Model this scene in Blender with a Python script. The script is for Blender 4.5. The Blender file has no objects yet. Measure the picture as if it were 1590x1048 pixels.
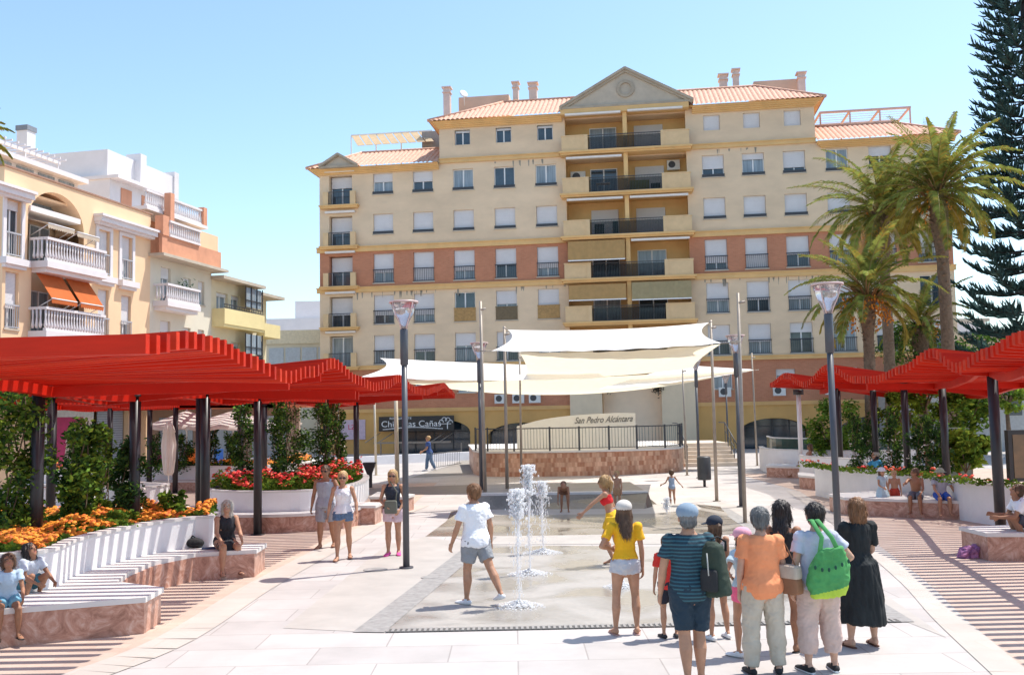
import bpy, bmesh, math, random
from math import sin, cos, pi, radians, sqrt, atan2
from mathutils import Vector, Matrix, noise
random.seed(7)
C = bpy.context.scene.collection
SC = bpy.context.scene
# ------------------------------------------------------------------ camera
CAM_H = 2.8; FPX = 1500.0; PITCH = radians(4.46); ROLL = -0.019
cd = bpy.data.cameras.new('camera'); cam = bpy.data.objects.new('camera', cd); C.objects.link(cam)
CR = Matrix.Rotation(pi/2 + PITCH, 3, 'X') @ Matrix.Rotation(ROLL, 3, 'Z')
cam.matrix_world = Matrix.Translation((0, 0, CAM_H)) @ CR.to_4x4()
cd.sensor_width = 36; cd.lens = FPX/1590*36; cd.clip_start = .1; cd.clip_end = 3000
SC.camera = cam
# ------------------------------------------------------------------ light
SUN_EL = radians(64); SUN_DIR = Vector((cos(SUN_EL)*cos(radians(27)), cos(SUN_EL)*sin(radians(27)), sin(SUN_EL)))
w = bpy.data.worlds.new('World'); SC.world = w; w.use_nodes = True
nt = w.node_tree; nt.nodes.clear()
sky = nt.nodes.new('ShaderNodeTexSky'); sky.sky_type = 'NISHITA'; sky.sun_disc = False
sky.sun_elevation = SUN_EL; sky.sun_rotation = atan2(SUN_DIR.x, SUN_DIR.y)
sky.air_density = 1.0; sky.dust_density = .9; sky.ozone_density = 1.4; sky.altitude = 20
bg = nt.nodes.new('ShaderNodeBackground'); bg.inputs[1].default_value = 0.15
wo = nt.nodes.new('ShaderNodeOutputWorld')
tint = nt.nodes.new('ShaderNodeMix'); tint.data_type = 'RGBA'; tint.blend_type = 'MULTIPLY'; tint.inputs[0].default_value = 1; tint.inputs[7].default_value = (1.05, 1.12, 1.09, 1)
nt.links.new(sky.outputs[0], tint.inputs[6]); nt.links.new(tint.outputs[2], bg.inputs[0]); nt.links.new(bg.outputs[0], wo.inputs[0])
ld = bpy.data.lights.new('sun', 'SUN'); ld.energy = 3.9; ld.angle = radians(.5); ld.color = (1, .95, .87)
sun = bpy.data.objects.new('sun', ld); C.objects.link(sun)
sun.rotation_euler = SUN_DIR.to_track_quat('Z', 'Y').to_euler(); sun.location = SUN_DIR*50
SC.view_settings.view_transform = 'Standard'; SC.view_settings.look = 'None'
SC.view_settings.exposure = 0.66; SC.view_settings.gamma = 1
# ------------------------------------------------------------------ pixel -> point of the place
def ray(x, y): return CR @ Vector(((x-795)/FPX, -(y-524)/FPX, -1.0))
def gp(x, y, h=0.0):
    d = ray(x, y); t = (h-CAM_H)/d.z; return Vector((d.x*t, d.y*t, h))
def at(x, y, Y):
    d = ray(x, y); t = Y/d.y; return Vector((d.x*t, Y, CAM_H+d.z*t))
# ------------------------------------------------------------------ materials
MATS = {}
def mat(name, col, rough=.7, var=.12, scale=6, bump=0.0, bscale=40, metal=0.0, spec=.5, stretch=(1, 1, 1), var2=None, trans=0.0):
    if name in MATS: return MATS[name]
    m = bpy.data.materials.new(name); m.use_nodes = True; MATS[name] = m
    n = m.node_tree; b = n.nodes['Principled BSDF']
    b.inputs['Roughness'].default_value = rough; b.inputs['Metallic'].default_value = metal
    b.inputs['Specular IOR Level'].default_value = spec
    if trans: b.inputs['Transmission Weight'].default_value = trans
    tc = n.nodes.new('ShaderNodeTexCoord'); mp = n.nodes.new('ShaderNodeMapping'); mp.inputs['Scale'].default_value = stretch
    n.links.new(tc.outputs['Object'], mp.inputs[0])
    nz = n.nodes.new('ShaderNodeTexNoise'); nz.inputs['Scale'].default_value = scale; nz.inputs['Detail'].default_value = 5
    nz.inputs['Roughness'].default_value = .62
    n.links.new(mp.outputs[0], nz.inputs['Vector'])
    cr = n.nodes.new('ShaderNodeValToRGB'); e = cr.color_ramp.elements
    e[0].position = .3; e[1].position = .7
    c2 = var2 if var2 else tuple(min(1, c*(1+var)) for c in col)
    e[0].color = tuple(c*(1-var) for c in col)+(1,); e[1].color = tuple(c2)+(1,)
    n.links.new(nz.outputs[0], cr.inputs[0]); n.links.new(cr.outputs[0], b.inputs['Base Color'])
    if bump:
        n2 = n.nodes.new('ShaderNodeTexNoise'); n2.inputs['Scale'].default_value = bscale; n2.inputs['Detail'].default_value = 4
        n.links.new(mp.outputs[0], n2.inputs['Vector'])
        bp = n.nodes.new('ShaderNodeBump'); bp.inputs['Strength'].default_value = bump; bp.inputs['Distance'].default_value = .02
        n.links.new(n2.outputs[0], bp.inputs['Height']); n.links.new(bp.outputs[0], b.inputs['Normal'])
    return m
def brick_mat(name, c1, c2, mortar, bw, bh, ms, rough=.7, offset=.5, rotz=0, dirt=.1, vertical=False, bump=.3, spec=.3):
    m = bpy.data.materials.new(name); m.use_nodes = True; MATS[name] = m
    n = m.node_tree; b = n.nodes['Principled BSDF']; b.inputs['Roughness'].default_value = rough; b.inputs['Specular IOR Level'].default_value = spec
    tc = n.nodes.new('ShaderNodeTexCoord'); mp = n.nodes.new('ShaderNodeMapping')
    mp.inputs['Rotation'].default_value = (pi/2 if vertical else 0, 0, rotz)
    n.links.new(tc.outputs['Object'], mp.inputs[0])
    br = n.nodes.new('ShaderNodeTexBrick'); br.offset = offset
    br.inputs['Color1'].default_value = c1+(1,); br.inputs['Color2'].default_value = c2+(1,); br.inputs['Mortar'].default_value = mortar+(1,)
    br.inputs['Scale'].default_value = 1; br.inputs['Mortar Size'].default_value = ms
    br.inputs['Brick Width'].default_value = bw; br.inputs['Row Height'].default_value = bh
    n.links.new(mp.outputs[0], br.inputs[0])
    nz = n.nodes.new('ShaderNodeTexNoise'); nz.inputs['Scale'].default_value = .9; nz.inputs['Detail'].default_value = 8; nz.inputs['Roughness'].default_value = .65
    n.links.new(tc.outputs['Object'], nz.inputs['Vector'])
    mr = n.nodes.new('ShaderNodeMapRange'); mr.inputs[1].default_value = .3; mr.inputs[2].default_value = .7
    mr.inputs[3].default_value = 1-dirt; mr.inputs[4].default_value = 1+dirt*.6
    n.links.new(nz.outputs[0], mr.inputs[0])
    mx = n.nodes.new('ShaderNodeMix'); mx.data_type = 'RGBA'; mx.blend_type = 'MULTIPLY'; mx.inputs[0].default_value = 1
    n.links.new(br.outputs['Color'], mx.inputs[6]); n.links.new(mr.outputs[0], mx.inputs[7]); n.links.new(mx.outputs[2], b.inputs['Base Color'])
    bp = n.nodes.new('ShaderNodeBump'); bp.inputs['Strength'].default_value = bump; bp.inputs['Distance'].default_value = .01; bp.invert = True
    n.links.new(br.outputs['Fac'], bp.inputs['Height']); n.links.new(bp.outputs[0], b.inputs['Normal'])
    return m
def translucent(name, col, mixf, var=.05, rough=.8):
    m = bpy.data.materials.new(name); m.use_nodes = True; MATS[name] = m
    n = m.node_tree; n.nodes.clear()
    o = n.nodes.new('ShaderNodeOutputMaterial'); mx = n.nodes.new('ShaderNodeMixShader'); mx.inputs[0].default_value = mixf
    d = n.nodes.new('ShaderNodeBsdfDiffuse'); t = n.nodes.new('ShaderNodeBsdfTranslucent')
    tc = n.nodes.new('ShaderNodeTexCoord'); nz = n.nodes.new('ShaderNodeTexNoise'); nz.inputs['Scale'].default_value = 3
    n.links.new(tc.outputs['Object'], nz.inputs['Vector'])
    cr = n.nodes.new('ShaderNodeValToRGB'); cr.color_ramp.elements[0].position = .35; cr.color_ramp.elements[1].position = .65
    cr.color_ramp.elements[0].color = tuple(c*(1-var) for c in col)+(1,); cr.color_ramp.elements[1].color = tuple(min(1, c*(1+var)) for c in col)+(1,)
    n.links.new(nz.outputs[0], cr.inputs[0])
    n.links.new(cr.outputs[0], d.inputs[0]); n.links.new(cr.outputs[0], t.inputs[0])
    n.links.new(d.outputs[0], mx.inputs[1]); n.links.new(t.outputs[0], mx.inputs[2]); n.links.new(mx.outputs[0], o.inputs[0])
    return m
def leaf_mat(name, col, var=.5, tr=.3, scale=3):
    return translucent(name, col, tr, var)
# ------------------------------------------------------------------ mesh builder
class MB:
    def __init__(s): s.v = []; s.f = []; s.m = []; s.sm = []
    def add(s, vs, fs, mi=0, smooth=False):
        o = len(s.v); s.v += [tuple(v) for v in vs]
        for f in fs: s.f.append(tuple(i+o for i in f)); s.m.append(mi); s.sm.append(smooth)
    def box(s, x0, x1, y0, y1, z0, z1, mi=0, T=None):
        vs = [Vector((x, y, z)) for z in (z0, z1) for y in (y0, y1) for x in (x0, x1)]
        if T: vs = [T(v) for v in vs]
        s.add(vs, [(0, 2, 3, 1), (4, 5, 7, 6), (0, 1, 5, 4), (2, 6, 7, 3), (0, 4, 6, 2), (1, 3, 7, 5)], mi)
    def hexa(s, b, t, mi=0):   # bottom 4, top 4 (ccw)
        s.add(list(b)+list(t), [(3, 2, 1, 0), (4, 5, 6, 7), (0, 1, 5, 4), (1, 2, 6, 5), (2, 3, 7, 6), (3, 0, 4, 7)], mi)
    def quad(s, a, b, c, d, mi=0): s.add([a, b, c, d], [(0, 1, 2, 3)], mi)
    def tube(s, pts, rads, seg=12, mi=0, hint=None, caps='flat', smooth=True):
        pts = [Vector(p) for p in pts]; R = []
        for r in rads: R.append((r, r) if not isinstance(r, tuple) else r)
        if caps == 'round':
            d0 = (pts[0]-pts[1]).normalized(); d1 = (pts[-1]-pts[-2]).normalized()
            a, b = min(R[0]), min(R[-1]); P0, P1, q0, q1 = [], [], [], []
            for k, (c, sn) in enumerate(((.94, .34), (.7, .71), (.34, .94))):
                P0.append(pts[0]+d0*a*c); q0.append((R[0][0]*sn, R[0][1]*sn))
                P1.insert(0, pts[-1]+d1*b*c); q1.insert(0, (R[-1][0]*sn, R[-1][1]*sn))
            pts = P0+pts+P1; R = q0+R+q1
        h = Vector(hint) if hint else None; o = len(s.v); n = len(pts); prev = None
        for i, p in enumerate(pts):
            t = (pts[min(i+1, n-1)]-pts[max(i-1, 0)]).normalized()
            if h is not None: a = h-t*h.dot(t)
            elif prev is not None: a = prev-t*prev.dot(t)
            else: a = Vector((1, 0, 0))-t*t.x
            if a.length < 1e-3: a = Vector((0, 1, 0))-t*t.y
            a.normalize(); prev = a; b = t.cross(a)
            for k in range(seg):
                th = 2*pi*k/seg; s.v.append(tuple(p+a*(R[i][0]*cos(th))+b*(R[i][1]*sin(th))))
        for i in range(n-1):
            for k in range(seg):
                k2 = (k+1) % seg
                s.f.append((o+i*seg+k, o+i*seg+k2, o+(i+1)*seg+k2, o+(i+1)*seg+k)); s.m.append(mi); s.sm.append(smooth)
        s.f.append(tuple(o+k for k in reversed(range(seg)))); s.m.append(mi); s.sm.append(False)
        s.f.append(tuple(o+(n-1)*seg+k for k in range(seg))); s.m.append(mi); s.sm.append(False)
    def ell(s, c, r, seg=14, rings=9, mi=0, M=None, smooth=True):
        c = Vector(c); o = len(s.v)
        def tf(v):
            v = Vector((v[0]*r[0], v[1]*r[1], v[2]*r[2]))
            return tuple(c+(M @ v if M else v))
        s.v.append(tf((0, 0, -1)))
        for i in range(1, rings):
            ph = -pi/2+pi*i/rings
            for k in range(seg): s.v.append(tf((cos(ph)*cos(2*pi*k/seg), cos(ph)*sin(2*pi*k/seg), sin(ph))))
        s.v.append(tf((0, 0, 1))); e = len(s.v)-1
        for k in range(seg):
            k2 = (k+1) % seg; s.f.append((o, o+1+k2, o+1+k)); s.m.append(mi); s.sm.append(smooth)
            s.f.append((e, o+1+(rings-2)*seg+k, o+1+(rings-2)*seg+k2)); s.m.append(mi); s.sm.append(smooth)
            for i in range(rings-2):
                s.f.append((o+1+i*seg+k, o+1+i*seg+k2, o+1+(i+1)*seg+k2, o+1+(i+1)*seg+k)); s.m.append(mi); s.sm.append(smooth)
    def loft(s, rings, mi=0, closed=True, caps=True, smooth=True):
        o = len(s.v); n = len(rings[0])
        for r in rings: s.v += [tuple(p) for p in r]
        for i in range(len(rings)-1):
            for k in range(n if closed else n-1):
                k2 = (k+1) % n; s.f.append((o+i*n+k, o+i*n+k2, o+(i+1)*n+k2, o+(i+1)*n+k)); s.m.append(mi); s.sm.append(smooth)
        if caps and closed:
            s.f.append(tuple(o+k for k in reversed(range(n)))); s.m.append(mi); s.sm.append(False)
            s.f.append(tuple(o+(len(rings)-1)*n+k for k in range(n))); s.m.append(mi); s.sm.append(False)
    def prism(s, poly, z0, z1, mi=0, mt=None, T=None):
        n = len(poly); vs = [Vector((p[0], p[1], z0)) for p in poly]+[Vector((p[0], p[1], z1)) for p in poly]
        if T: vs = [T(v) for v in vs]
        fs = [(k, (k+1) % n, n+(k+1) % n, n+k) for k in range(n)]
        s.add(vs, fs, mi); o = len(s.v)-2*n
        s.f.append(tuple(o+n+k for k in range(n))); s.m.append(mi if mt is None else mt); s.sm.append(False)
        s.f.append(tuple(o+k for k in reversed(range(n)))); s.m.append(mi); s.sm.append(False)
    def build(s, name, mats, parent=None, loc=None, rz=0, bevel=0):
        me = bpy.data.meshes.new(name); me.from_pydata(s.v, [], s.f)
        if not isinstance(mats, (list, tuple)): mats = [mats]
        for m in mats: me.materials.append(m)
        me.polygons.foreach_set('material_index', s.m); me.polygons.foreach_set('use_smooth', s.sm); me.update()
        o = bpy.data.objects.new(name, me); C.objects.link(o)
        if parent: o.parent = parent
        if loc is not None: o.location = loc
        if rz: o.rotation_euler.z = rz
        if bevel:
            b = o.modifiers.new('b', 'BEVEL'); b.width = bevel; b.segments = 2; b.limit_method = 'ANGLE'
        return o
def thing(name, label, cat, loc=(0, 0, 0), rz=0, group=None):
    o = bpy.data.objects.new(name, None); C.objects.link(o); o.location = loc; o.rotation_euler = (0, 0, rz)
    o.empty_display_size = .2; o['label'] = label; o['category'] = cat
    if group: o['group'] = group
    return o
def tag(o, label, cat, group=None, kind=None):
    if label: o['label'] = label
    if cat: o['category'] = cat
    if group: o['group'] = group
    if kind: o['kind'] = kind
    return o
def struct(o): o['kind'] = 'structure'; return o
def stuff(o): o['kind'] = 'stuff'; return o
def lerp(a, b, t): return a+(b-a)*t
def interp(tab, x):
    if x <= tab[0][0]: return tab[0][1]
    for (a, b), (c, d) in zip(tab, tab[1:]):
        if x <= c: return b+(d-b)*(x-a)/(c-a)
    return tab[-1][1]
def smooth_line(P, n=6):      # Catmull-Rom through 2D points
    out = []; m = len(P)
    for i in range(m-1):
        p0, p1, p2, p3 = P[max(i-1, 0)], P[i], P[i+1], P[min(i+2, m-1)]
        for k in range(n):
            t = k/n
            out.append(tuple(.5*((2*b)+(c-a)*t+(2*a-5*b+4*c-d)*t*t+(3*b-a-3*c+d)*t**3) for a, b, c, d in zip(p0, p1, p2, p3)))
    out.append(tuple(P[-1])); return out
def text_mesh(name, txt, size, m, parent, M, shear=0, ext=.01, xs=1):
    c = bpy.data.curves.new(name, 'FONT'); c.body = txt; c.size = size; c.shear = shear; c.extrude = ext; c.align_x = 'CENTER'
    t = bpy.data.objects.new(name+'_t', c); C.objects.link(t)
    dg = bpy.context.evaluated_depsgraph_get(); me = bpy.data.meshes.new_from_object(t.evaluated_get(dg)); bpy.data.objects.remove(t)
    me.materials.clear(); me.materials.append(m)
    me.transform(M @ Matrix.Diagonal((xs, 1, 1, 1)))
    o = bpy.data.objects.new(name, me); C.objects.link(o); o.parent = parent; return o
# ================================================================== material set
pav = brick_mat('paver', (.50, .462, .44), (.445, .41, .39), (.34, .305, .285), 1.6, .8, .009, rough=.6, dirt=.14)
terr = brick_mat('terracotta_paver', (.54, .415, .34), (.49, .365, .295), (.47, .35, .28), .42, .21, .008, rough=.7, dirt=.14)
pinkb = brick_mat('pink_border', (.51, .455, .41), (.47, .42, .375), (.5, .42, .36), .9, .45, .01, rough=.65, dirt=.10)
white = mat('white_render', (.78, .76, .76), .6, .05, 2, .15, 30)
whitec = mat('white_cap', (.66, .63, .60), .55, .05, 4)
def marble_mat():
    m = bpy.data.materials.new('red_marble'); m.use_nodes = True
    n = m.node_tree; b = n.nodes['Principled BSDF']; b.inputs['Roughness'].default_value = .35
    tc = n.nodes.new('ShaderNodeTexCoord')
    v = n.nodes.new('ShaderNodeTexNoise'); v.inputs['Scale'].default_value = 3.2; v.inputs['Detail'].default_value = 9; v.inputs['Roughness'].default_value = .7; v.inputs['Distortion'].default_value = 2.2
    n.links.new(tc.outputs['Object'], v.inputs['Vector'])
    cr = n.nodes.new('ShaderNodeValToRGB'); cr.color_ramp.elements[0].position = .34; cr.color_ramp.elements[1].position = .66
    cr.color_ramp.elements[0].color = (.27, .12, .08, 1); cr.color_ramp.elements[1].color = (.62, .42, .34, 1)
    e = cr.color_ramp.elements.new(.5); e.color = (.47, .24, .17, 1)
    n.links.new(v.outputs[0], cr.inputs[0]); n.links.new(cr.outputs[0], b.inputs['Base Color']); MATS['red_marble'] = m; return m
marble = marble_mat()
steel = mat('pole_grey', (.33, .275, .225), .5, .15, 3, metal=.2)
darkp = mat('post_black', (.022, .02, .024), .42, .2, 3)
lampm = mat('lamp_post_grey', (.075, .075, .085), .4, .15, 3)
red = mat('pergola_red', (.55, .02, .004), .5, .14, 2.5, .05, 60, stretch=(.4, 3, 3), spec=.2)
red2 = mat('pergola_red_faded', (.60, .035, .010), .55, .16, 3, .05, 60, stretch=(.4, 3, 3), spec=.2); red3 = mat('pergola_red_deep', (.46, .014, .004), .45, .16, 3, .05, 60, stretch=(.4, 3, 3), spec=.2)
redb = mat('pergola_beam', (.48, .014, .004), .5, .10, 2, spec=.2)
# ================================================================== ground
def sheet(name, poly, z, m):
    mb = MB(); mb.add([(p[0], p[1], z) for p in poly], [tuple(range(len(poly)))]); return struct(mb.build(name, m))
g = MB(); g.add([(-900, -60, 0), (900, -60, 0), (900, 1500, 0), (-900, 1500, 0)], [(0, 1, 2, 3)])
struct(g.build('ground', pav))
# wet fountain floor: procedural wet / dry patches
def wet_mat(name, dry, wet, lo=.42, hi=.6, sc=.55, rwet=.12):
    m = bpy.data.materials.new(name); m.use_nodes = True
    n = m.node_tree; b = n.nodes['Principled BSDF']
    tc = n.nodes.new('ShaderNodeTexCoord'); a = n.nodes.new('ShaderNodeTexNoise'); a.inputs['Scale'].default_value = sc; a.inputs['Detail'].default_value = 7; a.inputs['Distortion'].default_value = .6
    mp = n.nodes.new('ShaderNodeMapping'); mp.inputs['Scale'].default_value = (1, 1.4, 1)
    n.links.new(tc.outputs['Object'], mp.inputs[0]); n.links.new(mp.outputs[0], a.inputs['Vector'])
    r = n.nodes.new('ShaderNodeMapRange'); r.inputs[1].default_value = lo; r.inputs[2].default_value = hi; n.links.new(a.outputs[0], r.inputs[0])
    mx = n.nodes.new('ShaderNodeMix'); mx.data_type = 'RGBA'; mx.inputs[6].default_value = dry+(1,); mx.inputs[7].default_value = wet+(1,)
    n.links.new(r.outputs[0], mx.inputs[0])
    f = n.nodes.new('ShaderNodeTexNoise'); f.inputs['Scale'].default_value = 14; f.inputs['Detail'].default_value = 6; n.links.new(tc.outputs['Object'], f.inputs['Vector'])
    fr = n.nodes.new('ShaderNodeMapRange'); fr.inputs[3].default_value = .84; fr.inputs[4].default_value = 1.14; n.links.new(f.outputs[0], fr.inputs[0])
    m2 = n.nodes.new('ShaderNodeMix'); m2.data_type = 'RGBA'; m2.blend_type = 'MULTIPLY'; m2.inputs[0].default_value = 1
    n.links.new(mx.outputs[2], m2.inputs[6]); n.links.new(fr.outputs[0], m2.inputs[7]); n.links.new(m2.outputs[2], b.inputs['Base Color'])
    r2 = n.nodes.new('ShaderNodeMapRange'); r2.inputs[3].default_value = .6; r2.inputs[4].default_value = rwet; n.links.new(r.outputs[0], r2.inputs[0]); n.links.new(r2.outputs[0], b.inputs['Roughness'])
    MATS[name] = m; return m
wetf = wet_mat('wet_floor', (.38, .35, .315), (.27, .25, .222), rwet=.16)
wetd = wet_mat('wet_tier', (.30, .26, .215), (.17, .148, .12), .38, .6, .7)
chan = mat('channel_granite', (.29, .275, .26), .6, .25, 8)
apron = mat('apron_concrete', (.42, .385, .35), .6, .1, 1.5)
P = lambda x, y, h=0: tuple(gp(x, y, h)[:2])
fl = [P(592, 978), P(1398, 962), P(1205, 850), P(740, 846)]
# dry-stained apron left and right of the wet floor
sheet('apron', [P(440, 975), P(590, 982), P(745, 846), P(660, 834), P(600, 846)], .004, apron)
sheet('apron', [P(1410, 966), P(1470, 990), P(1200, 800), P(1115, 778), P(1130, 812)], .004, apron)
sheet('fountain_floor', fl, .006, wetf)
sheet('fountain_floor', [P(742, 845), P(1198, 845), P(1160, 830), P(1030, 830), P(700, 833)], .0058, apron)
# channels (dark granite strips) along both sides, grate at the front
def strip(name, a, b, wd, z, m):
    a = Vector(a); b = Vector(b); d = (b-a).normalized(); n_ = Vector((-d.y, d.x))*wd/2
    return sheet(name, [a-n_, b-n_, b+n_, a+n_], z, m)
strip('drain_channel', P(572, 982), P(757, 834), .42, .011, chan)
strip('drain_channel', P(1398, 966), P(1122, 790), .36, .011, chan)
gr = MB(); a = Vector(P(600, 980)); b = Vector(P(1396, 964)); d = (b-a).normalized(); nn = Vector((-d.y, d.x))
T = lambda v: Vector((a.x+d.x*v.x+nn.x*v.y, a.y+d.y*v.x+nn.y*v.y, v.z))
Lg = (b-a).length
gr.box(0, Lg, -.09, .09, .008, .013, 1, T); x = 0
while x < Lg-.04: gr.box(x, x+.035, -.09, .09, .0135, .022, 0, T); x += .07
tag(gr.build('drain_grate', [mat('grate_bar', (.30, .28, .26), .5, .1, 5), mat('grate_gap', (.10, .095, .09), .8)]), 'long slotted drain grate along the front edge of the wet fountain floor', 'drain grate')
# raised tiers of the fountain
def tier(name, base, top, h0, h1, lab, m, mt):
    mb = MB(); n = len(base)
    vs = [(p[0], p[1], h0) for p in base]+[(p[0], p[1], h1) for p in top]
    mb.add(vs, [(k, (k+1) % n, n+(k+1) % n, n+k) for k in range(n)], 0)
    mb.add([(p[0], p[1], h1) for p in top], [tuple(range(n))], 1)
    return tag(mb.build(name, [m, mt]), lab, 'fountain step')
b1 = [P(660, 833), P(850, 831), P(1036, 828), P(1135, 800), P(1118, 786), P(700, 794), P(695, 806), P(684, 820)]
t1 = [P(705, 800, .16), P(850, 799, .16), P(1012, 797, .16), P(1090, 790, .16), P(1080, 782, .16), P(735, 786, .16), P(722, 791, .16), P(712, 796, .16)]
tier('fountain_tier', b1, t1, 0, .16, 'front wet concrete tier of the fountain with a sloping left flank', wetd, apron)
b2 = [P(745, 791, .16), P(1000, 790, .16), P(1014, 786, .16), P(1020, 781, .16), P(745, 783, .16)]
yy = gp(745, 765, .52).y
t2 = [P(739, 767, .55), P(1006, 763, .55), P(1003, 762.5, .55), P(978, 748, .55), P(745, 752, .55)]
tier('fountain_tier', b2, t2, .13, .55, 'rear raised concrete tier of the fountain, behind the bending child', wetd, mat('tier_top', (.30, .265, .225), .55, .15, 2))
edge = MB(); e0 = gp(739, 767, .552); e1 = gp(1006, 763, .552)
edge.hexa([(e0.x, e0.y-.02, .5), (e1.x, e1.y-.02, .5), (e1.x, e1.y+.3, .5), (e0.x, e0.y+.3, .5)], [(e0.x, e0.y-.02, .565), (e1.x, e1.y-.02, .565), (e1.x, e1.y+.3, .565), (e0.x, e0.y+.3, .565)])
tag(edge.build('lit_edge', whitec), 'pale strip painting the lit top edge of the rear fountain tier', 'edging')  # pale strip stands in for the sunlit edge of the tier
sheet('shade_band', [P(560, 770), P(742, 766), P(742, 752), P(575, 758)], .005, mat('shade_grey', (.24, .21, .18), .6, .12, 2))  # dark sheet painting the shadow band onto the pale paving
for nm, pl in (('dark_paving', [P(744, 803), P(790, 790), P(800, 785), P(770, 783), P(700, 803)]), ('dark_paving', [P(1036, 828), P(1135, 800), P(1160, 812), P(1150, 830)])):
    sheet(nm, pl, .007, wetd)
# manholes
for px, py, r in ((583, 884, .22), (668, 896, .16)):
    c = gp(px, py, .009); mb = MB(); mb.tube([c, c+Vector((0, 0, .006))], [r, r], 20, smooth=False)
    tag(mb.build('manhole_cover', chan), 'round grey access cover set in the pale paving' if px < 600 else 'small round access cover left of the walking man', 'manhole cover')
# pergola floor strips
EL = [(9.0, -3.5), (10, -3.5), (12.6, -3.5), (16, -3.35), (20, -3.1), (24, -2.8), (30, -2.5), (38.5, -2.3)]     # Y -> X of the slat ends, left
ER = [(9, 6.3), (11, 6.9), (14.3, 7.6), (19.8, 8.65), (27, 9.45), (38.5, 10.2)]
def edgepoly(E, sgn, off, w2, y0, y1, n=20):
    A = [(interp(E, lerp(y0, y1, k/n))+off, lerp(y0, y1, k/n)) for k in range(n+1)]
    B = [(x+w2, y) for x, y in reversed(A)]
    return A+B if w2 > 0 else A+B
lb = smooth_line([P(95, 1048), P(240, 992), P(370, 915), P(460, 868), P(520, 838), P(570, 812), P(640, 785)], 5)
l_out = [(-30, lb[0][1]-3)]+[(lb[0][0]-1.2, lb[0][1]-3)]+lb+[(lb[-1][0], 40), (-30, 40)]
sheet('terracotta_paving', l_out, .004, terr)
bd = MB()
def band(line, wd, z, m, name):
    mb = MB()
    for p, q in zip(line, line[1:]):
        d_ = Vector((q[0]-p[0], q[1]-p[1])).normalized(); n_ = Vector((d_.y, -d_.x))*wd
        mb.add([(p[0], p[1], z), (q[0], q[1], z), (q[0]+n_.x, q[1]+n_.y, z), (p[0]+n_.x, p[1]+n_.y, z)], [(0, 1, 2, 3)])
    return struct(mb.build(name, m))
band([(lb[0][0]-1.3, lb[0][1]-3)]+lb, .55, .009, pinkb, 'paving_border')
rb = smooth_line([P(1600, 1045), P(1500, 962), P(1440, 905), P(1362, 845), P(1300, 800), P(1240, 762)], 5)
r_out = list(reversed(rb))+[(rb[0][0]-.7, rb[0][1]-3), (30, rb[0][1]-3), (30, 42), (rb[-1][0], 42)]
sheet('terracotta_paving', r_out, .004, terr)
band(list(reversed([(rb[0][0]-.7, rb[0][1]-3)]+rb)), .4, .009, pinkb, 'paving_border')
# ================================================================== facade frames
class Frame:
    def __init__(s, O, u):
        s.O = Vector((O[0], O[1], 0)); s.u = Vector((u[0], u[1], 0)).normalized(); s.n = Vector((s.u.y, -s.u.x, 0))
    def T(s, v): return s.O+s.u*v[0]+s.n*v[1]+Vector((0, 0, v[2]))
    def f(s, x, y, w_=0.0):
        d = ray(x, y); c = Vector((0, 0, CAM_H)); t = (w_-(c-s.O).dot(s.n))/d.dot(s.n); p = c+d*t-s.O
        return p.dot(s.u), p.z
MF = Frame((0, 70), (.9903, -.1392)); LF = Frame((-21.6, 44), (.218, .976))
beige = mat('facade_beige', (.74, .565, .385), .85, .10, .35, .15, 25, stretch=(1, 1, 2.2))
yellow = mat('trim_yellow', (.74, .47, .20), .8, .10, .8, .1, 25)
deep = mat('arcade_yellow', (.66, .38, .13), .85, .10, .6, .1, 25)
brickf = brick_mat('facade_brick', (.56, .235, .13), (.50, .20, .11), (.50, .27, .18), .25, .075, .008, rough=.85, vertical=True, dirt=.10)
blindm = brick_mat('roller_blind', (.72, .70, .70), (.70, .68, .68), (.50, .48, .50), 9, .06, .006, rough=.5, vertical=True, dirt=.06)
framew = mat('frame_white', (.80, .80, .80), .4, .04, 3)
glassd = mat('window_glass', (.035, .055, .075), .08, .5, .8, spec=.9)
glassl = mat('curtained_glass', (.25, .30, .34), .15, .35, 1.5, spec=.8, stretch=(4, 4, .3))
iron = mat('iron_dark', (.045, .047, .055), .45, .2, 5)
woodp = mat('wood_slats', (.42, .25, .09), .6, .25, 6)
brownp = mat('brown_panel', (.16, .115, .06), .6, .2, 6)
acm = mat('ac_white', (.68, .68, .66), .5, .06, 4)
stonem = mat('pediment_stone', (.50, .43, .34), .85, .12, 1.2)
tilem = mat('roof_tile', (.54, .25, .15), .75, .22, 7, var2=(.76, .46, .33))
def clear_mix(name, col, op):
    m = translucent(name, col, .2); n = m.node_tree; out = [x for x in n.nodes if x.type == 'OUTPUT_MATERIAL'][0]; src = out.inputs[0].links[0].from_node
    t_ = n.nodes.new('ShaderNodeBsdfTransparent'); m2 = n.nodes.new('ShaderNodeMixShader'); m2.inputs[0].default_value = 1-op
    n.links.new(src.outputs[0], m2.inputs[1]); n.links.new(t_.outputs[0], m2.inputs[2]); n.links.new(m2.outputs[0], out.inputs[0]); return m
smoked = clear_mix('smoked_mesh', (.02, .03, .035), .42)
tan = translucent('tan_awning', (.66, .42, .18), .35)
tang = translucent('green_tan_awning', (.54, .44, .25), .35)
stain = mat('damp_stain', (.30, .27, .22), .9, .25, 2)
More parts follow.
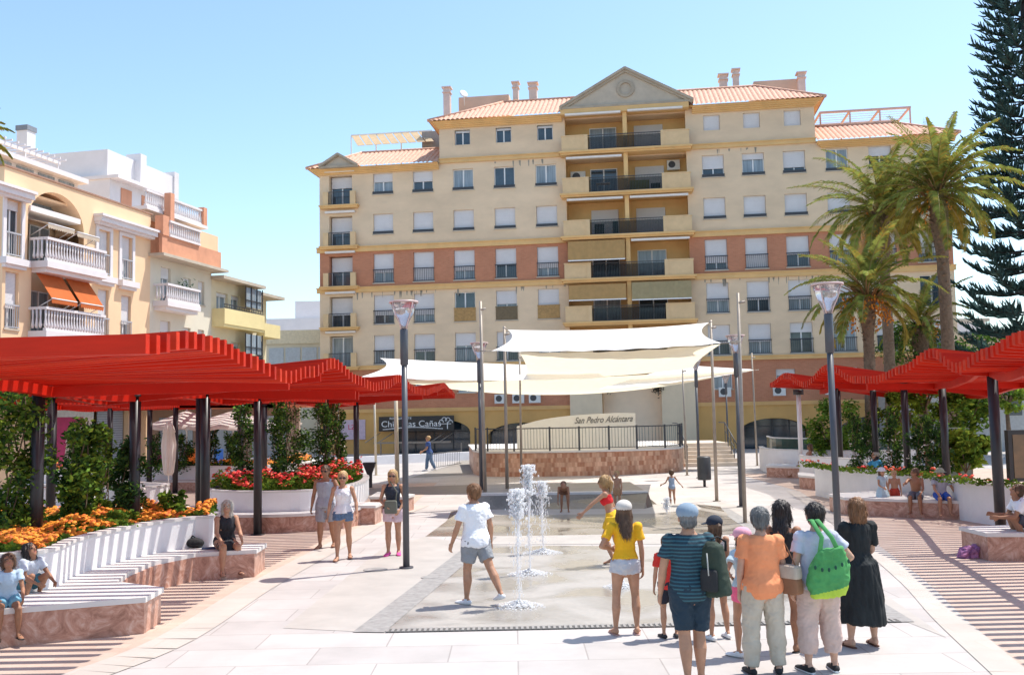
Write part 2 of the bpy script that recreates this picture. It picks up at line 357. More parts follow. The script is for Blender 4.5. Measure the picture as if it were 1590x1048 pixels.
def wall_holes(mb, T, u0, u1, v0, v1, holes, w=0.0, depth=.22, mfn=lambda u, v: 0, vcuts=()):
    us = sorted({u0, u1} | {h[0] for h in holes} | {h[1] for h in holes}); vs = sorted({v0, v1} | {h[2] for h in holes} | {h[3] for h in holes} | set(vcuts))
    us = [x for x in us if u0 <= x <= u1]; vs = [x for x in vs if v0 <= x <= v1]
    for a, b in zip(us, us[1:]):
        for c, d in zip(vs, vs[1:]):
            um, vm = (a+b)/2, (c+d)/2
            if any(h[0] < um < h[1] and h[2] < vm < h[3] for h in holes): continue
            mb.quad(T(Vector((a, w, c))), T(Vector((b, w, c))), T(Vector((b, w, d))), T(Vector((a, w, d))), mfn(um, vm))
    for h in holes:
        a, b, c, d = h[:4]; q = lambda u, x, v: T(Vector((u, x, v))); mi = mfn((a+b)/2, (c+d)/2)
        mb.quad(q(a, w-depth, c), q(a, w, c), q(a, w, d), q(a, w-depth, d), mi); mb.quad(q(b, w, c), q(b, w-depth, c), q(b, w-depth, d), q(b, w, d), mi)
        mb.quad(q(a, w, d), q(b, w, d), q(b, w-depth, d), q(a, w-depth, d), mi); mb.quad(q(a, w-depth, c), q(b, w-depth, c), q(b, w, c), q(a, w, c), mi)
def window(T, parent, u0, u1, v0, v1, blind=0.0, rail=None, w=-.2, glass=None, sill=True, curtain=0, name='window', wall_w=0.0, leaves=2, iron_m=None):
    mb = MB(); t = .06
    B = lambda a, b, c, d, e, f: mb.box(a, b, c, d, e, f, 0, T)
    B(u0, u0+t, w-.05, w, v0, v1); B(u1-t, u1, w-.05, w, v0, v1); B(u0+t, u1-t, w-.05, w, v1-t, v1); B(u0+t, u1-t, w-.05, w, v0, v0+t)
    for k in range(1, leaves):
        c = lerp(u0, u1, k/leaves); B(c-.045, c+.045, w-.05, w, v0+t, v1-t)
    wn = mb.build(name, framew, parent)
    g_ = MB(); g_.box(u0+t, u1-t, w-.06, w-.04, v0+t, v1-t, 0, T)
    g_.build('pane', glass or (glassl if curtain else glassd), wn)
    if blind > 0:
        b_ = MB(); vb = v1-(v1-v0)*blind
        b_.box(u0+.02, u1-.02, w+.01, w+.05, vb, v1, 0, T); b_.box(u0+.02, u1-.02, w+.005, w+.065, vb-.05, vb, 0, T)
        b_.build('roller_blind', blindm, wn)
    if rail:
        r = MB(); kind, h = rail; ww = wall_w
        if kind == 'bars':
            r.box(u0-.04, u1+.04, ww+.03, ww+.07, v0+h, v0+h+.07, 0, T); r.box(u0-.04, u1+.04, ww+.03, ww+.07, v0+.04, v0+.09, 0, T)
            n = int((u1-u0)/.13)
            for k in range(n+1):
                x = lerp(u0, u1-.025, k/n); r.box(x, x+.025, ww+.035, ww+.06, v0+.09, v0+h, 0, T)
            r.build('railing', iron_m or iron, wn)
        elif kind == 'low':
            r.box(u0-.03, u1+.03, ww-.02, ww+.05, v0+.02, v0+h, 0, T); r.build('railing', iron, wn)
        else:
            r.box(u0-.03, u1+.03, ww+.02, ww+.06, v0+.02, v0+h, 0, T); r.box(u0-.06, u1+.06, ww+.01, ww+.08, v0+h, v0+h+.05, 0, T)
            if kind == 'wood':
                for k in range(9): x = lerp(u0, u1, k/8); r.box(x-.02, x+.02, ww+.06, ww+.075, v0+.03, v0+h, 0, T)
            r.build('railing', woodp if kind == 'wood' else brownp, wn)
    if sill:
        s_ = MB(); s_.box(u0-.08, u1+.08, wall_w-.1, wall_w+.06, v0-.08, v0, 0, T); s_.build('sill', stonem, wn)
    return wn
def tile_roof(T, parent, ue0, ue1, ur0, ur1, we, wr, ve, vr, name='roof', eave=True, pitch=.34):
    mb = MB(); n = int((ue1-ue0)/pitch)*4; cols = []
    for k in range(n+1):
        u = lerp(ue0, ue1, k/n)
        if u < ur0: s = (u-ue0)/(ur0-ue0) if ur0 > ue0 else 1
        elif u > ur1: s = (ue1-u)/(ue1-ur1) if ue1 > ur1 else 1
        else: s = 1
        hh = .085*abs(sin(pi*k/4)); col = []
        for j in range(9):
            q = s*j/8; st = .018*(1 if j % 2 else 0)
            col.append(T(Vector((u, lerp(we, wr, q), lerp(ve, vr, q)+hh+st))))
        cols.append(col)
    vs = [p for c in cols for p in c]
    fs = [(i*9+j, (i+1)*9+j, (i+1)*9+j+1, i*9+j+1) for i in range(n) for j in range(8)]
    mb.add(vs, fs, 0, False)
    return mb.build(name, tilem, parent)
def railing_run(mb, T, u0, u1, w, v0, h, step=.12, posts=True, mi=0):
    mb.box(u0, u1, w-.025, w+.025, v0+h-.05, v0+h, mi, T); mb.box(u0, u1, w-.02, w+.02, v0+.06, v0+.10, mi, T)
    n = max(1, int((u1-u0)/step))
    for k in range(n+1):
        x = lerp(u0, u1-.02, k/n); mb.box(x, x+.02, w-.01, w+.01, v0+.10, v0+h-.05, mi, T)
def ac_unit(T, parent, u, w, v, s=1.0):
    mb = MB(); a = .42*s; b = .3*s
    mb.box(u-a, u+a, w, w+.3, v-b, v+b, 0, T); mb.box(u-a-.0, u+a, w, w+.32, v-b-.06, v-b-.003, 0, T)
    c = [T(Vector((u-.1*s, w+.301, v))), T(Vector((u-.1*s, w+.31, v)))]
    mb.tube(c, [.23*s, .23*s], 16, 1, smooth=False)
    mb.build('air_conditioner', [acm, iron], parent)
# ------------------------------------------------------------------ main apartment block
MBd = thing('apartment_building', 'seven storey beige and brick apartment block with yellow bands and a central pediment', 'building', MF.T(Vector((8, 0, 0))))
MBd.location = (0, 0, 0)
T = MF.T
CL = [-9.56, -6.5, -3.44, -.35, 2.73]; CR_ = [14.75, 17.55, 20.38, 23.3, 26.2, 29.2]
rows = {1: (19.32, 20.9, .76), 2: (16.3, 17.82, .76), 3: (12.62, 14.82, .77), 4: (9.55, 11.72, .77), 5: (6.58, 8.72, .77)}
holes = []; wins = []
bl = {1: [.45, .45, 0, 0, 0, .62, .22, .68, 0, .5, .6], 2: [.72, .9, .9, .9, .9, .86, .86, .86, .9, .9, .9], 3: [.62]*5+[.72, 1, .62, .6, .7, .7],
      4: [.62, .6, 0, .38, .52, .6, .5, .62, .5, .5, 0], 5: [.62, .68, .5, .4, .5, .55, .62, .3, 0, .5, .5]}
for r, (a, b, hw) in rows.items():
    for i, u in enumerate(CL+CR_):
        if r < 4 and u > 28.5: pass
        holes.append((u-hw, u+hw, a, b)); wins.append((u, hw, a, b, r, i))
for i, u in enumerate(CL[2:]+CR_[:3]):
    holes.append((u-.58, u+.58, 22.72, 23.82)); wins.append((u, .58, 22.72, 23.82, 0, i))
small = [(-6.6, 4.35, 5.4), (-.2, 4.35, 5.4), (2.6, 4.6, 5.3), (14.9, 4.2, 5.5), (19.2, 4.2, 5.5), (-10.5, 4.3, 5.4), (23.4, 4.2, 5.5), (-3.4, 4.35, 5.4)]
for u, a, b in small: holes.append((u-.65, u+.65, a, b))
arch = [(-8.9, -3.2, 0, 2.5), (15.9, 20.6, 0, 2.1), (22.6, 27, 0, 2.1), (-1.9, 3.4, 0, 2.1)]
mfn = lambda u, v: 1 if (12.3 < v < 15.2 or 3.2 < v < 6.3) else (2 if v < 3.05 else 0)
wl = MB()
W0, W1 = -14.5, 30.7
leftbay = (-14.1, -11.6)
hl = [h for h in holes if h[1] < 4.2]
wall_holes(wl, T, -11.6, 4.2, 3.15, 21.5, hl, mfn=mfn, vcuts=(6.35, 12.2, 15.25))
wall_holes(wl, T, -5.2, 4.2, 21.5, 24.4, [h for h in holes if h[2] > 22 and h[1] < 4.2], mfn=mfn)
wall_holes(wl, T, 12.9, W1, 3.15, 21.5, [h for h in holes if h[0] > 12.9 and h[2] < 22], mfn=mfn, vcuts=(6.35, 12.2, 15.25))
wall_holes(wl, T, 12.9, 21.9, 21.5, 24.4, [h for h in holes if h[2] > 22 and h[0] > 12.9], mfn=mfn)
# left bay openings
lb_h = [(-13.75, -11.95, v, v+2.35) for v in (18.55, 15.45, 12.4, 9.35, 6.4)]
wall_holes(wl, T, W0, -11.6, 3.15, 21.5, lb_h, depth=.6, mfn=mfn, vcuts=(6.35, 12.2, 15.25))
# arcade wall with arches
ah = list(arch)
wall_holes(wl, T, W0, 5.0, 0, 3.15, [h for h in ah if h[1] < 5], depth=1.2, mfn=mfn); wall_holes(wl, T, 12.4, W1, 0, 3.15, [h for h in ah if h[0] > 12], depth=1.2, mfn=mfn)
wl.box(-14.5, 30.7, -14, -13, 0, 21.4, 0, T)     # rear
q = lambda u, w_, v: T(Vector((u, w_, v)))
wl.quad(q(W0, -13, 0), q(W0, 0, 0), q(W0, 0, 21.5), q(W0, -13, 21.5), 0); wl.quad(q(W1, 0, 0), q(W1, -13, 0), q(W1, -13, 21.5), q(W1, 0, 21.5), 0)
wl.quad(q(-5.2, -12, 21), q(-5.2, 0, 21), q(-5.2, 0, 24.4), q(-5.2, -12, 24.4), 0); wl.quad(q(21.9, 0, 21), q(21.9, -12, 21), q(21.9, -12, 24.4), q(21.9, 0, 24.4), 0)
wl.box(-14.4, 30.6, -13, -.3, 21.2, 21.35, 0, T)
wl.box(-5.1, 21.8, -12, -.3, 24.2, 24.35, 0, T)
# dark back of every room, and back wall of the arcade
wl.box(-14.3, 4.3, -1.3, -1.22, 0, 3.1, 2, T); wl.box(12.8, 30.5, -1.3, -1.22, 0, 3.1, 2, T)
wl.build('wall', [beige, brickf, deep], MBd)
for h in arch:       # round arch heads
    mb = MB(); a, b, c, d = h; n = 16; top = 3.05; cx = (a+b)/2; rx = (b-a)/2
    for k in range(n):
        t0, t1_ = pi-pi*k/n, pi-pi*(k+1)/n
        p0 = (cx+rx*cos(t0), d-1.0+1.0*sin(t0)); p1 = (cx+rx*cos(t1_), d-1.0+1.0*sin(t1_))
        mb.quad(q(p0[0], .004, p0[1]), q(p1[0], .004, p1[1]), q(p1[0], .004, d), q(p0[0], .004, d), 0)
        mb.quad(q(p0[0], -.3, p0[1]), q(p1[0], -.3, p1[1]), q(p1[0], .004, p1[1]), q(p0[0], .004, p0[1]), 0)
    mb.build('arch_head', deep, MBd)
    mb = MB(); mb.box(a+.1, b-.1, -.95, -.9, 0, d-.05, 0, T)
    for k in range(1, 4): x = lerp(a, b, k/4); mb.box(x-.04, x+.04, -.9, -.84, 0, d-.1, 1, T)
    mb.box(a+.1, b-.1, -.9, -.85, 1.5, 1.56, 1, T)
    mb.build('shop_front', [glassd, iron], MBd)
random.seed(3)
for u, hw, a, b, r, i in wins:
    if r in bl and 0 < bl[r][i] < .95: bl[r][i] = max(.1, min(.93, bl[r][i]+random.uniform(-.13, .13)))
    if r == 0: window(T, MBd, u-hw, u+hw, a, b, blind=(.12 if i < 3 else 1), sill=False); continue
    rail = ('low', .2) if r <= 2 else ('bars', .95)
    if r == 4 and i in (2, 4): rail = ('wood', .95)
    if r == 4 and i == 3: rail = ('brown', .95)
    if r == 5 and i < 5: rail = ('bars', .95)
    if r <= 2:
        window(T, MBd, u-hw, u+hw, a+.0, b, blind=bl[r][i], rail=rail, curtain=(i*3+r) % 2)
    else: window(T, MBd, u-hw, u+hw, a, b, blind=bl[r][i] if (r, i) != (3, 1) else 1, rail=rail, curtain=(i+r) % 2)
for u, a, b in small: window(T, MBd, u-.65, u+.65, a, b, blind=random.choice([0, .3, 0]), curtain=1)
for u, v in ((-.9, 3.85), (.4, 3.85), (15.0, 4.0), (18.7, 4.0), (22.2, 4.0), (25.4, 4.0), (1.6, 3.85)): ac_unit(T, MBd, u, .0, v)
# bands and cornices
def bandp(name, spans, v0, v1, pr=.14, m=yellow):
    mb = MB()
    for a, b in spans: mb = MB(); mb.box(a, b, 0.003, pr, v0, v1, 0, T); mb.box(a-.03, b+.03, 0.003, pr+.06, v1, v1+.07, 0, T); mb.build(name, m, MBd)
sp = [(W0-.2, 4.1), (13.1, W1+.1)]
bandp('cornice', sp, 15.02, 15.36); bandp('cornice', sp, 11.98, 12.3); bandp('cornice', sp, 6.18, 6.42); bandp('cornice', [(W0-.1, 4.9), (12.5, W1+.1)], 3.02, 3.2, .1)
bandp('cornice', [(-5.2, 4.1), (13.1, 21.9)], 21.38, 21.66)
# eaves
ev = MB()
for a, b, v in ((-15.0, -5.25, 20.96), (21.95, 31.2, 20.96)):
    ev = MB()
    for k in range(4): ev.box(a+.1*(3-k), b, 0.003, .15+.11*k, v+.1*k, v+.1*(k+1), 0, T)
    ev.build('eave', yellow, MBd)
ev = MB(); ev2 = MB()
for k in range(4):
    ev.box(-5.3-.1*k, 4.0, 0.003, .15+.11*k, 24.0+.11*k, 24.11+.11*k, 0, T); ev2.box(13.4, 22.0+.1*k, 0.003, .15+.11*k, 24.0+.11*k, 24.11+.11*k, 0, T)
ev.build('eave', yellow, MBd); ev2.build('eave', yellow, MBd)
tile_roof(T, MBd, -15.3, -5.25, -12.2, -5.25, .65, -3.4, 21.37, 23.45)
tile_roof(T, MBd, 21.95, 31.4, 21.95, 28, .65, -3.4, 21.37, 23.42)
tile_roof(T, MBd, -5.9, 22.6, -.9, 18.4, .65, -4, 24.46, 27.0)
mb = MB()
for a, b in (((-5.9, .65, 24.5), (-.9, -4, 27.06)), ((22.6, .65, 24.5), (18.4, -4, 27.06)), ((-.9, -4, 27.06), (18.4, -4, 27.06)), ((-15.3, .65, 21.42), (-12.2, -3.4, 23.5)), ((-12.2, -3.4, 23.5), (-5.3, -3.4, 23.5)), ((22, -3.4, 23.47), (28, -3.4, 23.47)), ((28, -3.4, 23.47), (31.4, .65, 21.42))):
    mb.tube([T(Vector(a)), T(Vector(b))], [.13, .13], 8)
mb.build('ridge_tile', tilem, MBd)
mb = MB()   # hip sides
mb.add([q(-5.9, .65, 24.46), q(-.9, -4, 27), q(-5.9, -12, 24.46)], [(0, 1, 2)]); mb.build('roof_side', tilem, MBd); mb = MB(); mb.add([q(22.6, .65, 24.46), q(22.6, -12, 24.46), q(18.4, -4, 27)], [(0, 1, 2)]); mb.build('roof_side', tilem, MBd); mb = MB()
mb.add([q(-15.3, .65, 21.37), q(-12.2, -3.4, 23.45), q(-15.3, -8, 21.37)], [(0, 1, 2)]); mb.build('roof_side', tilem, MBd); mb = MB(); mb.add([q(31.4, .65, 21.37), q(31.4, -8, 21.37), q(28, -3.4, 23.42)], [(0, 1, 2)])
mb.build('roof_side', tilem, MBd)
# pediment
def pediment(u0, u1, v0, va, w0, w1, ring=True, t=.28):
    mb = MB(); c = (u0+u1)/2
    mb.prism([(u0+t, v0), (u1-t, v0), (c, va-t*.7)], w0, w1-.15, 0, T=lambda v: T(Vector((v.x, v.z, v.y))))
    for a, b in (((u0, v0), (c, va)), ((c, va), (u1, v0))):
        d = Vector((b[0]-a[0], b[1]-a[1])).normalized(); n_ = Vector((-d.y, d.x))
        for k, (s0, s1, ww) in enumerate(((-t, -.12, w1), (-.12, .05, w1+.12))):
            pl = [(a[0]+n_.x*s0, a[1]+n_.y*s0), (b[0]+n_.x*s0, b[1]+n_.y*s0), (b[0]+n_.x*s1, b[1]+n_.y*s1), (a[0]+n_.x*s1, a[1]+n_.y*s1)]
            mb.prism(pl, w0, ww+.002*k+(.001 if a[0] == c else 0), 1, T=lambda v: T(Vector((v.x, v.z, v.y))))
    mb.box(u0, u1, w0, w1+.02, v0-.16, v0, 1, T)
    if ring:
        N = 28; r0, r1 = .42, .64; vc = v0+(va-v0)*.42
        for k in range(N):
            a0, a1 = 2*pi*k/N, 2*pi*(k+1)/N; P4 = [(c+r*cos(a_), vc+r*sin(a_)) for r, a_ in ((r0, a0), (r1, a0), (r1, a1), (r0, a1))]
            mb.hexa([q(x, w1-.16, y) for x, y in P4], [q(x, w1-.02, y) for x, y in P4], 1)
    mb.build('pediment', [stonem, mat('pediment_trim', (.40, .335, .255), .85, .15, 1.5)], MBd)
pediment(3.9, 13.5, 24.85, 27.5, -1.5, .75)
pediment(-14.3, -11.3, 21.5, 22.4, -.8, .75, False, .16)
# central balcony bay
bay = MB()
bw = mat('bay_yellow', (.76, .50, .22), .85, .08, 1)
bay.box(4.2, 12.9, -1.75, -1.6, 6.2, 24.6, 0, T)
bay.quad(q(4.2, -1.6, 3.1), q(4.2, 0, 3.1), q(4.2, 0, 24.5), q(4.2, -1.6, 24.5), 0); bay.quad(q(12.9, 0, 3.1), q(12.9, -1.6, 3.1), q(12.9, -1.6, 24.5), q(12.9, 0, 24.5), 0)
bay.box(8.42, 8.72, -1.6, .55, 6.3, 24.3, 0, T)
bay.box(3.95, 13.15, -1.6, .75, 24.3, 24.69, 1, T)
bay.build('balcony_bay', [bw, yellow], MBd)
for i, v in enumerate((21.5, 18.4, 15.3, 12.2, 9.1, 6.1)):
    bn = MB(); bn.box(3.9, 13.2, -1.6, .85, v-.22, v, 0, T); bn.box(3.8, 13.3, .003, .97, v-.08, v+.06, 0, T)
    bal = bn.build('balcony', yellow, MBd)
    for a, b in ((4.0, 5.6), (11.35, 13.1)):
        pp = MB(); pp.box(a, b, .62, .85, v+.06, v+1.12, 0, T); pp.box(a-.04, b+.04, .59, .88, v+1.12, v+1.2, 0, T)
        c_, d_ = (5.6, 5.9) if a < 5 else (11.1, 11.35); pp.box(c_, d_, .55, .9, v+.06, v+1.2, 0, T); pp.build('parapet', mat('parapet_tan', (.70, .50, .28), .8, .07, 2), bal)
    rr = MB(); railing_run(rr, T, 5.9, 11.1, .75, v+.04, 1.12, .11); rr.build('railing', iron, bal); rr = MB(); rr.box(5.92, 11.08, .70, .715, v+.07, v+1.02, 0, T); rr.build('rail_panel', smoked, bal)
    if i < 5:
        window(T, bal, 5.9, 7.9, v, v+2.3, blind=(0, 0, 1, 0, 0)[i], w=-1.5, curtain=(i+1) % 2, name='balcony_door', sill=False)
        window(T, bal, 9.2, 11.3, v, v+2.3, blind=(.95, .95, .9, 0, 0)[i], w=-1.5, curtain=i % 2, name='balcony_door', sill=False)
    def bar(a, b, vv): 
        x = MB(); x.box(a, b, .7, .95, vv, vv+.14, 0, T); x.build('awning_roll', mat('awning_white', (.78, .72, .66), .6, .05, 3), bal)
    if i == 0: bar(4.3, 8.3, v+2.65); bar(8.8, 12.7, v+2.7)
    if i == 1: bar(4.3, 8.3, v+2.55)
    if i == 2: bar(8.8, 12.9, v+2.6); bar(4.3, 8.3, v+2.6)
    def awn(a, b, vt, vb, m):
        x = MB(); n = 14
        for k in range(n):
            u_a, u_b = lerp(a, b, k/n), lerp(a, b, (k+1)/n); d = lambda u: .93+.02*sin(u*9)
            x.hexa([q(u_a, d(u_a)-.1, vt), q(u_b, d(u_b)-.1, vt), q(u_b, d(u_b)-.085, vt), q(u_a, d(u_a)-.085, vt)][::-1], [q(u_a, d(u_a)+.25, vb), q(u_b, d(u_b)+.25, vb), q(u_b, d(u_b)+.265, vb), q(u_a, d(u_a)+.265, vb)][::-1])
        x.build('awning', m, bal); x = MB(); x.box(a, b, 1.14, 1.22, vb-.08, vb, 0, T); x.build('awning_bar', framew, bal)
    if i == 3: awn(4.3, 8.35, v+2.75, v+1.35, tan); bar(8.8, 12.9, v+2.6)
    if i == 4: awn(4.3, 8.35, v+2.7, v+1.6, tan); awn(8.75, 12.9, v+2.75, v+1.5, tang)
    if i == 1: ac_unit(T, bal, 5.0, -1.5, v+1.75, 1.3); ac_unit(T, bal, 12.0, -1.55, v+2.3, 1.1)
# balcony clutter on the open floors
cl = MB()
cl.box(8.8, 10.2, .2, .3, 18.5, 19.3, 0, T); cl.build('lounger_cover', mat('olive_cloth', (.35, .33, .08)), MBd); cl = MB(); cl.box(10.3, 11, .1, .4, 18.5, 19.0, 0, T); cl.build('storage_box', mat('dark_green_plastic', (.03, .08, .07)), MBd); cl = MB(); cl.box(6.4, 7.4, .0, .5, 19.15, 19.2, 0, T)
for x in (6.5, 7.3): cl.box(x-.02, x+.02, .1, .14, 18.4, 19.15, 0, T)
cl.build('balcony_table', framew, MBd)
for c_ in ((6.2, 6.9, .1, .5, 15.4, 16.2), (7.5, 7.9, .1, .3, 15.4, 16.4)): cl = MB(); cl.box(*c_, 0, T); cl.build('storage_box', MATS['dark_green_plastic'], MBd)
# left bay balconies
for i, v in enumerate((18.55, 15.45, 12.4, 9.35, 6.4)):
    bn = MB(); bn.box(-14.35, -11.45, .003, .42, v-.2, v-.02, 0, T); bn.box(-14.42, -11.38, .003, .5, v-.06, v+.04, 0, T); bal = bn.build('balcony', yellow, MBd)
    for a, b in ((-14.1, -13.7), (-12.0, -11.6)): pp = MB(); pp.box(a, b, .2, .42, v+.04, v+1.05, 0, T); pp.build('parapet', MATS['parapet_tan'], bal)
    rr = MB(); railing_run(rr, T, -13.7, -12.0, .35, v, 1.05, .11); rr.build('railing', iron, bal)
    window(T, bal, -13.7, -12.0, v, v+2.3, blind=(.35, .5, .45, .55, 0)[i], w=-.5, name='balcony_door', sill=False, curtain=i == 4)
    x = MB(); x.box(-14.0, -11.7, .05, .3, v+2.55, v+2.7, 0, T); x.build('awning_roll', MATS['awning_white'], bal)
# damp stains under the bands (streaks with their own shapes)
st = MB(); random.seed(11)
for (ua, ub, vt, n) in ((-12, -4, 11.95, 16), (0, 4, 11.95, 9), (13.5, 22, 11.95, 20), (15, 18, 21.3, 8), (-3, 3, 21.3, 8), (-8.0, -6.8, 11.95, 6)):
    for k in range(n):
        x = random.uniform(ua, ub); w_ = random.uniform(.03, .16); l = random.uniform(.1, .55)
        st.add([q(x, .004, vt), q(x+w_, .004, vt), q(x+w_*.7, .004, vt-l), q(x+w_*.3, .004, vt-l)], [(3, 2, 1, 0)])
stuff(st.build('damp_stain', stain, MBd))
# portal in the middle of the ground floor
pt = MB(); pm = mat('lit_court_cream', (.93, .74, .54), .8, .05, 1); pg = mat('portal_gold', (.62, .34, .08), .7, .15, 3); pb = mat('portal_beige', (.74, .60, .42), .85, .06, 1)
a0, a1, vs_ = 6.45, 10.6, 4.3
n = 18; cx = (a0+a1)/2; rx = (a1-a0)/2
pt.box(4.15, a0, -.3, .5, 0, 6.05, 0, T); pt.box(a1, 12.95, -.3, .5, 0, 6.05, 0, T)
for k in range(n):
    t0, t1_ = pi-pi*k/n, pi-pi*(k+1)/n; p0 = (cx+rx*cos(t0), vs_+1.35*sin(t0)); p1 = (cx+rx*cos(t1_), vs_+1.35*sin(t1_))
    pt.quad(q(p0[0], .5, p0[1]), q(p1[0], .5, p1[1]), q(p1[0], .5, 6.15), q(p0[0], .5, 6.15), 0)
    pt.quad(q(p0[0], -1.9, p0[1]), q(p1[0], -1.9, p1[1]), q(p1[0], .5, p1[1]), q(p0[0], .5, p0[1]), 1)
pt.quad(q(a0, -1.9, 0), q(a0, .5, 0), q(a0, .5, vs_), q(a0, -1.9, vs_), 1); pt.quad(q(a1, .5, 0), q(a1, -1.9, 0), q(a1, -1.9, vs_), q(a1, .5, vs_), 1)
pt.box(4.9, 12.6, -1.0, -.9, 0, 6.1, 2, T)  # back panel, its bright colour stands in for the lit courtyard beyond
pt.build('portal', [pb, pg, pm], MBd)
random.seed(31)
for uu, vv in ((7.0, 4.6), (10.3, 4.4)):
    hb0 = MB(); hb0.tube([q(uu, .6, vv+.2), q(uu, .6, vv+.9), q(uu+.1, .6, vv+1.2)], [(.16, .12), (.2, .1), (.05, .05)], 10); hb0.build('lantern_frame', pg, MBd)
    hb0 = MB()
    for k in range(260):
        c0 = q(uu+random.gauss(0, .16), .65+random.gauss(0, .12), vv+random.gauss(0, .2)); a = Vector((random.uniform(-1, 1), random.uniform(-1, 1), random.uniform(-1, 1))).normalized()*.09; b = a.orthogonal()*.4
        hb0.add([c0-a, c0-b, c0+a, c0+b], [(0, 1, 2, 3)])
    stuff(hb0.build('basket_plants', mat('basket_dark', (.05, .045, .03), .9), MBd))
# rooftop: chimneys, dish, walls, terrace pergolas
sf = MB(); sf.box(-5.8, 22.5, -11.9, .6, 24.443, 24.455, 0, T); sf.box(-15.2, -5.26, -9, .6, 21.362, 21.368, 0, T); sf.box(21.96, 31.3, -9, .6, 21.362, 21.368, 0, T); sf.build('soffit', yellow, MBd)
rt = MB(); cm = mat('chimney_pink', (.66, .52, .46), .85, .1, 2)
def rbox(x0, x1, yt, yb, w_, d, mi=0, mbx=None, cap=False):
    u0, vt = MF.f(x0, yt, w_); u1, _ = MF.f(x1, yt, w_); _, vb = MF.f((x0+x1)/2, yb, w_)
    (mbx or rt).box(u0, u1, w_-d, w_, vb, vt, mi, T)
    if cap:
        (mbx or rt).box(u0-.08, u1+.08, w_-d-.08, w_+.08, vt-.45, vt-.38, mi, T); (mbx or rt).box(u0-.12, u1+.12, w_-d-.12, w_+.12, vt-.05, vt+.05, mi, T)
for a_ in ((712, 790, 152, 175, -6.5, 3), (1170, 1247, 127, 152, -6.5, 4)): rt_w = MB(); rbox(*a_, 0, rt_w); rt_w.build('stair_house', mat('stair_house_salmon', (.62, .44, .33), .85, .08, 1), MBd)
for x0, x1, yt, yb in ((688, 698, 136, 185), (796, 804, 128, 155), (821, 833, 129, 155), (1117, 1129, 116, 142), (1138, 1147, 108, 142), (1239, 1250, 113, 150)):
    c_ = MB(); rbox(x0, x1, yt, yb, -5.5, .6, 0, c_, True); c_.build('chimney', cm, MBd)
ds = MB(); u, v = MF.f(720, 146, -5.5); Mx = Matrix.Rotation(.5, 3, 'Z') @ Matrix.Rotation(-.5, 3, 'X')
ds.ell(T(Vector((u, -5.5, v))), (.36, .08, .4), 16, 8, M=Mx); ds.tube([T(Vector((u, -5.6, v))), T(Vector((u, -5.8, v-.9)))], [.03, .03], 6)
ds.build('satellite_dish', acm, MBd)
tp = MB(); tc_ = translucent('terrace_shade', (.78, .62, .42), .4)
u0, v0 = MF.f(545, 212, -5.5); u1, _ = MF.f(662, 208, -5.5)
n = 9
for k in range(n): a, b = lerp(u0, u1, k/n)+.05, lerp(u0, u1, (k+1)/n)-.05; tp.hexa([q(a+1, -3.9, v0-1.3), q(b+1, -3.9, v0-1.3), q(b, -5.5, v0), q(a, -5.5, v0)], [q(a+1, -3.9, v0-1.27), q(b+1, -3.9, v0-1.27), q(b, -5.5, v0+.03), q(a, -5.5, v0+.03)])
for k in range(4): x = lerp(u0, u1, k/3); tp.box(x-.04, x+.04, -5.6, -5.52, 22.5, v0+.05, 1, T)
tp.box(u0, u1+.5, -5.63, -5.5, v0+.05, v0+.13, 1, T)
tp.build('terrace_shade', [tc_, framew], MBd)
tw = MB(); rbox(655, 682, 205, 232, -4.5, 5, 0, tw); tw.build('terrace_room', mat('grey_room', (.30, .27, .24)), MBd)
tp = MB(); u0, v0 = MF.f(1272, 176, -3.6); u1, v1 = MF.f(1414, 170, -3.6); pk = mat('pink_beam', (.66, .42, .34), .7)
for ww in (-3.6, -7): tp.box(u0, u1, ww, ww+.12, v0-.06, v0+.08, 0, T)
for k in range(4):
    x = lerp(u0, u1-.12, k/3); tp.box(x, x+.1, -3.61, -3.5, 22.6, v0-.06, 0, T); tp.box(x, x+.12, -6.88, -3.62, v0-.055, v0+.07, 0, T); tp.box(x, x+.1, -7, -6.9, 22.6, v0-.06, 0, T)
for k in range(5): tp.box(u0, u1, -6.6+.6*k, -6.56+.6*k, v0+.082, v0+.12, 1, T)
for k in range(3): tp.box(u0, u1, -3.55, -3.51, 22.9+.4*k, 22.93+.4*k, 1, T)
tp.build('terrace_pergola', [pk, framew], MBd)
# restaurant sign, poster and awning arms
sg = thing('restaurant_sign', 'long black restaurant sign with white lettering and a tree emblem over the awning frame', 'sign')
u0, v0 = MF.f(588, 645, .5); u1, v1 = MF.f(705, 670, .5); v0, v1 = MF.f(645, 646, .5)[1], MF.f(645, 669, .5)[1]
mb = MB(); mb.box(u0, u1, .38, .5, v1, v0, 0, T); mb.build('board', mat('sign_black', (.02, .02, .022), .4), sg)
R4 = Matrix.Translation(T(Vector((0, .515, 0)))) @ Matrix(((MF.u.x, 0, MF.n.x, 0), (MF.u.y, 0, MF.n.y, 0), (0, 1, 0, 0), (0, 0, 0, 1)))
swh = mat('sign_white', (.8, .8, .8), .5)
hS = v0-v1
for txt, cxp, sz, dv in (('Chi', 602, .62, .30), ('Las Cañas', 656, .62, .30), ('RESTAURANTE', 622, .22, .80)):
    uc = MF.f(cxp, 655, .5)[0]; text_mesh('lettering', txt, sz, swh, sg, R4 @ Matrix.Translation((uc, v1+hS*dv, 0)), ext=.008, xs=1.12)
mb = MB(); uc = MF.f(692, 655, .5)[0]; vc = v1+hS*.58
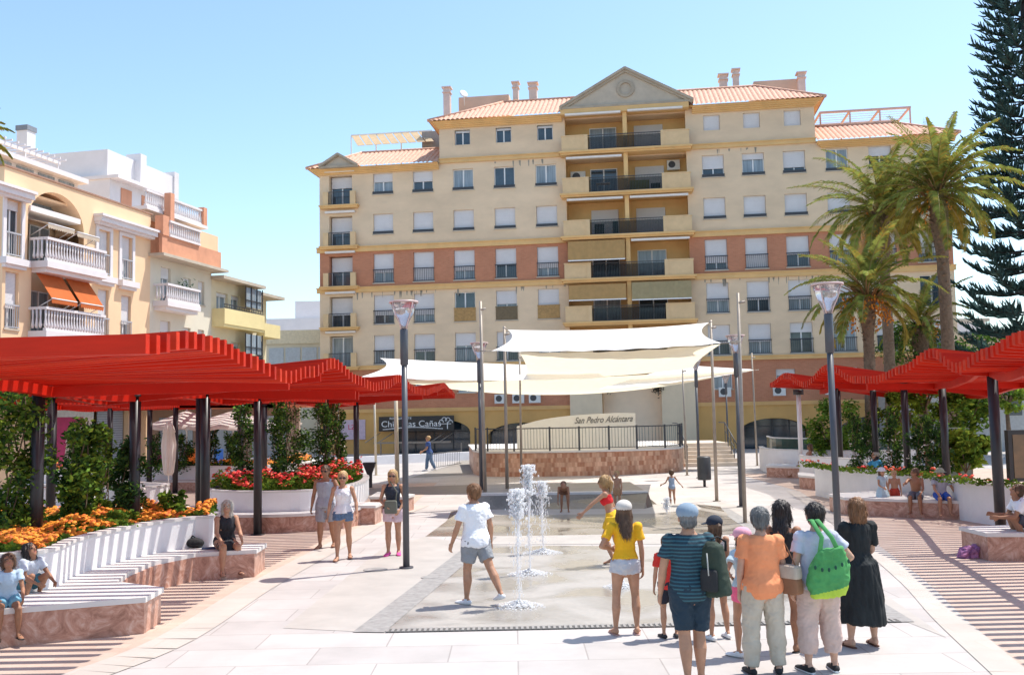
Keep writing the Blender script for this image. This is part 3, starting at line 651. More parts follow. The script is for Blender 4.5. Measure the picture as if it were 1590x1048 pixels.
for dx, dz, r in ((-.32, 0, .17), (-.1, .14, .2), (.16, .12, .2), (.36, -.02, .16)):
    for k in range(16):
        t0 = 2*pi*k/16; t1_ = 2*pi*(k+1)/16
        if sin((t0+t1_)/2) < -.3: continue
        P4 = [(uc+dx+rr*cos(a_), vc+dz+rr*sin(a_)) for rr, a_ in ((r-.04, t0), (r, t0), (r, t1_), (r-.04, t1_))]
        mb.hexa([q(x, .505, y) for x, y in P4], [q(x, .52, y) for x, y in P4])
mb.box(uc+.1, uc+.16, .505, .52, v1+.12, vc, 0, T); mb.box(uc-.4, uc+.4, .505, .52, vc-.16, vc-.12, 0, T)
mb.build('tree_emblem', swh, sg)
mb = MB()
for k in range(20):
    t_ = k/19; uu = lerp(u0+.3, u1-1.2, t_); mb.box(uu, uu+.38, .505, .515, v1+.12+.12*sin(t_*pi), v1+.17+.13*sin(t_*pi), 0, T)
mb.build('swoosh', swh, sg)
ar = MB()
for px in (590, 610, 690, 703):
    a, b = MF.f(px, 672, .5), MF.f(px-12, 696, 2.2); ar.tube([q(a[0], .4, a[1]), q(a[0]-.5, 2.6, .9)], [.03, .03], 6)
ar.box(MF.f(580, 690, 2.6)[0], MF.f(700, 690, 2.6)[0], 2.5, 2.62, .8, .92, 0, T)
for uu in (-9.2, -3.4): ar.box(uu, uu+.08, 2.5, 2.6, 0, .8, 0, T)
ar.build('awning_arm', steel, sg)
po = thing('wall_poster', 'pale pink advertising poster with red lettering on the yellow ground floor wall', 'poster')
u0, v0 = MF.f(525, 652, .1); u1, v1 = MF.f(567, 682, .1)
mb = MB(); mb.box(u0, u1, .02, .08, v1, v0, 0, T); mb.build('panel', mat('poster_pink', (.62, .48, .58), .6), po)
R5 = Matrix.Translation(T(Vector((0, .085, 0)))) @ Matrix(((MF.u.x, 0, MF.n.x, 0), (MF.u.y, 0, MF.n.y, 0), (0, 1, 0, 0), (0, 0, 0, 1)))
text_mesh('lettering', 'LZ', .5, mat('poster_red', (.6, .02, .1), .6), po, R5 @ Matrix.Translation(((u0+u1)/2, v1+.75, 0)))
# ================================================================== left buildings
T = LF.T; LT = T; q = lambda u, w_, v: T(Vector((u, w_, v)))
railg = mat('rail_grey', (.42, .42, .44), .5); peach = mat('peach_wall', (.80, .56, .35), .85, .06, .5, .1, 25)
whi = mat('left_white', (.72, .68, .68), .7, .05, 1); terrw = mat('terracotta_wall', (.64, .30, .18), .85, .12, 1.2)
creamw = mat('cream_wall', (.68, .62, .50), .85, .06, .6); olivew = mat('yellow_beige', (.68, .60, .42), .85, .07, .6); yelb = mat('balcony_yellow', (.76, .63, .32), .8, .06, 1)
orange = translucent('orange_awning', (.66, .19, .07), .3); cawn = translucent('cream_awning', (.72, .62, .50), .35)
def balustrade(T, parent, u0, u1, w, v0, h=1.0, side=True):
    mb = MB(); mb.box(u0, u1, w-.12, w+.04, v0, v0+.12, 0, T); mb.box(u0-.03, u1+.03, w-.15, w+.07, v0+h-.12, v0+h, 0, T)
    def bal(p):
        mb.tube([p+Vector((0, 0, z)) for z in (.12, .25, .4, .6, h-.12)], [.045, .075, .05, .035, .055], 7)
    n = int((u1-u0)/.2)
    for k in range(n+1): bal(T(Vector((lerp(u0+.06, u1-.06, k/n), w-.04, v0))))
    if side:
        for uu in (u0, u1):
            mb.box(uu-.05, uu+.05, 0, w-.16, v0+h-.12, v0+h-.002, 0, T)
            for j in range(1, int(w/.2)): bal(T(Vector((uu, j*.2, v0))))
    return mb.build('balustrade', whi, parent)
B1 = thing('peach_building', 'peach rendered building with white balustraded balconies, big arch and orange awnings at left', 'building')
wl = MB(); hl = [(-2.25, -1.35, 10.1, 12.6), (-.9, 3.0, 10.05, 14), (4.1, 5.0, 10.15, 12.4), (6.0, 6.9, 10.15, 12.4), (-2.2, -1.4, 6.9, 9.4), (-.6, 3.1, 6.9, 9.6), (4.15, 5.0, 6.9, 9.4), (6.05, 6.9, 6.9, 9.3), (-.5, 6.8, .3, 3.8)]
wall_holes(wl, T, -2.4, 8.6, 0, 14, hl, depth=.3)
arcc, arcr = 1.05, 1.95
N = 20
for k in range(N):
    t0, t1_ = pi-pi*k/N, pi-pi*(k+1)/N; p0 = (arcc+arcr*cos(t0), 11.9+1.65*sin(t0)); p1 = (arcc+arcr*cos(t1_), 11.9+1.65*sin(t1_))
    wl.quad(q(p0[0], 0, p0[1]), q(p1[0], 0, p1[1]), q(p1[0], 0, 14), q(p0[0], 0, 14)); wl.quad(q(p0[0], -1.6, p0[1]), q(p1[0], -1.6, p1[1]), q(p1[0], 0, p1[1]), q(p0[0], 0, p0[1]))
wl.quad(q(-2.4, -14, 0), q(-2.4, 0, 0), q(-2.4, 0, 14), q(-2.4, -14, 14)); wl.box(-2.4, 8.6, -.3, -.002, 14, 14.02, 0, T); wl.quad(q(-2.4, -.3, 13.5), q(8.6, -.3, 13.5), q(8.6, -.3, 14), q(-2.4, -.3, 14))
wl.box(-2.3, 8.5, -14, -.36, 13.2, 13.3, 0, T); wl.box(-2.35, 8.55, -2.2, -1.8, 0, 13.2, 0, T)
wl.quad(q(8.6, 0, 0), q(8.6, -14, 0), q(8.6, -14, 14), q(8.6, 0, 14))
wl.build('wall', peach, B1)
mb = MB(); mb.box(-2.5, 8.7, -.35, .06, 14.022, 14.1, 0, T); mb.build('parapet_cap', mat('cap_brown', (.35, .2, .14)), B1)
for a, b, c, d, bb, cur in ((-2.25, -1.35, 10.1, 12.6, .15, 0), (4.1, 5.0, 10.15, 12.4, .55, 1), (6.0, 6.9, 10.15, 12.4, .5, 1), (-2.2, -1.4, 6.9, 9.4, .62, 0), (4.15, 5.0, 6.9, 9.4, .6, 0), (6.05, 6.9, 6.9, 9.3, .6, 0)):
    wn = window(T, B1, a, b, c, d, blind=bb, rail=('bars', 1.0), curtain=cur, w=-.2, sill=True, iron_m=railg)
    if c > 10:
        s_ = MB(); s_.box(a-.22, a-.02, .003, .07, c-.1, d+.2, 0, T); s_.box(b+.02, b+.22, .003, .07, c-.1, d+.2, 0, T); s_.box(a-.02, b+.02, .003, .07, d+.02, d+.2, 0, T)
        s_.box(a-.3, b+.3, .003, .32, c-.4, c-.1, 0, T); s_.box(a-.2, b+.2, .003, .2, c-.55, c-.402, 0, T); s_.build('surround', whi, wn)
for a, b in ((-3.4, -1.0), (3.75, 8.62)):
    mb = MB(); mb.box(a, b, .003, .45, 12.75, 13.0, 0, T); mb.box(a-.05, b+.05, .003, .55, 13.0, 13.12, 0, T); mb.box(a+.05, b-.05, .003, .3, 12.62, 12.748, 0, T); mb.build('cornice', whi, B1)
for v in (10.05, 6.88):
    mb = MB(); mb.box(-.75, 3.55, -.3, .95, v-.3, v, 0, T); mb.box(-.6, 3.4, .003, .75, v-.5, v-.302, 0, T); bal = mb.build('balcony', whi, B1)
    balustrade(T, bal, -.7, 3.5, .85, v+.002, 1.08)
    window(T, bal, -.3, 1.0, v, v+2.2, blind=.5 if v > 10 else 0, w=-1.7, name='balcony_door', sill=False); window(T, bal, 1.3, 2.7, v, v+2.2, w=-1.7, curtain=1, name='balcony_door', sill=False)
mb = MB(); mb.box(-.85, 2.6, -1.4, .1, 12.35, 12.6, 0, T); mb.box(-.85, 2.95, -1.5, -1.3, 12.6, 13.5, 1, T); mb.build('loggia_beam', [whi, glassl], B1)
def awning(T, parent, u0, u1, w0, v0, w1, v1, m, val=.18):
    mb = MB(); n = 12
    pa = lambda u, w_, v: T(Vector((u, w_, v)))
    for k in range(n):
        a, b = lerp(u0, u1, k/n), lerp(u0, u1, (k+1)/n)
        mb.hexa([pa(a, w0, v0), pa(b, w0, v0), pa(b, w1, v1), pa(a, w1, v1)], [pa(a, w0, v0+.02), pa(b, w0, v0+.02), pa(b, w1, v1+.02), pa(a, w1, v1+.02)])
        mb.hexa([pa(a, w1, v1-val), pa((a+b)/2, w1, v1-val-.06), pa((a+b)/2, w1+.012, v1-val-.06), pa(a, w1+.012, v1-val)], [pa(a, w1, v1-.002), pa((a+b)/2, w1, v1-.002), pa((a+b)/2, w1+.012, v1-.002), pa(a, w1+.012, v1-.002)])
        mb.hexa([pa((a+b)/2, w1, v1-val-.06), pa(b, w1, v1-val), pa(b, w1+.012, v1-val), pa((a+b)/2, w1+.012, v1-val-.06)], [pa((a+b)/2, w1, v1-.002), pa(b, w1, v1-.002), pa(b, w1+.012, v1-.002), pa((a+b)/2, w1+.012, v1-.002)])
    a_ = mb.build('awning', m, parent)
    f = MB()
    for uu in (u0+.1, u1-.1): f.tube([pa(uu, w1, v1), pa(uu, -.1, v1-.5)], [.02, .02], 6)
    f.tube([pa(u0, w1, v1), pa(u1, w1, v1)], [.03, .03], 6); f.build('awning_arm', framew, a_)
awning(T, B1, -.5, 1.25, .15, 9.55, 1.0, 8.35, orange); awning(T, B1, 1.5, 3.2, .15, 9.55, 1.0, 8.35, orange)
awning(T, B1, -.7, 1.1, -.6, 12.1, .9, 11.75, cawn); awning(T, B1, 1.3, 2.95, -.6, 12.1, .9, 11.7, cawn)
# penthouse pergola and windows
ph = MB(); ph.box(-2.3, 5.4, -2.4, -2.2, 13.3, 15.15, 0, T); ph.box(-2.4, 5.6, -2.5, -1.7, 15.152, 15.4, 0, T)
for k in range(5): ph.box(-2.1+k*1.5, -.95+k*1.5, -2.19, -2.14, 14.2, 15.05, 1, T)
ph.build('penthouse', [whi, glassl], B1)
lt = MB(); lt.box(-3.2, 5.2, -3.2, -3.1, 16.2, 16.35, 0, T); lt.box(-3.2, 5.2, -5.2, -5.1, 16.2, 16.35, 0, T)
for k in range(20): uu = -3.1+k*.43; lt.box(uu, uu+.06, -5.6, -2.7, 16.352, 16.45, 0, T)
for uu in (-2.6, 0, 2.6, 5): lt.box(uu, uu+.08, -3.19, -3.11, 15, 16.2, 0, T)
lt.box(-4.1, -4.05, -3, -2.9, 13, 17.2, 0, T)
lt.build('roof_lattice', whi, B1)
# ground floor shop of the peach building
sh = MB(); sh.box(-2.4, 8.6, .01, .6, 3.85, 4.15, 0, T); sh.box(-3, 8.6, -.2, 1.6, 3.6, 3.84, 1, T)
sh.build('canopy', [whi, iron], B1)
bb = MB(); bb.box(.1, 4.3, -.3, -.25, .3, 3.5, 0, T); bb.box(1.2, 3.5, -.249, -.24, .5, 3.0, 1, T); bb.box(3.5, 4.25, -.249, -.24, .5, 3.0, 2, T); bb.box(4.6, 6.7, -.3, -.26, .3, 3.5, 3, T)
bb.ell(T(Vector((3.85, -.22, 1.7))), (.02, .3, .8), 12, 8, mi=4)
bb.build('shop_front', [mat('shop_white', (.62, .60, .58)), mat('magenta_print', (.45, .035, .12), .5), mat('skin_print', (.75, .62, .55), .5), brick_mat('grey_shutter', (.42, .44, .48), (.40, .42, .46), (.22, .23, .26), 9, .12, .02, vertical=True), mat('orange_print', (.7, .12, .02), .5)], B1)
# building 2
B2 = thing('terracotta_top_building', 'cream building with terracotta parapets and white balustrades between the peach and yellow-balconied ones', 'building')
hl = [(9.6, 10.6, 9.4, 11.3), (11.9, 12.7, 9.6, 11.0), (13.5, 14.2, 9.6, 11.0), (9.6, 10.6, 6.4, 8.3), (11.9, 12.7, 6.6, 8.1), (13.5, 14.2, 6.6, 8.1)]
wl = MB(); wall_holes(wl, T, 8.6, 15.0, 0, 11.7, hl, depth=.3); wl.box(8.62, 14.98, -12, -.4, 11.5, 11.65, 0, T); wl.box(8.62, 14.98, -1.2, -1, 0, 11.5, 0, T)
wl.quad(q(8.6, -12, 11), q(8.6, 0, 11), q(8.6, 0, 11.7), q(8.6, -12, 11.7)); wl.quad(q(15, 0, 0), q(15, -12, 0), q(15, -12, 11.7), q(15, 0, 11.7)); wl.build('wall', creamw, B2)
for h in hl: window(T, B2, *h, blind=.3, curtain=1, rail=None)
mb = MB(); mb.box(8.4, 15.4, -.5, .95, 11.7, 11.86, 0, T); mb.build('eave', stonem, B2)
mb = MB(); mb.box(8.7, 15.0, .45, .65, 11.862, 12.9, 0, T); mb.box(8.7, 9.3, .2, .7, 12.902, 14.0, 0, T); mb.box(12.9, 15.0, -2, .44, 12.3, 13.9, 1, T); mb.box(8.8, 12.9, -2.2, -2, 11.9, 14.4, 0, T); mb.box(8.7, 15.1, -2.3, -.3, 14.4, 14.6, 2, T)
mb.box(10.2, 10.6, -.2, .2, 13, 15.6, 0, T); mb.box(14.6, 15, -.7, -.3, 14.6, 15.7, 0, T)
mb.build('roof_parapet', [terrw, peach, whi], B2)
balustrade(T, B2, 9.3, 12.5, .72, 12.9, .9, False); balustrade(T, B2, 8.8, 14.6, -.45, 14.6, .95, False)
mb = MB(); mb.box(8.9, 12.3, .003, .9, 9.0, 9.3, 0, T); mb.box(9, 12.2, .003, .75, 8.8, 8.998, 0, T); bal = mb.build('balcony', whi, B2); balustrade(T, bal, 8.95, 12.25, .82, 9.302, .95)
mb = MB(); random.seed(5)
for k in range(120):
    c = T(Vector((11.3+random.gauss(0, .3), .45+random.gauss(0, .15), 10.2+random.gauss(0, .25)))); d = Vector((random.uniform(-1, 1), random.uniform(-1, 1), random.uniform(-.3, 1))).normalized()*.22; s_ = d.cross(Vector((0, 0, 1))).normalized()*.05
    mb.add([c-s_, c+d, c+s_], [(0, 1, 2)])
mb.build('balcony_plant', leaf_mat('dark_leaf', (.04, .09, .03)), bal)
# white stepped volumes above
def lbox(mb, x0, x1, yt, yb, w_, d, mi=0):
    u0, vt = LF.f(x0, yt, w_); u1 = LF.f(x1, yt, w_)[0]; vb = LF.f(x0, yb, w_)[1]; mb.box(u0, u1, w_-d, w_, vb, vt, mi, T)
mb = MB()
mb.box(9.2, 15.0, -8, -3, 13.9, 16.4, 0, T); mb.box(9.1, 15.2, -8, -2.4, 16.402, 16.6, 0, T); mb.box(9.8, 16.5, -9, -3.6, 16.602, 18.3, 0, T); mb.box(16.5, 17, -9, -3.5, 14, 18.6, 0, T)
mb.box(12.4, 13, -4.2, -3.2, 16.602, 18.7, 0, T); mb.box(9.0, 9.7, -9, -8.3, 16.602, 19.6, 0, T); mb.box(8.95, 9.75, -9.05, -8.25, 19.602, 19.9, 1, T)
mb.box(10.2, 11.2, -2.99, -2.95, 15.1, 16.1, 2, T); mb.box(12.2, 13.2, -2.99, -2.95, 14.9, 16.1, 2, T)
mb.build('roof_storey', [whi, mat('chimney_cap', (.2, .22, .25)), terrw], B2)
# building 3
B3 = thing('yellow_balcony_building', 'beige building with overhanging flat roof and solid yellow balconies, farthest of the left row', 'building')
hl = [(15.6, 17, 8.7, 10.6), (17.4, 18.6, 8.7, 10.6), (15.6, 17, 5.7, 7.6), (17.4, 18.6, 5.7, 7.6)]
wl = MB(); wall_holes(wl, T, 15.01, 20.8, 0, 11.3, hl, depth=.3); wl.quad(q(20.8, 0, 0), q(20.8, -10, 0), q(20.8, -10, 11.3), q(20.8, 0, 11.3)); wl.box(15.1, 20.7, -1.2, -1, 0, 11.2, 0, T); wl.build('wall', olivew, B3)
for h in hl: window(T, B3, *h, curtain=1, blind=.1)
mb = MB(); mb.box(14.9, 20.4, -3, .9, 11.302, 11.5, 0, T); mb.box(20.4, 23.6, -3, .7, 10.9, 11.1, 0, T); mb.build('roof', stonem, B3)
for v in (8.4, 5.4):
    mb = MB(); mb.box(15.1, 20.3, .003, .8, v, v+.15, 0, T); mb.box(15.1, 20.3, .7, .85, v+.152, v+1.1, 0, T); mb.box(15.1, 15.25, .003, .698, v+.152, v+1.1, 0, T); bal = mb.build('balcony', yelb, B3)
    rr = MB(); railing_run(rr, T, 15.2, 20.2, .77, v+1.1, .3, .3); 
    for k in range(4): x = 17.9+k*.75; rr.box(x, x+.05, .72, .78, v+1.4, v+2.8, 0, T)
    rr.box(17.9, 20.2, .72, .78, v+1.9, v+1.95, 0, T); rr.build('railing', iron, bal)
    gl = MB(); gl.box(18.0, 20.1, .7, .71, v+1.5, v+2.75, 0, T); gl.build('glazing', glassl, bal)
mb = MB(); mb.box(20.81, 23.2, -6, -.5, 0, 10.9, 0, T); mb.box(21.0, 23.3, -.498, .5, 8.2, 9.1, 1, T); mb.box(21.0, 23.3, -.498, .5, 5.2, 6.1, 1, T); mb.box(21.6, 22.6, -.497, -.45, 6.3, 8, 2, T); mb.build('rear_wing', [olivew, yelb, glassd], B3)
# low building closing the square, and hazy white houses behind
LB = thing('low_building', 'low cream building with grey shutters between the left row and the big block', 'building')
mb = MB(); A = at(418, 560, 76); B = at(500, 560, 76)
mb.box(A.x-3, B.x+6, 76, 84, 0, at(450, 518, 76).z, 0); mb.box(A.x-3.2, B.x+6.2, 75.8, 76, at(450, 534, 76).z, at(450, 515, 76).z+.1, 1)
for k in range(5): x = A.x+k*1.3; mb.box(x, x+1.15, 75.93, 75.99, at(450, 565, 76).z, at(450, 540, 76).z, 2)
mb.build('wall', [creamw, yelb if False else mat('low_cream', (.72, .62, .44)), mat('shutter_grey', (.48, .52, .56))], LB)
WH = thing('white_house', 'distant white house with a roof terrace seen over the low cream building', 'building')
mb = MB(); A = at(425, 495, 110); mb.box(A.x-2, A.x+9, 110, 120, 0, A.z, 0); mb.box(A.x+2, A.x+7, 112, 118, A.z+.003, A.z+2.2, 0); mb.box(A.x+7.5, A.x+7.6, 110, 110.1, A.z, A.z+3, 0); mb.build('wall', whi, WH)
mb = MB(); mb.box(A.x-1, A.x+.3, 109.9, 109.98, A.z-2.4, A.z-1, 0); mb.build('window', glassl, WH)
# ================================================================== pergolas
WL = [(9.2, 3.62), (10.6, 3.76), (11.6, 3.76), (12.6, 3.66), (14.6, 3.5), (16, 3.64), (17.6, 3.86), (19.5, 3.62), (21, 3.52), (22.3, 3.6), (24, 3.8), (26.6, 3.57), (28.5, 3.55), (31, 3.7), (34, 3.9), (36.5, 3.75), (38.6, 3.6)]
WR = [(9, 3.9), (11.5, 3.6), (14.5, 3.88), (16.2, 3.74), (18, 3.58), (20, 3.97), (22, 3.72), (24.4, 3.56), (26.5, 3.62), (29.5, 4.1), (32.5, 3.66), (35.5, 4.08), (38.3, 3.8)]
def swave(tab, x):
    for (a, b), (c, d) in zip(tab, tab[1:]):
        if x <= c:
            t = max(0, min(1, (x-a)/(c-a))); return b+(d-b)*(.5-.5*cos(pi*t))
    return tab[-1][1]
def post(parent, x, y, z1=3.34, r=.1):
    mb = MB(); mb.tube([(x, y, 0), (x, y, z1)], [r, r], 16); mb.tube([(x, y, z1-.04), (x, y, z1+.0)], [r*1.35, r*1.35], 16); mb.tube([(x, y, 0), (x, y, .02)], [r*1.7, r*1.7], 16)
    return mb.build('post', darkp, parent)
def pergola(label, E, W, y0, y1, width, posts, sgn, offT=None):
    t = thing('pergola', label, 'pergola', group='wavy red slatted pergolas')
    mb = MB(); y = y0; k = 0
    while y < y1:
        x = interp(E, y); z = swave(W, y); xa, xb = (x-width, x) if sgn < 0 else (x, x+width)
        zi = 3.56-.65*(z-3.66); ends = ((zi, z) if sgn < 0 else (z, zi)); za, zb_ = ends; mb.hexa([(xa, y, za-.19), (xb, y, zb_-.19), (xb, y+.10, zb_-.19), (xa, y+.10, za-.19)], [(xa, y, za), (xb, y, zb_), (xb, y+.10, zb_), (xa, y+.10, za)], (0, 1, 0, 2, 0, 1, 2, 0, 0, 2, 1)[(k*7) % 11]); y += .28; k += 1; continue
        tl = .02*sin(k*1.7); mb.hexa([(xa, y, z-.2+tl), (xb, y, z-.2), (xb, y+.10, z-.2), (xa, y+.10, z-.2+tl)], [(xa, y, z+tl), (xb, y, z), (xb, y+.10, z), (xa, y+.10, z+tl)]); y += .28; k += 1
    mb.build('slat_roof', [red, red2, red3], t)
    zat = lambda yy, o_: (lambda z_: lerp(z_, 3.56-.65*(z_-3.66), max(0, min(1, o_/width)))-.215)(swave(W, yy))
    for off in ((-1, width-.35) if offT else (width-1.0,)):
        oo = (lambda v_: interp(offT, v_)) if off < 0 else (lambda v_: off)
        mb = MB(); pts = []; yy = y0
        while yy < y1: pts.append((interp(E, yy)+sgn*oo(yy), yy)); yy += .5
        for (a, b), (c, d) in zip(pts, pts[1:]):
            za, zc = zat(b, oo(b)), zat(d, oo(d))
            mb.hexa([(a-.06, b, za-.16), (a+.06, b, za-.16), (c+.06, d, zc-.16), (c-.06, d, zc-.16)], [(a-.06, b, za), (a+.06, b, za), (c+.06, d, zc), (c-.06, d, zc)])
        mb.build('beam', redb, t)
    for (x, y) in posts:
        xe = interp(E, y); post(t, x, y, zat(y, abs(x-xe))-.03)
        a, b = (xe-width+.2, xe-.3) if sgn < 0 else (xe+.3, xe+width-.2)
        mb = MB(); za, zb2 = zat(y, abs(a-xe)), zat(y, abs(b-xe)); mb.hexa([(a, y-.05, za-.17), (b, y-.05, zb2-.17), (b, y+.05, zb2-.17), (a, y+.05, za-.17)], [(a, y-.05, za-.002), (b, y-.05, zb2-.002), (b, y+.05, zb2-.002), (a, y+.05, za-.002)]); mb.build('cross_beam', redb, t)
    return t
PLp = [(-7.75, 15.8), (-6.95, 17.8), (-6.55, 20.6), (-6.75, 20.9), (-6.2, 23.5), (-5.8, 30), (-5.6, 34.5)]
pergola('long red wavy slatted pergola on black posts over the left benches and flower beds', EL, WL, 9.2, 38.5, 4.6, PLp, -1, [(9, 4.2), (15.8, 4.2), (17.8, 3.7), (20.6, 3.5), (23.5, 3.37), (30, 3.3), (38, 3.2)])
EL2 = [(12, -8.5), (16, -8.5), (22, -7.95), (30, -8.3), (40, -9)]
pergola('red slatted pergola behind the long left one, seen beneath it', EL2, [(y-1.8, z-.07) for y, z in WL]+[(44, 3.5)], 19.0, 41, 5.0, [(-10, 21), (-8.9, 28), (-8.5, 30.2), (-9.5, 37), (-12.9, 37)], -1)
EL3 = [(34, -12.5), (44, -13.5)]
pergola('far left red pergola before the cafe terrace, over the rear planter', EL3, [(y+6, z-.15) for y, z in WL], 35, 43, 5.5, [(-15.4, 37), (-14, 37.3), (-13.2, 42)], -1)
ER0 = [(9, 6.3), (11, 6.9), (14.3, 7.6), (19.8, 8.65), (27, 9.45), (38.5, 10.2)]
pergola('long red wavy slatted pergola on black posts over the right hand benches', ER0, WR, 9.4, 38.4, 4.9, [(9.42, 19), (11.75, 26.5), (11.55, 28.6), (11.6, 31.2), (11.9, 35.5)], 1, [(9, .9), (19, .9), (26.5, 2.2), (38, 1.9)])
wp = MB(); c = at(1243, 690, 38); wp.tube([(c.x, 38, 0), (c.x, 38, 3.3)], [.09, .09], 14); wp.tube([(c.x, 38, 3.3), (c.x, 38, 3.5)], [.2, .2], 14, 1)
tag(wp.build('support_post', [white, darkp]), 'white round post with a black head at the far tip of the right pergola', 'post')
# ================================================================== benches and planters
def stone_bench(name, label, poly, h=.46, grp='red marble benches with white tops'):
    t = thing(name, label, 'bench', group=grp)
    mb = MB(); mb.prism(poly, 0, h-.07); mb.build('base', marble, t)
    c = Vector((sum(p[0] for p in poly)/len(poly), sum(p[1] for p in poly)/len(poly)))
    pl = [(p[0]+(.03 if p[0] > c.x else -.03), p[1]+(.03 if p[1] > c.y else -.03)) for p in poly]
    mb = MB(); mb.prism(pl, h-.07, h); mb.build('seat', whitec, t); return t
G = lambda x, y, h=.48: tuple(gp(x, y, h)[:2])
ins = (-6.15, 15.6)
stone_bench('stone_bench', 'marble bench with two children sitting on it, nearest at left', [G(-80, 955), G(22, 943), G(224, 926), G(250, 912), G(178, 903), G(120, 905), G(85, 905), G(30, 915), G(-80, 925)], .48)
stone_bench('stone_bench', 'curved marble bench where the woman in black sits, left below the marigold wall', [G(178, 902.6), G(205, 886), G(241, 871), tuple(gp(300, 902)[:2]), tuple(gp(395, 896)[:2]), tuple(gp(411, 884)[:2]), G(303, 847), G(240, 858), G(180, 873), G(120, 892), G(85, 904.6), G(120, 904.6)], .478)
def wall_line(name, label, line, z0, z1, th=.16, m=white, cat='planter wall', cap=True, lean=.0):
    t = thing(name, label, cat); L_ = [Vector(p) for p in line]; mb = MB(); cp = MB(); n = len(L_)
    off = []
    for i in range(n):
        d = (L_[min(i+1, n-1)]-L_[max(i-1, 0)]).normalized(); off.append(Vector((-d.y, d.x)))
    def strip_(mb, o0, o1, za, zb):
        rings = []
        for p, n_ in zip(L_, off):
            a, b = p+n_*o0, p+n_*o1; rings.append([(a.x, a.y, za), (b.x, b.y, za), (b.x+n_.x*lean, b.y+n_.y*lean, zb), (a.x+n_.x*lean, a.y+n_.y*lean, zb)])
        mb.loft(rings, smooth=False)
    strip_(mb, 0, th, z0, z1-.05); mb.build('wall', m, t); strip_(cp, -.015+lean*.9, th+.015+lean*.9, z1-.05, z1); cp.build('coping', whitec, t); return t
w1 = smooth_line([G(-80, 932), G(30, 920), G(85, 911), G(120, 892), G(180, 873), G(240, 859), G(303, 849)], 5)
w1 += smooth_line([w1[-1], (-5.55, 18.0), (-6.2, 18.9), (-8, 19.6), (-12, 19.9)], 5)[1:]
wall_line('planter_wall', 'curved white wall of the marigold bed behind the left benches', w1, .40, 1.03)
def poly_top(name, poly, z, m):
    mb = MB(); mb.add([(p[0], p[1], z) for p in poly], [tuple(range(len(poly)))]); return stuff(tag(mb.build(name, m), 'dark soil of a planter bed', 'soil'))
soil = mat('soil', (.07, .045, .03), .95, .3, 8)
bed1 = w1+[(-16, 19.9), (-16, 12)]
o = poly_top('soil', bed1, .86, soil); o['label'] = 'dark soil of the marigold bed at left'
# planter 2
w2 = smooth_line([(-8.6, 26.5), (-7.9, 25.2), (-7, 24.5), (-6, 24.25), (-5, 24.55), (-4.45, 25.6), (-4.25, 28), (-4.9, 31), (-7, 32), (-8.6, 29)], 5)
w2b = w2[:-1]+[w2[0]]
wall_line('planter_wall', 'curved white wall round the red geranium bed behind the seated woman', [p for p in w2], .4, .98)
def offs(line, d):
    L_ = [Vector(p) for p in line]; out = []
    for i in range(len(L_)):
        t = (L_[min(i+1, len(L_)-1)]-L_[max(i-1, 0)]).normalized(); out.append(tuple(L_[i]+Vector((t.y, -t.x))*d))
    return out
seg = [p for p in w2 if True][0:26]
stone_bench('stone_bench', 'curved marble bench wrapped round the red geranium bed', list(offs(seg, .55))+list(reversed(seg)), .46)
stone_bench('stone_bench', 'small marble end block right of the walking couple', [(-4.35, 25.2), (-3.62, 25.15), (-3.55, 25.9), (-4.3, 26.2)], .50)
stone_bench('stone_bench', 'far marble bench end behind the end block, left of the woman with the handbag', [(-4.2, 28.3), (-3.2, 28.0), (-3.0, 28.9), (-4.2, 30)], .46)
o = poly_top('soil', w2, .84, soil); o['label'] = 'dark soil of the geranium bed'
# planter 3 at the back
w3 = smooth_line([(-19, 37.2), (-15.5, 38.3), (-13, 38.6), (-10.8, 37.9), (-9.4, 38.4), (-8.5, 41), (-9.5, 44), (-14, 45)], 5)
wall_line('planter_wall', 'long white wall of the rear flower bed before the cafe', w3, .35, .95)
stone_bench('stone_bench', 'long marble bench before the rear flower bed at left', offs(w3[:22], .7)+list(reversed(w3[:22])), .42)
o = poly_top('soil', w3+[(-19, 45)], .8, soil); o['label'] = 'dark soil of the rear flower bed'
w4 = smooth_line([(-15.5, 27.2), (-12.5, 27.8), (-10.6, 27.6), (-10.2, 28.8), (-12, 30)], 5)
wall_line('planter_wall', 'white wall end seen beyond the closed parasol at left', w4, .3, .92)
stone_bench('stone_bench', 'marble bench below the white wall beyond the closed parasol', offs(w4[:14], .6)+list(reversed(w4[:14])), .42)
# right side
stone_bench('stone_bench', 'marble bench block beside the man in white at the right edge', [(8.45, 17.55), (8.42, 18.5), (12.5, 18.9), (12.5, 16.9)], .5)
stone_bench('stone_bench', 'marble bench under the row of sitting children at right', [(8.55, 25.3), (8.5, 26.4), (9.9, 27.0), (11.0, 25.2), (10.9, 23.75), (9.7, 24.5)], .46)
stone_bench('stone_bench', 'marble bench of the man in blue, middle of the right side', [(9.9, 33.9), (10.3, 35.3), (12.3, 33.4), (12.3, 30.6), (11.2, 30.1)], .46)
stone_bench('stone_bench', 'farthest marble bench on the right side', [(10.25, 39.6), (10.8, 41.2), (14, 39.6), (13.6, 37.2), (12.4, 37.6)], .46)
wr1 = smooth_line([(9.7, 31), (9.85, 29.3), (10.1, 27.4), (10.9, 26.1), (11.1, 24.8), (10.98, 23.6), (11.5, 22.0), (12.6, 20.4), (14.5, 19.4)], 5)
wall_line('planter_wall', 'long white wall behind the sitting children at right', list(reversed(wr1)), .0, .95)
wr2 = smooth_line([(11.1, 37.4), (10.9, 36), (11.5, 34.3), (11.9, 32.6), (11.7, 31.2)], 5)
wall_line('planter_wall', 'white wall behind the man in blue', list(reversed(wr2)), .0, 1.02)
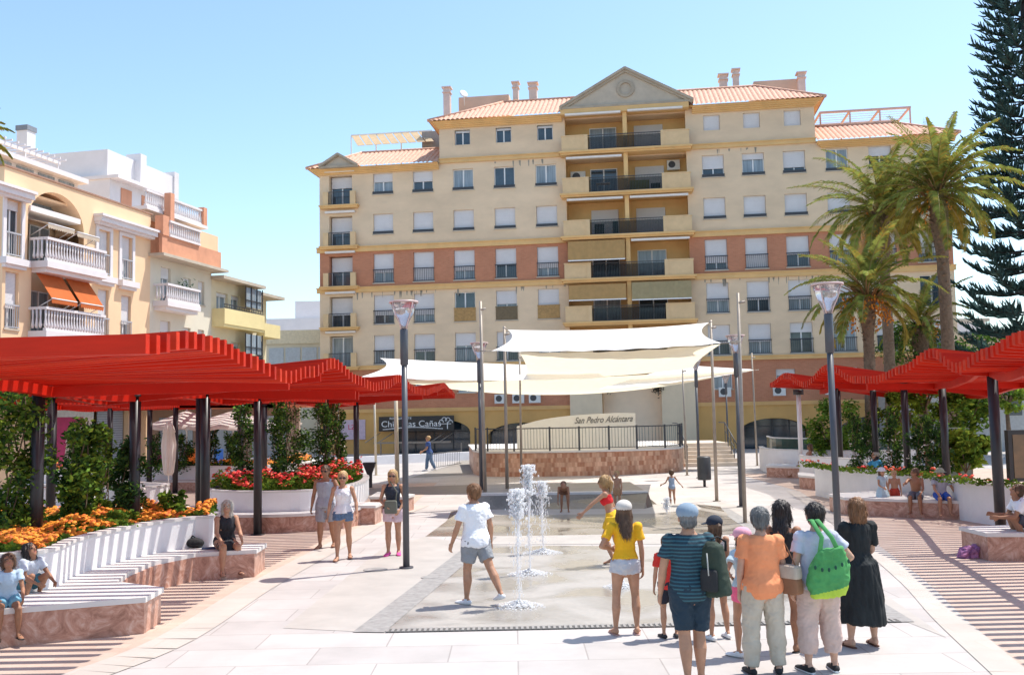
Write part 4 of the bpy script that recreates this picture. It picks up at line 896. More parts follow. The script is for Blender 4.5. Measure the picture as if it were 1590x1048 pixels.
wr3 = smooth_line([(11.5, 45), (11.2, 42.3), (12.3, 40.2), (13.6, 39.2), (16, 38.9)], 5)
wall_line('planter_wall', 'farthest white planter wall on the right', list(reversed(wr3)), .0, 1.05)
wall_line('glass_planter', 'dark green glass edged planter behind the farthest right bench', list(reversed([(x+.5, y+.9) for x, y in wr3])), .9, 1.5, .06, mat('green_glass', (.03, .07, .06), .15, .3, 2), 'planter')
# low kerbs and side street wall behind
mb = MB(); A = gp(455, 728); B = gp(735, 714); mb.hexa([(A.x, A.y, 0), (B.x, B.y, 0), (B.x, B.y+.5, 0), (A.x, A.y+.5, 0)], [(A.x, A.y, .5), (B.x, B.y, .5), (B.x, B.y+.5, .5), (A.x, A.y+.5, .5)])
tag(mb.build('low_wall', white), 'low white wall at the street, under the restaurant sign', 'wall')
mb = MB(); pts = [gp(640, 742), gp(700, 722), gp(738, 706)]
# ================================================================== terrace with sign wall, railing and stairs
tz = 1.1
arc = [(-1.9, 45.2), (-1.4, 43.6), (0, 42.9), (2, 42.6), (4.2, 42.7), (6.2, 43.2), (7.5, 44.3), (8.1, 46.5)]
arc = smooth_line(arc, 5)
ter = thing('raised_terrace', 'raised round terrace faced with red marble, with steps on its right', 'terrace')
mb = MB(); mb.prism(arc+[(8.2, 54), (-2.5, 54)], 0, tz-.07); mb.build('wall', brick_mat('marble_slabs', (.42, .18, .10), (.70, .44, .30), (.5, .28, .19), .11, .20, .004, rough=.4, vertical=True, dirt=.35), ter)
mb = MB(); mb.prism([(p[0], p[1]-.05) for p in arc]+[(8.3, 54), (-2.55, 54)], tz-.07, tz); mb.build('deck', whitec, ter)
mb = MB()
for k in range(6): mb.box(8.35, 11.0, 47.6+.42*k, 54, k*.18+.002*(k > 0), (k+1)*.18, 0)
mb.build('stairs', mat('step_stone', (.62, .52, .42), .7, .1, 2), ter)
for xx in (8.45, 10.9):
    mb = MB()
    for k in range(5): y = 47.5+.65*k; z = .18+.26*k; mb.tube([(xx, y, max(0, z-.2)), (xx, y, z+.9)], [.022, .022], 8)
    mb.tube([(xx, 47.4, 1.0), (xx, 50.1, 2.1), (xx, 51.5, 2.1)], [.03, .03, .03], 8); mb.tube([(xx, 47.4, .6), (xx, 50.1, 1.7)], [.018, .018], 8); mb.build('handrail', iron, ter)
rl = MB(); rp = [(x, y+.25) for x, y in arc][2:]
rp = rp+[(8.1, 47.5)]
def rail_path(mb, P2, z, h, step=.13):
    acc = 0
    for (a, b), (c, d) in zip(P2, P2[1:]):
        L_ = sqrt((c-a)**2+(d-b)**2)
        for zz, r in ((z+h, .028), (z+.1, .018)): mb.tube([(a, b, zz), (c, d, zz)], [r, r], 6)
        n = max(1, int(L_/step))
        for k in range(n): mb.tube([(lerp(a, c, k/n), lerp(b, d, k/n), z+.1), (lerp(a, c, k/n), lerp(b, d, k/n), z+h)], [.009, .009], 4)
rail_path(rl, rp, tz, 1.0); rl.build('railing', iron, ter)
tot = 0; last = None; pm_ = MB()
for p in rp:
    if last is None or (Vector(p)-Vector(last)).length > 1.25: 
        a = MB(); a.box(p[0]-.04, p[0]+.04, p[1]-.05, p[1]+.03, tz-.15, tz+1.06); a.build('railing_post', iron, ter); last = p
sw = thing('sign_wall', 'white wall with a curved top and grey script lettering on the raised terrace', 'sign wall')
mb = MB(); A = at(803, 690, 46); B = at(988, 690, 46); n = 20; tops = [(803, 662), (840, 652), (880, 646), (920, 643), (960, 641), (988, 641)]
poly = [(A.x, tz)]+[(B.x, tz)]+[(at(x, 690, 46).x, at(x, y, 46).z) for x, y in reversed(smooth_line(tops, 5))]
mb.prism(poly, 46, 46.3, T=lambda v: Vector((v.x, v.z, v.y))); mb.build('wall', mat('sign_wall_white', (.80, .76, .69), .7, .04, 2), sw)
c = at(940, 655, 45.98)
text_mesh('lettering', 'San Pedro Alcántara', .42, mat('letter_grey', (.16, .15, .14), .6), sw, Matrix.Translation((c.x-.1, 45.985, c.z-.02)) @ Matrix.Rotation(-.02, 4, 'Y') @ Matrix.Rotation(pi/2, 4, 'X'), shear=.45, ext=.012, xs=.8)
# ramp and lower kerb left of the terrace
mb = MB(); A, B, C_, D = gp(636, 742), gp(738, 736), gp(735, 706), gp(700, 722)
sheet('ramp_paving', [tuple(A[:2]), tuple(B[:2]), tuple(C_[:2]), tuple(D[:2])], .006, mat('ramp_grey', (.28, .25, .22), .7, .1, 2))
mb = MB(); rail_path(mb, [tuple(gp(672, 729)[:2]), tuple(gp(716, 722)[:2])], 0, .8, .25); tag(mb.build('low_railing', iron), 'low dark railing by the ramp, right of the far man in blue', 'railing')
# ================================================================== sails and masts
sailm = translucent('sail_white', (.90, .87, .84), .35, .02); sailc = translucent('sail_underside', (.82, .73, .55), .55, .03)  # same cloth twice: lit white top, and underside shade put in as cream
def sail(name, label, nl, nr, fr, fl_, m, top_sag=0.0, bot_sag=0.0, side=.1, bulge=0.0, seam=False):
    nl, nr, fr, fl_ = map(Vector, (nl, nr, fr, fl_)); N, M_ = 28, 10; mb = MB(); vs = []
    for j in range(M_+1):
        v = j/M_
        for i in range(N+1):
            u = i/N; uu = u+side*(1-2*u)*4*v*(1-v)*abs(1-2*u)
            p = nl.lerp(nr, uu).lerp(fl_.lerp(fr, uu), v)
            sag = lerp(bot_sag, top_sag, v)*4*u*(1-u)+bulge*4*v*(1-v)
            p.z -= sag; p.z += .012*sin(u*40+v*5)*(1-v)
            vs.append(p)
    fs = [(j*(N+1)+i, j*(N+1)+i+1, (j+1)*(N+1)+i+1, (j+1)*(N+1)+i) for j in range(M_) for i in range(N)]
    mb.add(vs, fs, 0, True); o = mb.build('canvas', m); return tag_sail(o, name, label, [nl, nr, fr, fl_])
def tag_sail(o, name, label, corners):
    t = thing(name, label, 'shade sail', group='cream shade sails'); o.parent = t; return t
s1 = sail('shade_sail', 'upper white shade sail tilted up between the tall masts', at(763, 545, 27.8), at(1120, 533, 24), at(1101, 501, 29.4), at(788, 512, 29), sailm, top_sag=.10, bot_sag=.08, side=.055)
sail('shade_sail', 'underside, its shade painted cream, of the sail below the upper white one', at(806, 547, 28.2), at(1119, 535.0, 24.3), at(1076, 571, 38), at(816, 585, 38), sailc, top_sag=.15, bot_sag=.08, side=.02)
sail('shade_sail', 'lower left white shade sail reaching over the red pergola tip', at(560, 585, 36), at(945, 586, 34), at(960, 570, 40), at(590, 556, 40), sailm, top_sag=.05, bot_sag=.12, side=.06)
sail('shade_sail', 'long low sail underside with shade painted cream, hanging lowest over the terrace', at(566, 590, 36.1), at(1172, 575, 46), at(1100, 588, 47), at(700, 604, 47), sailc, top_sag=.5, bot_sag=.1, side=.02)
sail('shade_sail', 'narrow white shade sail pointing right to the far mast', at(930, 604, 41), at(1172, 575, 46), at(1165, 573, 46.5), at(1058, 566, 48), sailm, top_sag=.02, bot_sag=.1, side=.0)
cab = MB()
for (a, ya), (b, yb) in ((((763, 545), 27.8), ((744, 545), 27.8)), (((1120, 533), 24), ((1150, 531), 23.6)), (((1101, 501), 29.4), ((1106, 499), 29.4)), (((788, 512), 29), ((783, 509), 29)), (((1172, 575), 46), ((1178, 574), 47))):
    m_ = MB(); m_.tube([at(a[0], a[1], ya), at(b[0], b[1], yb)], [.018, .018], 6); m_.build('cable', steel, s1 if ya < 40 else None) if ya < 40 else tag(m_.build('sail_cable', steel), 'short cable tying the narrow sail to the far right mast', 'cable')
def mast(px, py, tx, ty, label, r=.055, m=None):
    b = gp(px, py); t = at(tx, ty, b.y); lean = Vector((t.x-b.x, 0, 0)); h = t.z
    mb = MB(); mb.tube([(b.x, b.y, 0), (b.x+lean.x*.4, b.y, h)], [r, r*.75], 12); mb.tube([(b.x, b.y, 0), (b.x, b.y, .02)], [r*2.2, r*2.2], 12)
    mb.tube([(b.x+lean.x*.4-.0, b.y-.02, h-.25), (b.x+lean.x*.4+.16, b.y-.02, h-.22)], [.03, .03], 6)
    tag(mb.build('sail_mast', m or steel), label, 'mast', 'slim masts holding the shade sails')
mast(754, 793, 742, 468, 'tall thin mast just right of the lamp post left of the fountain jets')
mast(788, 787, 783, 507, 'mast behind the left end of the upper sail, left of the jets')
mast(810, 757, 808, 545, 'thin mast rising before the left end of the terrace railing', .045)
mast(1113, 778, 1104, 497, 'mast right of the terrace stairs, at the upper right sail corner')
mast(1157, 812, 1149, 455, 'tallest mast right of the terrace, nearest on the right', .05)
mast(1067, 738, 1056, 568, 'leaning thin mast at the right end of the terrace railing', .045)
mast(1176, 723, 1164, 548, 'far thin mast between the terrace and the white pergola post', .05)
pole_b = mat('pole_beige', (.52, .46, .36), .5, .08, 3)
mast(617, 748, 612, 590, 'pale thick pole under the restaurant sign, beside the near lamp post', .10, pole_b)
mast(584, 738, 578, 600, 'pale slim pole left of the restaurant sign', .06, pole_b)
mast(527, 735, 522, 600, 'slim pole by the pink poster, seen past the geranium climbers', .04)
# ================================================================== street lamps
lglass = mat('lamp_glass', (.75, .70, .70), .12, .05, 4, trans=.75); lrim = mat('lamp_rim', (.62, .45, .42), .4, .1, 5)
def lamp(px, py, label, first=[None]):
    b = gp(px, py)
    if first[0] is None:
        t = thing('street_lamp', label, 'street lamp', b, 0, 'tapered glass topped street lamps')
        mb = MB(); mb.tube([(0, 0, 0), (0, 0, 3.75)], [.062, .052], 16); mb.tube([(0, 0, 0), (0, 0, .03)], [.13, .13], 16); mb.build('pole', lampm, t)
        mb = MB(); mb.tube([(0, 0, 3.72), (0, 0, 3.74), (0, 0, 4.38), (0, 0, 4.40)], [.055, .075, .075, .06], 16); mb.build('collar', lampm, t)
        mb = MB(); mb.tube([(0, 0, 4.4), (0, 0, 4.5), (0, 0, 4.66), (0, 0, 4.88)], [.06, .085, .17, .245], 20); mb.build('lamp_shade', lglass, t)
        mb = MB()
        for k in range(4):
            a = pi/4+k*pi/2; mb.tube([(cos(a)*r, sin(a)*r, z) for r, z in ((.065, 4.4), (.1, 4.5), (.185, 4.66), (.262, 4.89))], [.012]*4, 6)
        mb.tube([(0, 0, 4.885), (0, 0, 4.92)], [.275, .275], 24); mb.build('lamp_cap', lrim, t); first[0] = t; return t
    t = first[0].copy(); C.objects.link(t); t.location = b; t['label'] = label
    for ch in first[0].children: c = ch.copy(); C.objects.link(c); c.parent = t
    return t
lamp(631, 882, 'nearest street lamp on the left, beside the woman with pink shorts')
lamp(748, 789, 'street lamp behind the man in the white t-shirt')
lamp(1304, 890, 'nearest street lamp on the right, beside the woman in black')
lamp(1151, 787, 'street lamp behind the tallest right mast')
lamp(1086, 742, 'street lamp in front of the terrace stairs with a bin at its foot')
lamp(1131, 704, 'farthest street lamp, behind the stairs on the right')
# ================================================================== bins and small things
bm_ = mat('bin_dark', (.04, .043, .048), .5, .15, 5)
b = gp(574, 757); mb = MB(); mb.tube([(0, 0, 0), (0, 0, .45), (0, 0, .55), (0, 0, .95), (0, 0, .98)], [.13, .13, .14, .34, .34], 4, smooth=False); tag(mb.build('litter_bin', bm_, loc=b, rz=.8), 'black flared litter bin behind the couple at left', 'litter bin')
b = at(1089, 730, 35.4); mb = MB(); mb.tube([(0, 0, .25), (0, 0, .3), (0, 0, 1.05), (0, 0, 1.1)], [.24, .25, .25, .2], 16); mb.tube([(0, 0, 0), (0, 0, .25)], [.05, .05], 10); tag(mb.build('litter_bin', bm_, loc=(b.x+.1, b.y, 0)), 'round dark litter bin hung by the terrace stairs lamp', 'litter bin')
b = gp(345, 815); t = thing('litter_bin', 'dark framed bin standing just behind the seated woman in black', 'litter bin', b)
mb = MB(); mb.tube([(-.26, 0, 0), (-.26, 0, .95), (-.22, 0, 1.0), (.22, 0, 1.0), (.26, 0, .95), (.26, 0, 0)], [.03]*6, 8, hint=(0, 1, 0)); mb.build('frame', bm_, t)
mb = MB(); mb.tube([(0, .02, .3), (0, .02, .85)], [(.2, .15), (.22, .17)], 14, hint=(1, 0, 0)); mb.build('basket', bm_, t)
# parasols
psm = translucent('parasol_white', (.80, .75, .70), .3, .04)
def parasol_open(p, R_, zt, label):
    t = thing('parasol', label, 'parasol', p, 0, 'open white parasols of the cafe')
    mb = MB(); mb.tube([(0, 0, 0), (0, 0, zt+.05)], [.03, .03], 10); mb.build('pole', framew, t); mb = MB(); mb.tube([(0, 0, 0), (0, 0, .1)], [.3, .28], 16); mb.build('base', bm_, t)
    mb = MB(); n = 8; N = 6; rings = []
    for j in range(N+1):
        r = R_*j/N+.02; rings.append([(r*cos(2*pi*k/32)*(1-.05*abs(sin(4*2*pi*k/32))), r*sin(2*pi*k/32)*(1-.05*abs(sin(4*2*pi*k/32))), zt-.55*(j/N)-.07*abs(sin(4*2*pi*k/32))*(j/N)) for k in range(32)])
    rings.append([(x, y, z-.16) for x, y, z in rings[-1]]); mb.loft(rings, caps=False); mb.build('canopy', psm, t)
    mb = MB()
    for k in range(8): a = 2*pi*k/8; mb.tube([(0, 0, zt-.03), (R_*cos(a)*.98, R_*sin(a)*.98, zt-.6)], [.012, .012], 5)
    mb.build('ribs', framew, t)
parasol_open(at(286, 660, 40)*Vector((1, 1, 0)) if False else Vector((at(290, 660, 40).x, 40, 0)), 1.55, 3.15, 'open white cafe parasol left of the middle black posts')
parasol_open(Vector((at(362, 660, 39.2).x, 39.2, 0)), 1.9, 3.1, 'larger open white cafe parasol seen between the climbers')
def parasol_closed(p, H_, label, s=1):
    t = thing('parasol', label, 'parasol', p, 0)
    mb = MB(); mb.tube([(0, 0, 0), (0, 0, H_)], [.025, .025], 10); mb.build('pole', framew, t)
    mb = MB(); rings = []; prof = [(H_, .02), (H_-.06, .08), (H_-.2, .15), (H_-.42, .22), (H_-.43, .19), (H_-.9, .25), (H_-1.4, .22), (H_-1.9, .17), (H_-2.0, .12)]
    for z, r in prof: rings.append([(s*r*(1+.16*cos(8*2*pi*k/48))*cos(2*pi*k/48), s*r*(1+.16*cos(8*2*pi*k/48))*sin(2*pi*k/48), z) for k in range(48)])
    mb.loft(rings[::-1]); mb.build('canopy', psm, t)
parasol_closed(Vector((at(119, 700, 22).x, 22, 0)), 2.75, 'closed white parasol standing behind the left climbers')
parasol_closed(Vector((at(262, 700, 36).x, 36, 0)), 2.75, 'closed white cafe parasol left of the open ones')
# cafe chairs / tables hints
ct = mat('chair_magenta', (.42, .03, .16), .5); cb = mat('cafe_orange', (.75, .22, .04), .5)
for i, (px, Y, m_, lb_) in enumerate(((252, 41, ct, 'magenta cafe chair by the closed cafe parasol'), (300, 42.5, cb, 'orange cafe chair under the left open parasol'), (345, 41.5, mat('cafe_blue', (.03, .12, .4), .5), 'blue cafe chair under the larger open parasol'), (382, 42, ct, 'magenta cafe chair behind the left climber'))):
    x = at(px, 690, Y).x; t = thing('cafe_chair', lb_, 'chair', (x, Y, 0), .5*i, 'cafe chairs')
    mb = MB(); mb.box(-.24, .24, -.22, .22, .8, .86); mb.build('seat', m_, t); mb = MB(); mb.box(-.24, .24, .2, .25, .9, 1.5); mb.build('backrest', m_, t)
    for sx in (-.2, .2):
        for sy in (-.18, .18): mb = MB(); mb.tube([(sx, sy, 0), (sx, sy, .8)], [.02, .02], 6); mb.build('leg', steel, t)
# cafe building front behind the terrace
cf = thing('cafe', 'shaded cafe with dark glass under the left buildings', 'cafe')
mb = MB(); mb.box(-19.5, -11.5, 52, 52.3, 0, 3.6); mb.box(-19.5, -10.5, 49.5, 52, 3.3, 3.5, 1); mb.build('wall', [mat('cafe_brown', (.34, .24, .17), .8, .15, 1), mat('orange_canopy', (.60, .14, .05), .7)], cf)
for k in range(3): mb = MB(); mb.box(-19+k*2.5, -17.2+k*2.5, 51.94, 51.99, .3, 2.9); mb.build('window', glassl, cf)
# billboard right edge (bus shelter panel)
bs = thing('advert_panel', 'tall black framed advertising panel behind the right pergola post', 'advertising panel')
A = at(1563, 640, 27); B = at(1640, 640, 27); zt, zb = at(1563, 668, 27).z, at(1563, 748, 27).z
mb = MB(); mb.box(A.x, B.x, 27, 27.2, max(.3, zb), zt); mb.build('frame', darkp, bs)
mb = MB(); mb.box(A.x+.12, B.x, 26.985, 26.998, max(.4, zb+.1), zt-.12); mb.build('print', mat('print_green', (.10, .11, .08), .3, .5, .8, var2=(.30, .17, .08)), bs)
# street buildings far right
for i, (x0, x1, yt, Y, m_, lb_) in enumerate(((1480, 1530, 500, 95, whi, 'distant white house behind the tall palm'), (1500, 1640, 525, 80, mat('far_tan', (.5, .38, .28)), 'distant tan house at the far right under the pine'), (1440, 1600, 585, 58, mat('grey_wall_r', (.40, .40, .40)), 'grey walled building behind the right pergola'))):
    A, B = at(x0, yt, Y), at(x1, yt, Y); t = thing('house', lb_, 'house')
    mb = MB(); mb.box(A.x, B.x, Y, Y+8, 0, A.z); mb.build('wall', m_, t); mb = MB(); mb.box(A.x-.3, B.x+.3, Y-.3, Y+8.3, A.z+.002, A.z+.3); mb.build('roof', stonem, t)
    for k in range(3): x = lerp(A.x, B.x, .15+.3*k); mb = MB(); mb.box(x, x+.9, Y-.05, Y-.01, A.z-2.4, A.z-1); mb.build('window', glassd, t)
sg2 = tag(MB().build('x', white), None, None) if False else None
# ================================================================== vegetation
leafA = leaf_mat('leaf_green', (.11, .20, .035), .6); leafB = leaf_mat('leaf_dark', (.04, .085, .03), .5); leafC = leaf_mat('leaf_yellow_green', (.21, .29, .04), .45)
barkm = mat('bark', (.16, .11, .07), .95, .3, 12, .6, 30); palmbark = mat('palm_bark', (.17, .115, .075), .95, .35, 9, .8, 18)
def leaves(mb, c, R3, n, size, mis=(0,), shell=.5, rnd=random):
    for _ in range(n):
        d = Vector((rnd.gauss(0, 1), rnd.gauss(0, 1), rnd.gauss(0, 1))).normalized()*(shell+(1-shell)*rnd.random())
        p = Vector((c[0]+d.x*R3[0], c[1]+d.y*R3[1], c[2]+d.z*R3[2]))
        a = Vector((rnd.uniform(-1, 1), rnd.uniform(-1, 1), rnd.uniform(-.6, .6))).normalized(); b = a.cross(Vector((rnd.uniform(-1, 1), rnd.uniform(-1, 1), rnd.uniform(-1, 1)))).normalized()
        s = size*rnd.uniform(.6, 1.3); mb.add([p-a*s, p-b*s*.5, p+a*s, p+b*s*.5], [(0, 1, 2, 3)], rnd.choice(mis))
def climber(label, x, y, z0, z1, r, n, seed, size=.055, mats=None, flowers=0, prof=None):
    random.seed(seed); t = thing('climbing_plant', label, 'climbing plant', (x, y, z0), 0, 'climbers on the pergola posts')
    mb = MB(); H_ = z1-z0; k = int(H_/.22)+1
    per = n//(k*3)
    for j in range(k):
        z = H_*j/k
        for _ in range(3):
            f = prof(j/k) if prof else (1-.45*j/k)
            a = random.uniform(0, 2*pi); rr = r*f*random.uniform(.25, .85)
            leaves(mb, (cos(a)*rr, sin(a)*rr, z+random.uniform(-.1, .2)), (r*.5*f, r*.5*f, .24), per, size, (0, 0, 1, 2), .35)
    mb.build('foliage', mats or [leafA, leafB, leafC], t)
    sm_ = MB()
    for q_ in range(5):
        a = q_*1.3; sm_.tube([(cos(a+z*2)*.13, sin(a+z*2)*.13, z) for z in [H_*i/12 for i in range(13)]], [.012]*13, 5)
    sm_.build('stem', barkm, t)
    if flowers:
        fm = MB(); leaves(fm, (0, 0, H_*.4), (r*.8, r*.8, H_*.45), flowers, .045, (0,), .8); fm.build('blossom', mat('blossom_pale', (.75, .68, .6), .7), t)
    return t
big = lambda f: 1.0 if f < .75 else 1.6-f*.9
climber('largest leafy climber round the nearest left pergola post', -8.15, 15.9, .86, 3.5, .58, 4800, 1, .055, prof=big)
climber('leafy climber spreading right of the nearest left post', -7.6, 17.0, .86, 2.8, .48, 3000, 2, .06, prof=lambda f: 1.15-abs(f-.6))
climber('dark bushy climber at the second left pergola post', -7.1, 17.9, .86, 2.3, .45, 3200, 3, .05, [leafB, leafB, leafA], 30)
climber('dark climber left of the second left pergola post', -8.3, 18.4, .86, 2.3, .5, 2200, 4, .05, [leafB, leafB, leafA], 20)
climber('pale leaved climber behind the second left post, by the shutter', -11.4, 27, .5, 2.6, .42, 1500, 5, .06)
for i, (px, Y, z1, r, lb_) in enumerate(((378, 28.3, 3.3, .42, 'slim climber left of the geranium bed, behind the thin post'), (452, 27.0, 3.4, .62, 'widest climber in the middle of the geranium bed'), (500, 29.5, 3.3, .5, 'climber at the right of the geranium bed'), (522, 31, 3.2, .4, 'thin climber right of the others over the red flowers'), (432, 29, 3.0, .4, 'loose climber between the slim and the widest one'))):
    climber(lb_, at(px, 650, Y).x, Y, .84, z1, r, 2600, 10+i, .05, [leafB, leafA, leafA], 60, prof=lambda f: 1-.25*f)
for i, (px, Y, z1, r, lb_) in enumerate(((240, 37.5, 2.2, .5, 'rear bed climber left of the cafe parasols'), (285, 38.6, 2.1, .55, 'dark rear bed climber below the left open parasol'), (330, 39, 2.6, .35, 'rear bed climber between the open parasols'), (357, 38.8, 2.2, .45, 'rear bed climber below the larger open parasol'))):
    climber(lb_, at(px, 690, Y).x, Y, .8, z1, r, 1200, 20+i, .06, [leafB, leafA, leafB])
for i, (px, Y, z0, z1, r, lb_) in enumerate(((1352, 31.5, .3, 2.6, .5, 'dark flowering climber behind the man in blue'), (1330, 33, .3, 2.5, .45, 'dark climber left of the man in blue'), (1385, 30.5, .5, 2.6, .4, 'thin climber on the post above the standing boy'), (1455, 27, .5, 2.4, .55, 'dark climber round the post behind the boy in the hat'), (1430, 28, .5, 2.3, .5, 'loose climber left of the post behind the boy in the hat'))):
    climber(lb_, at(px, 690, Y).x, Y, z0, z1, r, 1700, 30+i, .055, [leafB, leafB, leafA], 60)
# low shrubs and grasses in the left bed
def bush(name, label, c, R3, n, size, mats, cat='shrub', seed=1, mis=(0, 0, 1), trunk=0, grp=None, clumps=26):
    random.seed(seed); t = thing(name, label, cat, (c[0], c[1], c[2]), 0, grp); mb = MB()
    for _ in range(clumps):
        d = Vector((random.gauss(0, 1), random.gauss(0, 1), random.gauss(0, 1))).normalized()*random.uniform(.4, .95)
        leaves(mb, (d.x*R3[0], d.y*R3[1], R3[2]+d.z*R3[2]), (R3[0]*.3, R3[1]*.3, R3[2]*.26), n//clumps, size, mis, .3)
    mb.build('crown' if trunk else 'foliage', mats, t)
    tm = MB()
    if trunk:
        tm.tube([(0, 0, -trunk), (.05, 0, -trunk/2), (0, 0, R3[2]*.8)], [.11, .09, .05], 10)
        for k in range(5): a = k*1.26; tm.tube([(0, 0, R3[2]*.1), (cos(a)*R3[0]*.3, sin(a)*R3[1]*.3, R3[2]*.8), (cos(a)*R3[0]*.6, sin(a)*R3[1]*.6, R3[2]*1.3)], [.05, .03, .012], 6)
        tm.build('trunk', barkm, t)
    else:
        for k in range(6): a = k*1.05; tm.tube([(0, 0, 0), (cos(a)*R3[0]*.3, sin(a)*R3[1]*.3, R3[2]*.6), (cos(a)*R3[0]*.6, sin(a)*R3[1]*.6, R3[2]*1.2)], [.02, .014, .006], 5)
        tm.build('stem', barkm, t)
    return t
bush('shrub', 'feathery bright green shrub between the two left posts', (-6.9, 16.7, .86), (.55, .5, .22), 1500, .05, [leafA, leafC], seed=3, mis=(0, 1))
bush('shrub', 'yellow green shrub below the closed parasol', (-7.7, 18.6, .86), (.8, .4, .25), 1200, .05, [leafC, leafA], seed=4)
bush('shrub', 'leafy sprig right of the second left post, above the marigolds', (-6.4, 18.3, .86), (.28, .28, .32), 600, .07, [leafA, leafC], seed=5)
bush('shrub', 'silvery rosemary bush among the red geraniums', (-5.9, 25.9, .84), (.5, .4, .32), 1500, .04, [leaf_mat('leaf_silver', (.16, .21, .14), .3), leafA], seed=6)
def flowerbed(name, label, line, inw, z, col_m, n, seed, fsize=.035, leafm=None, hgt=.28, w=1.0, fp=.36):
    random.seed(seed); t = thing(name, label, 'flower bed'); L_ = [Vector(p) for p in line]; gm = MB(); fm = MB()
    S = [(a, b) for a, b in zip(L_, L_[1:])]; tot = sum((b-a).length for a, b in S)
    def pick():
        r = random.random()*tot
        for a, b in S:
            l = (b-a).length
            if r <= l: p = a.lerp(b, r/l); d = (b-a).normalized(); return p, Vector((-d.y, d.x))
            r -= l
        return S[-1][1], Vector((0, 1))
    for _ in range(n):
        p, nn = pick(); o_ = inw+random.random()*w; p = p+nn*o_; hh = hgt*(.6+.75*noise.noise(Vector((p.x*1.6, p.y*1.6, seed))))+.05
        c = Vector((p.x, p.y, z+hh*random.uniform(.2, 1)))
        for _k in range(3):
            a = Vector((random.uniform(-1, 1), random.uniform(-1, 1), random.uniform(-.2, .8))).normalized(); b = a.cross(Vector((random.uniform(-1, 1), random.uniform(-1, 1), 0))).normalized(); s = .05*random.uniform(.6, 1.4)
            gm.add([c-a*s, c-b*s*.4, c+a*s, c+b*s*.4], [(0, 1, 2, 3)], random.choice((0, 1)))
        if random.random() < fp+1.1*noise.noise(Vector((p.x*2.2, p.y*2.2, seed+9))):
            c = Vector((p.x, p.y, z+hh*random.uniform(.9, 1.2))); r = fsize*random.uniform(.7, 1.25); tl = Vector((random.uniform(-.5, .5), random.uniform(-.9, .1), 1)).normalized(); a = tl.orthogonal().normalized(); b = tl.cross(a); k0 = random.choice((0, 0, 1))
            ring = [c+(a*cos(2*pi*k/7)+b*sin(2*pi*k/7))*r for k in range(7)]; fm.add(ring+[c+tl*r*.5], [(k, (k+1) % 7, 7) for k in range(7)], k0)
    stuff(gm.build('foliage', leafm or [leafA, leafC], t)); stuff(fm.build('blossom', col_m, t)); return t
marig = [mat('marigold', (.80, .27, .012), .7, .2, 20), mat('marigold_deep', (.62, .13, .01), .7, .2, 20)]
flowerbed('marigold_bed', 'orange marigolds filling the left bed behind the curved white wall', w1[:34], .18, .86, marig, 12000, 1, .038, w=1.5, fp=.55)
flowerbed('marigold_bed', 'marigolds turning the far end of the left bed', w1[30:], .18, .86, marig, 2200, 2, .038, w=1.0, fp=.55)
geran = [mat('geranium', (.65, .015, .012), .6, .2, 20), mat('geranium_orange', (.72, .08, .02), .6, .2, 20)]
flowerbed('geranium_bed', 'red geraniums edging the bed behind the seated woman', w2[:40], .18, .84, geran, 5200, 3, .05, hgt=.55, w=1.4, fp=.14)
flowerbed('marigold_bed', 'far yellow orange flowers in the rear bed before the cafe', w3[:30], .2, .8, marig, 3200, 4, .05, [leafA, leafC], .3, 1.2)
flowerbed('geranium_bed', 'red flowers showing over the long white wall at right', list(wr1)[::-1], .2, .9, [geran[1], geran[0]], 1100, 5, .04, hgt=.22, w=.5, fp=.1)
flowerbed('shrub_row', 'low green plants beyond the terrace stairs at right', [(13, 49), (21, 47.5)], 0, 0, [mat('yellow_bloom', (.6, .5, .3)), geran[1]], 1500, 6, .05, [leafA, leafB], .9, 1.5)
# shrubs and trees on the right
for i, (px, py, Y, R3, n, mt, lb_) in enumerate((
    (1298, 690, 40, (1.5, 1.2, 1.35), 4200, [leafA, leafC], 'rounded bright green citrus tree behind the far right bench'),
    (1405, 660, 35, (.9, .8, 1.2), 2600, [leafC, leafA], 'yellow green leafy tree between the right pergola posts'),
    (1435, 620, 33, (1.0, .8, .9), 2400, [leafC, leafA], 'bright leafed tree behind the right pergola post'),
    (1500, 660, 31, (1.3, .9, 1.2), 3600, [leafA, leafC], 'big leafy tree between the last two right posts'),
    (1562, 620, 34, (.9, .8, .7), 1600, [leafC, leafA], 'leafy branch tree right of the nearest right post'),
    (1420, 555, 52, (2.2, 1.5, 1.7), 2600, [leafA, leafB], 'dark round tree at the foot of the tall palms'))):
    c = at(px, py, Y); bush('tree', lb_, (c.x, Y, max(.5, c.z-R3[2]*.6)), R3, n, .085, mt, 'tree', 50+i, (0, 0, 1), trunk=max(.5, c.z-R3[2]*.6))
bush('yucca', 'spiky yellow green palm shrub behind the long white wall at right', (at(1498, 700, 27).x, 27, .9), (.8, .6, .7), 1400, .13, [leafC, leafA], 'shrub', 77)
mb = MB(); A = at(1470, 690, 29); mb.box(A.x, A.x+.7, 29, 29.6, 0, 2.1); tag(mb.build('utility_cabinet', mat('cabinet_green', (.16, .20, .17), .6, .1, 2)), 'grey green utility cabinet behind the spiky palm shrub', 'cabinet')
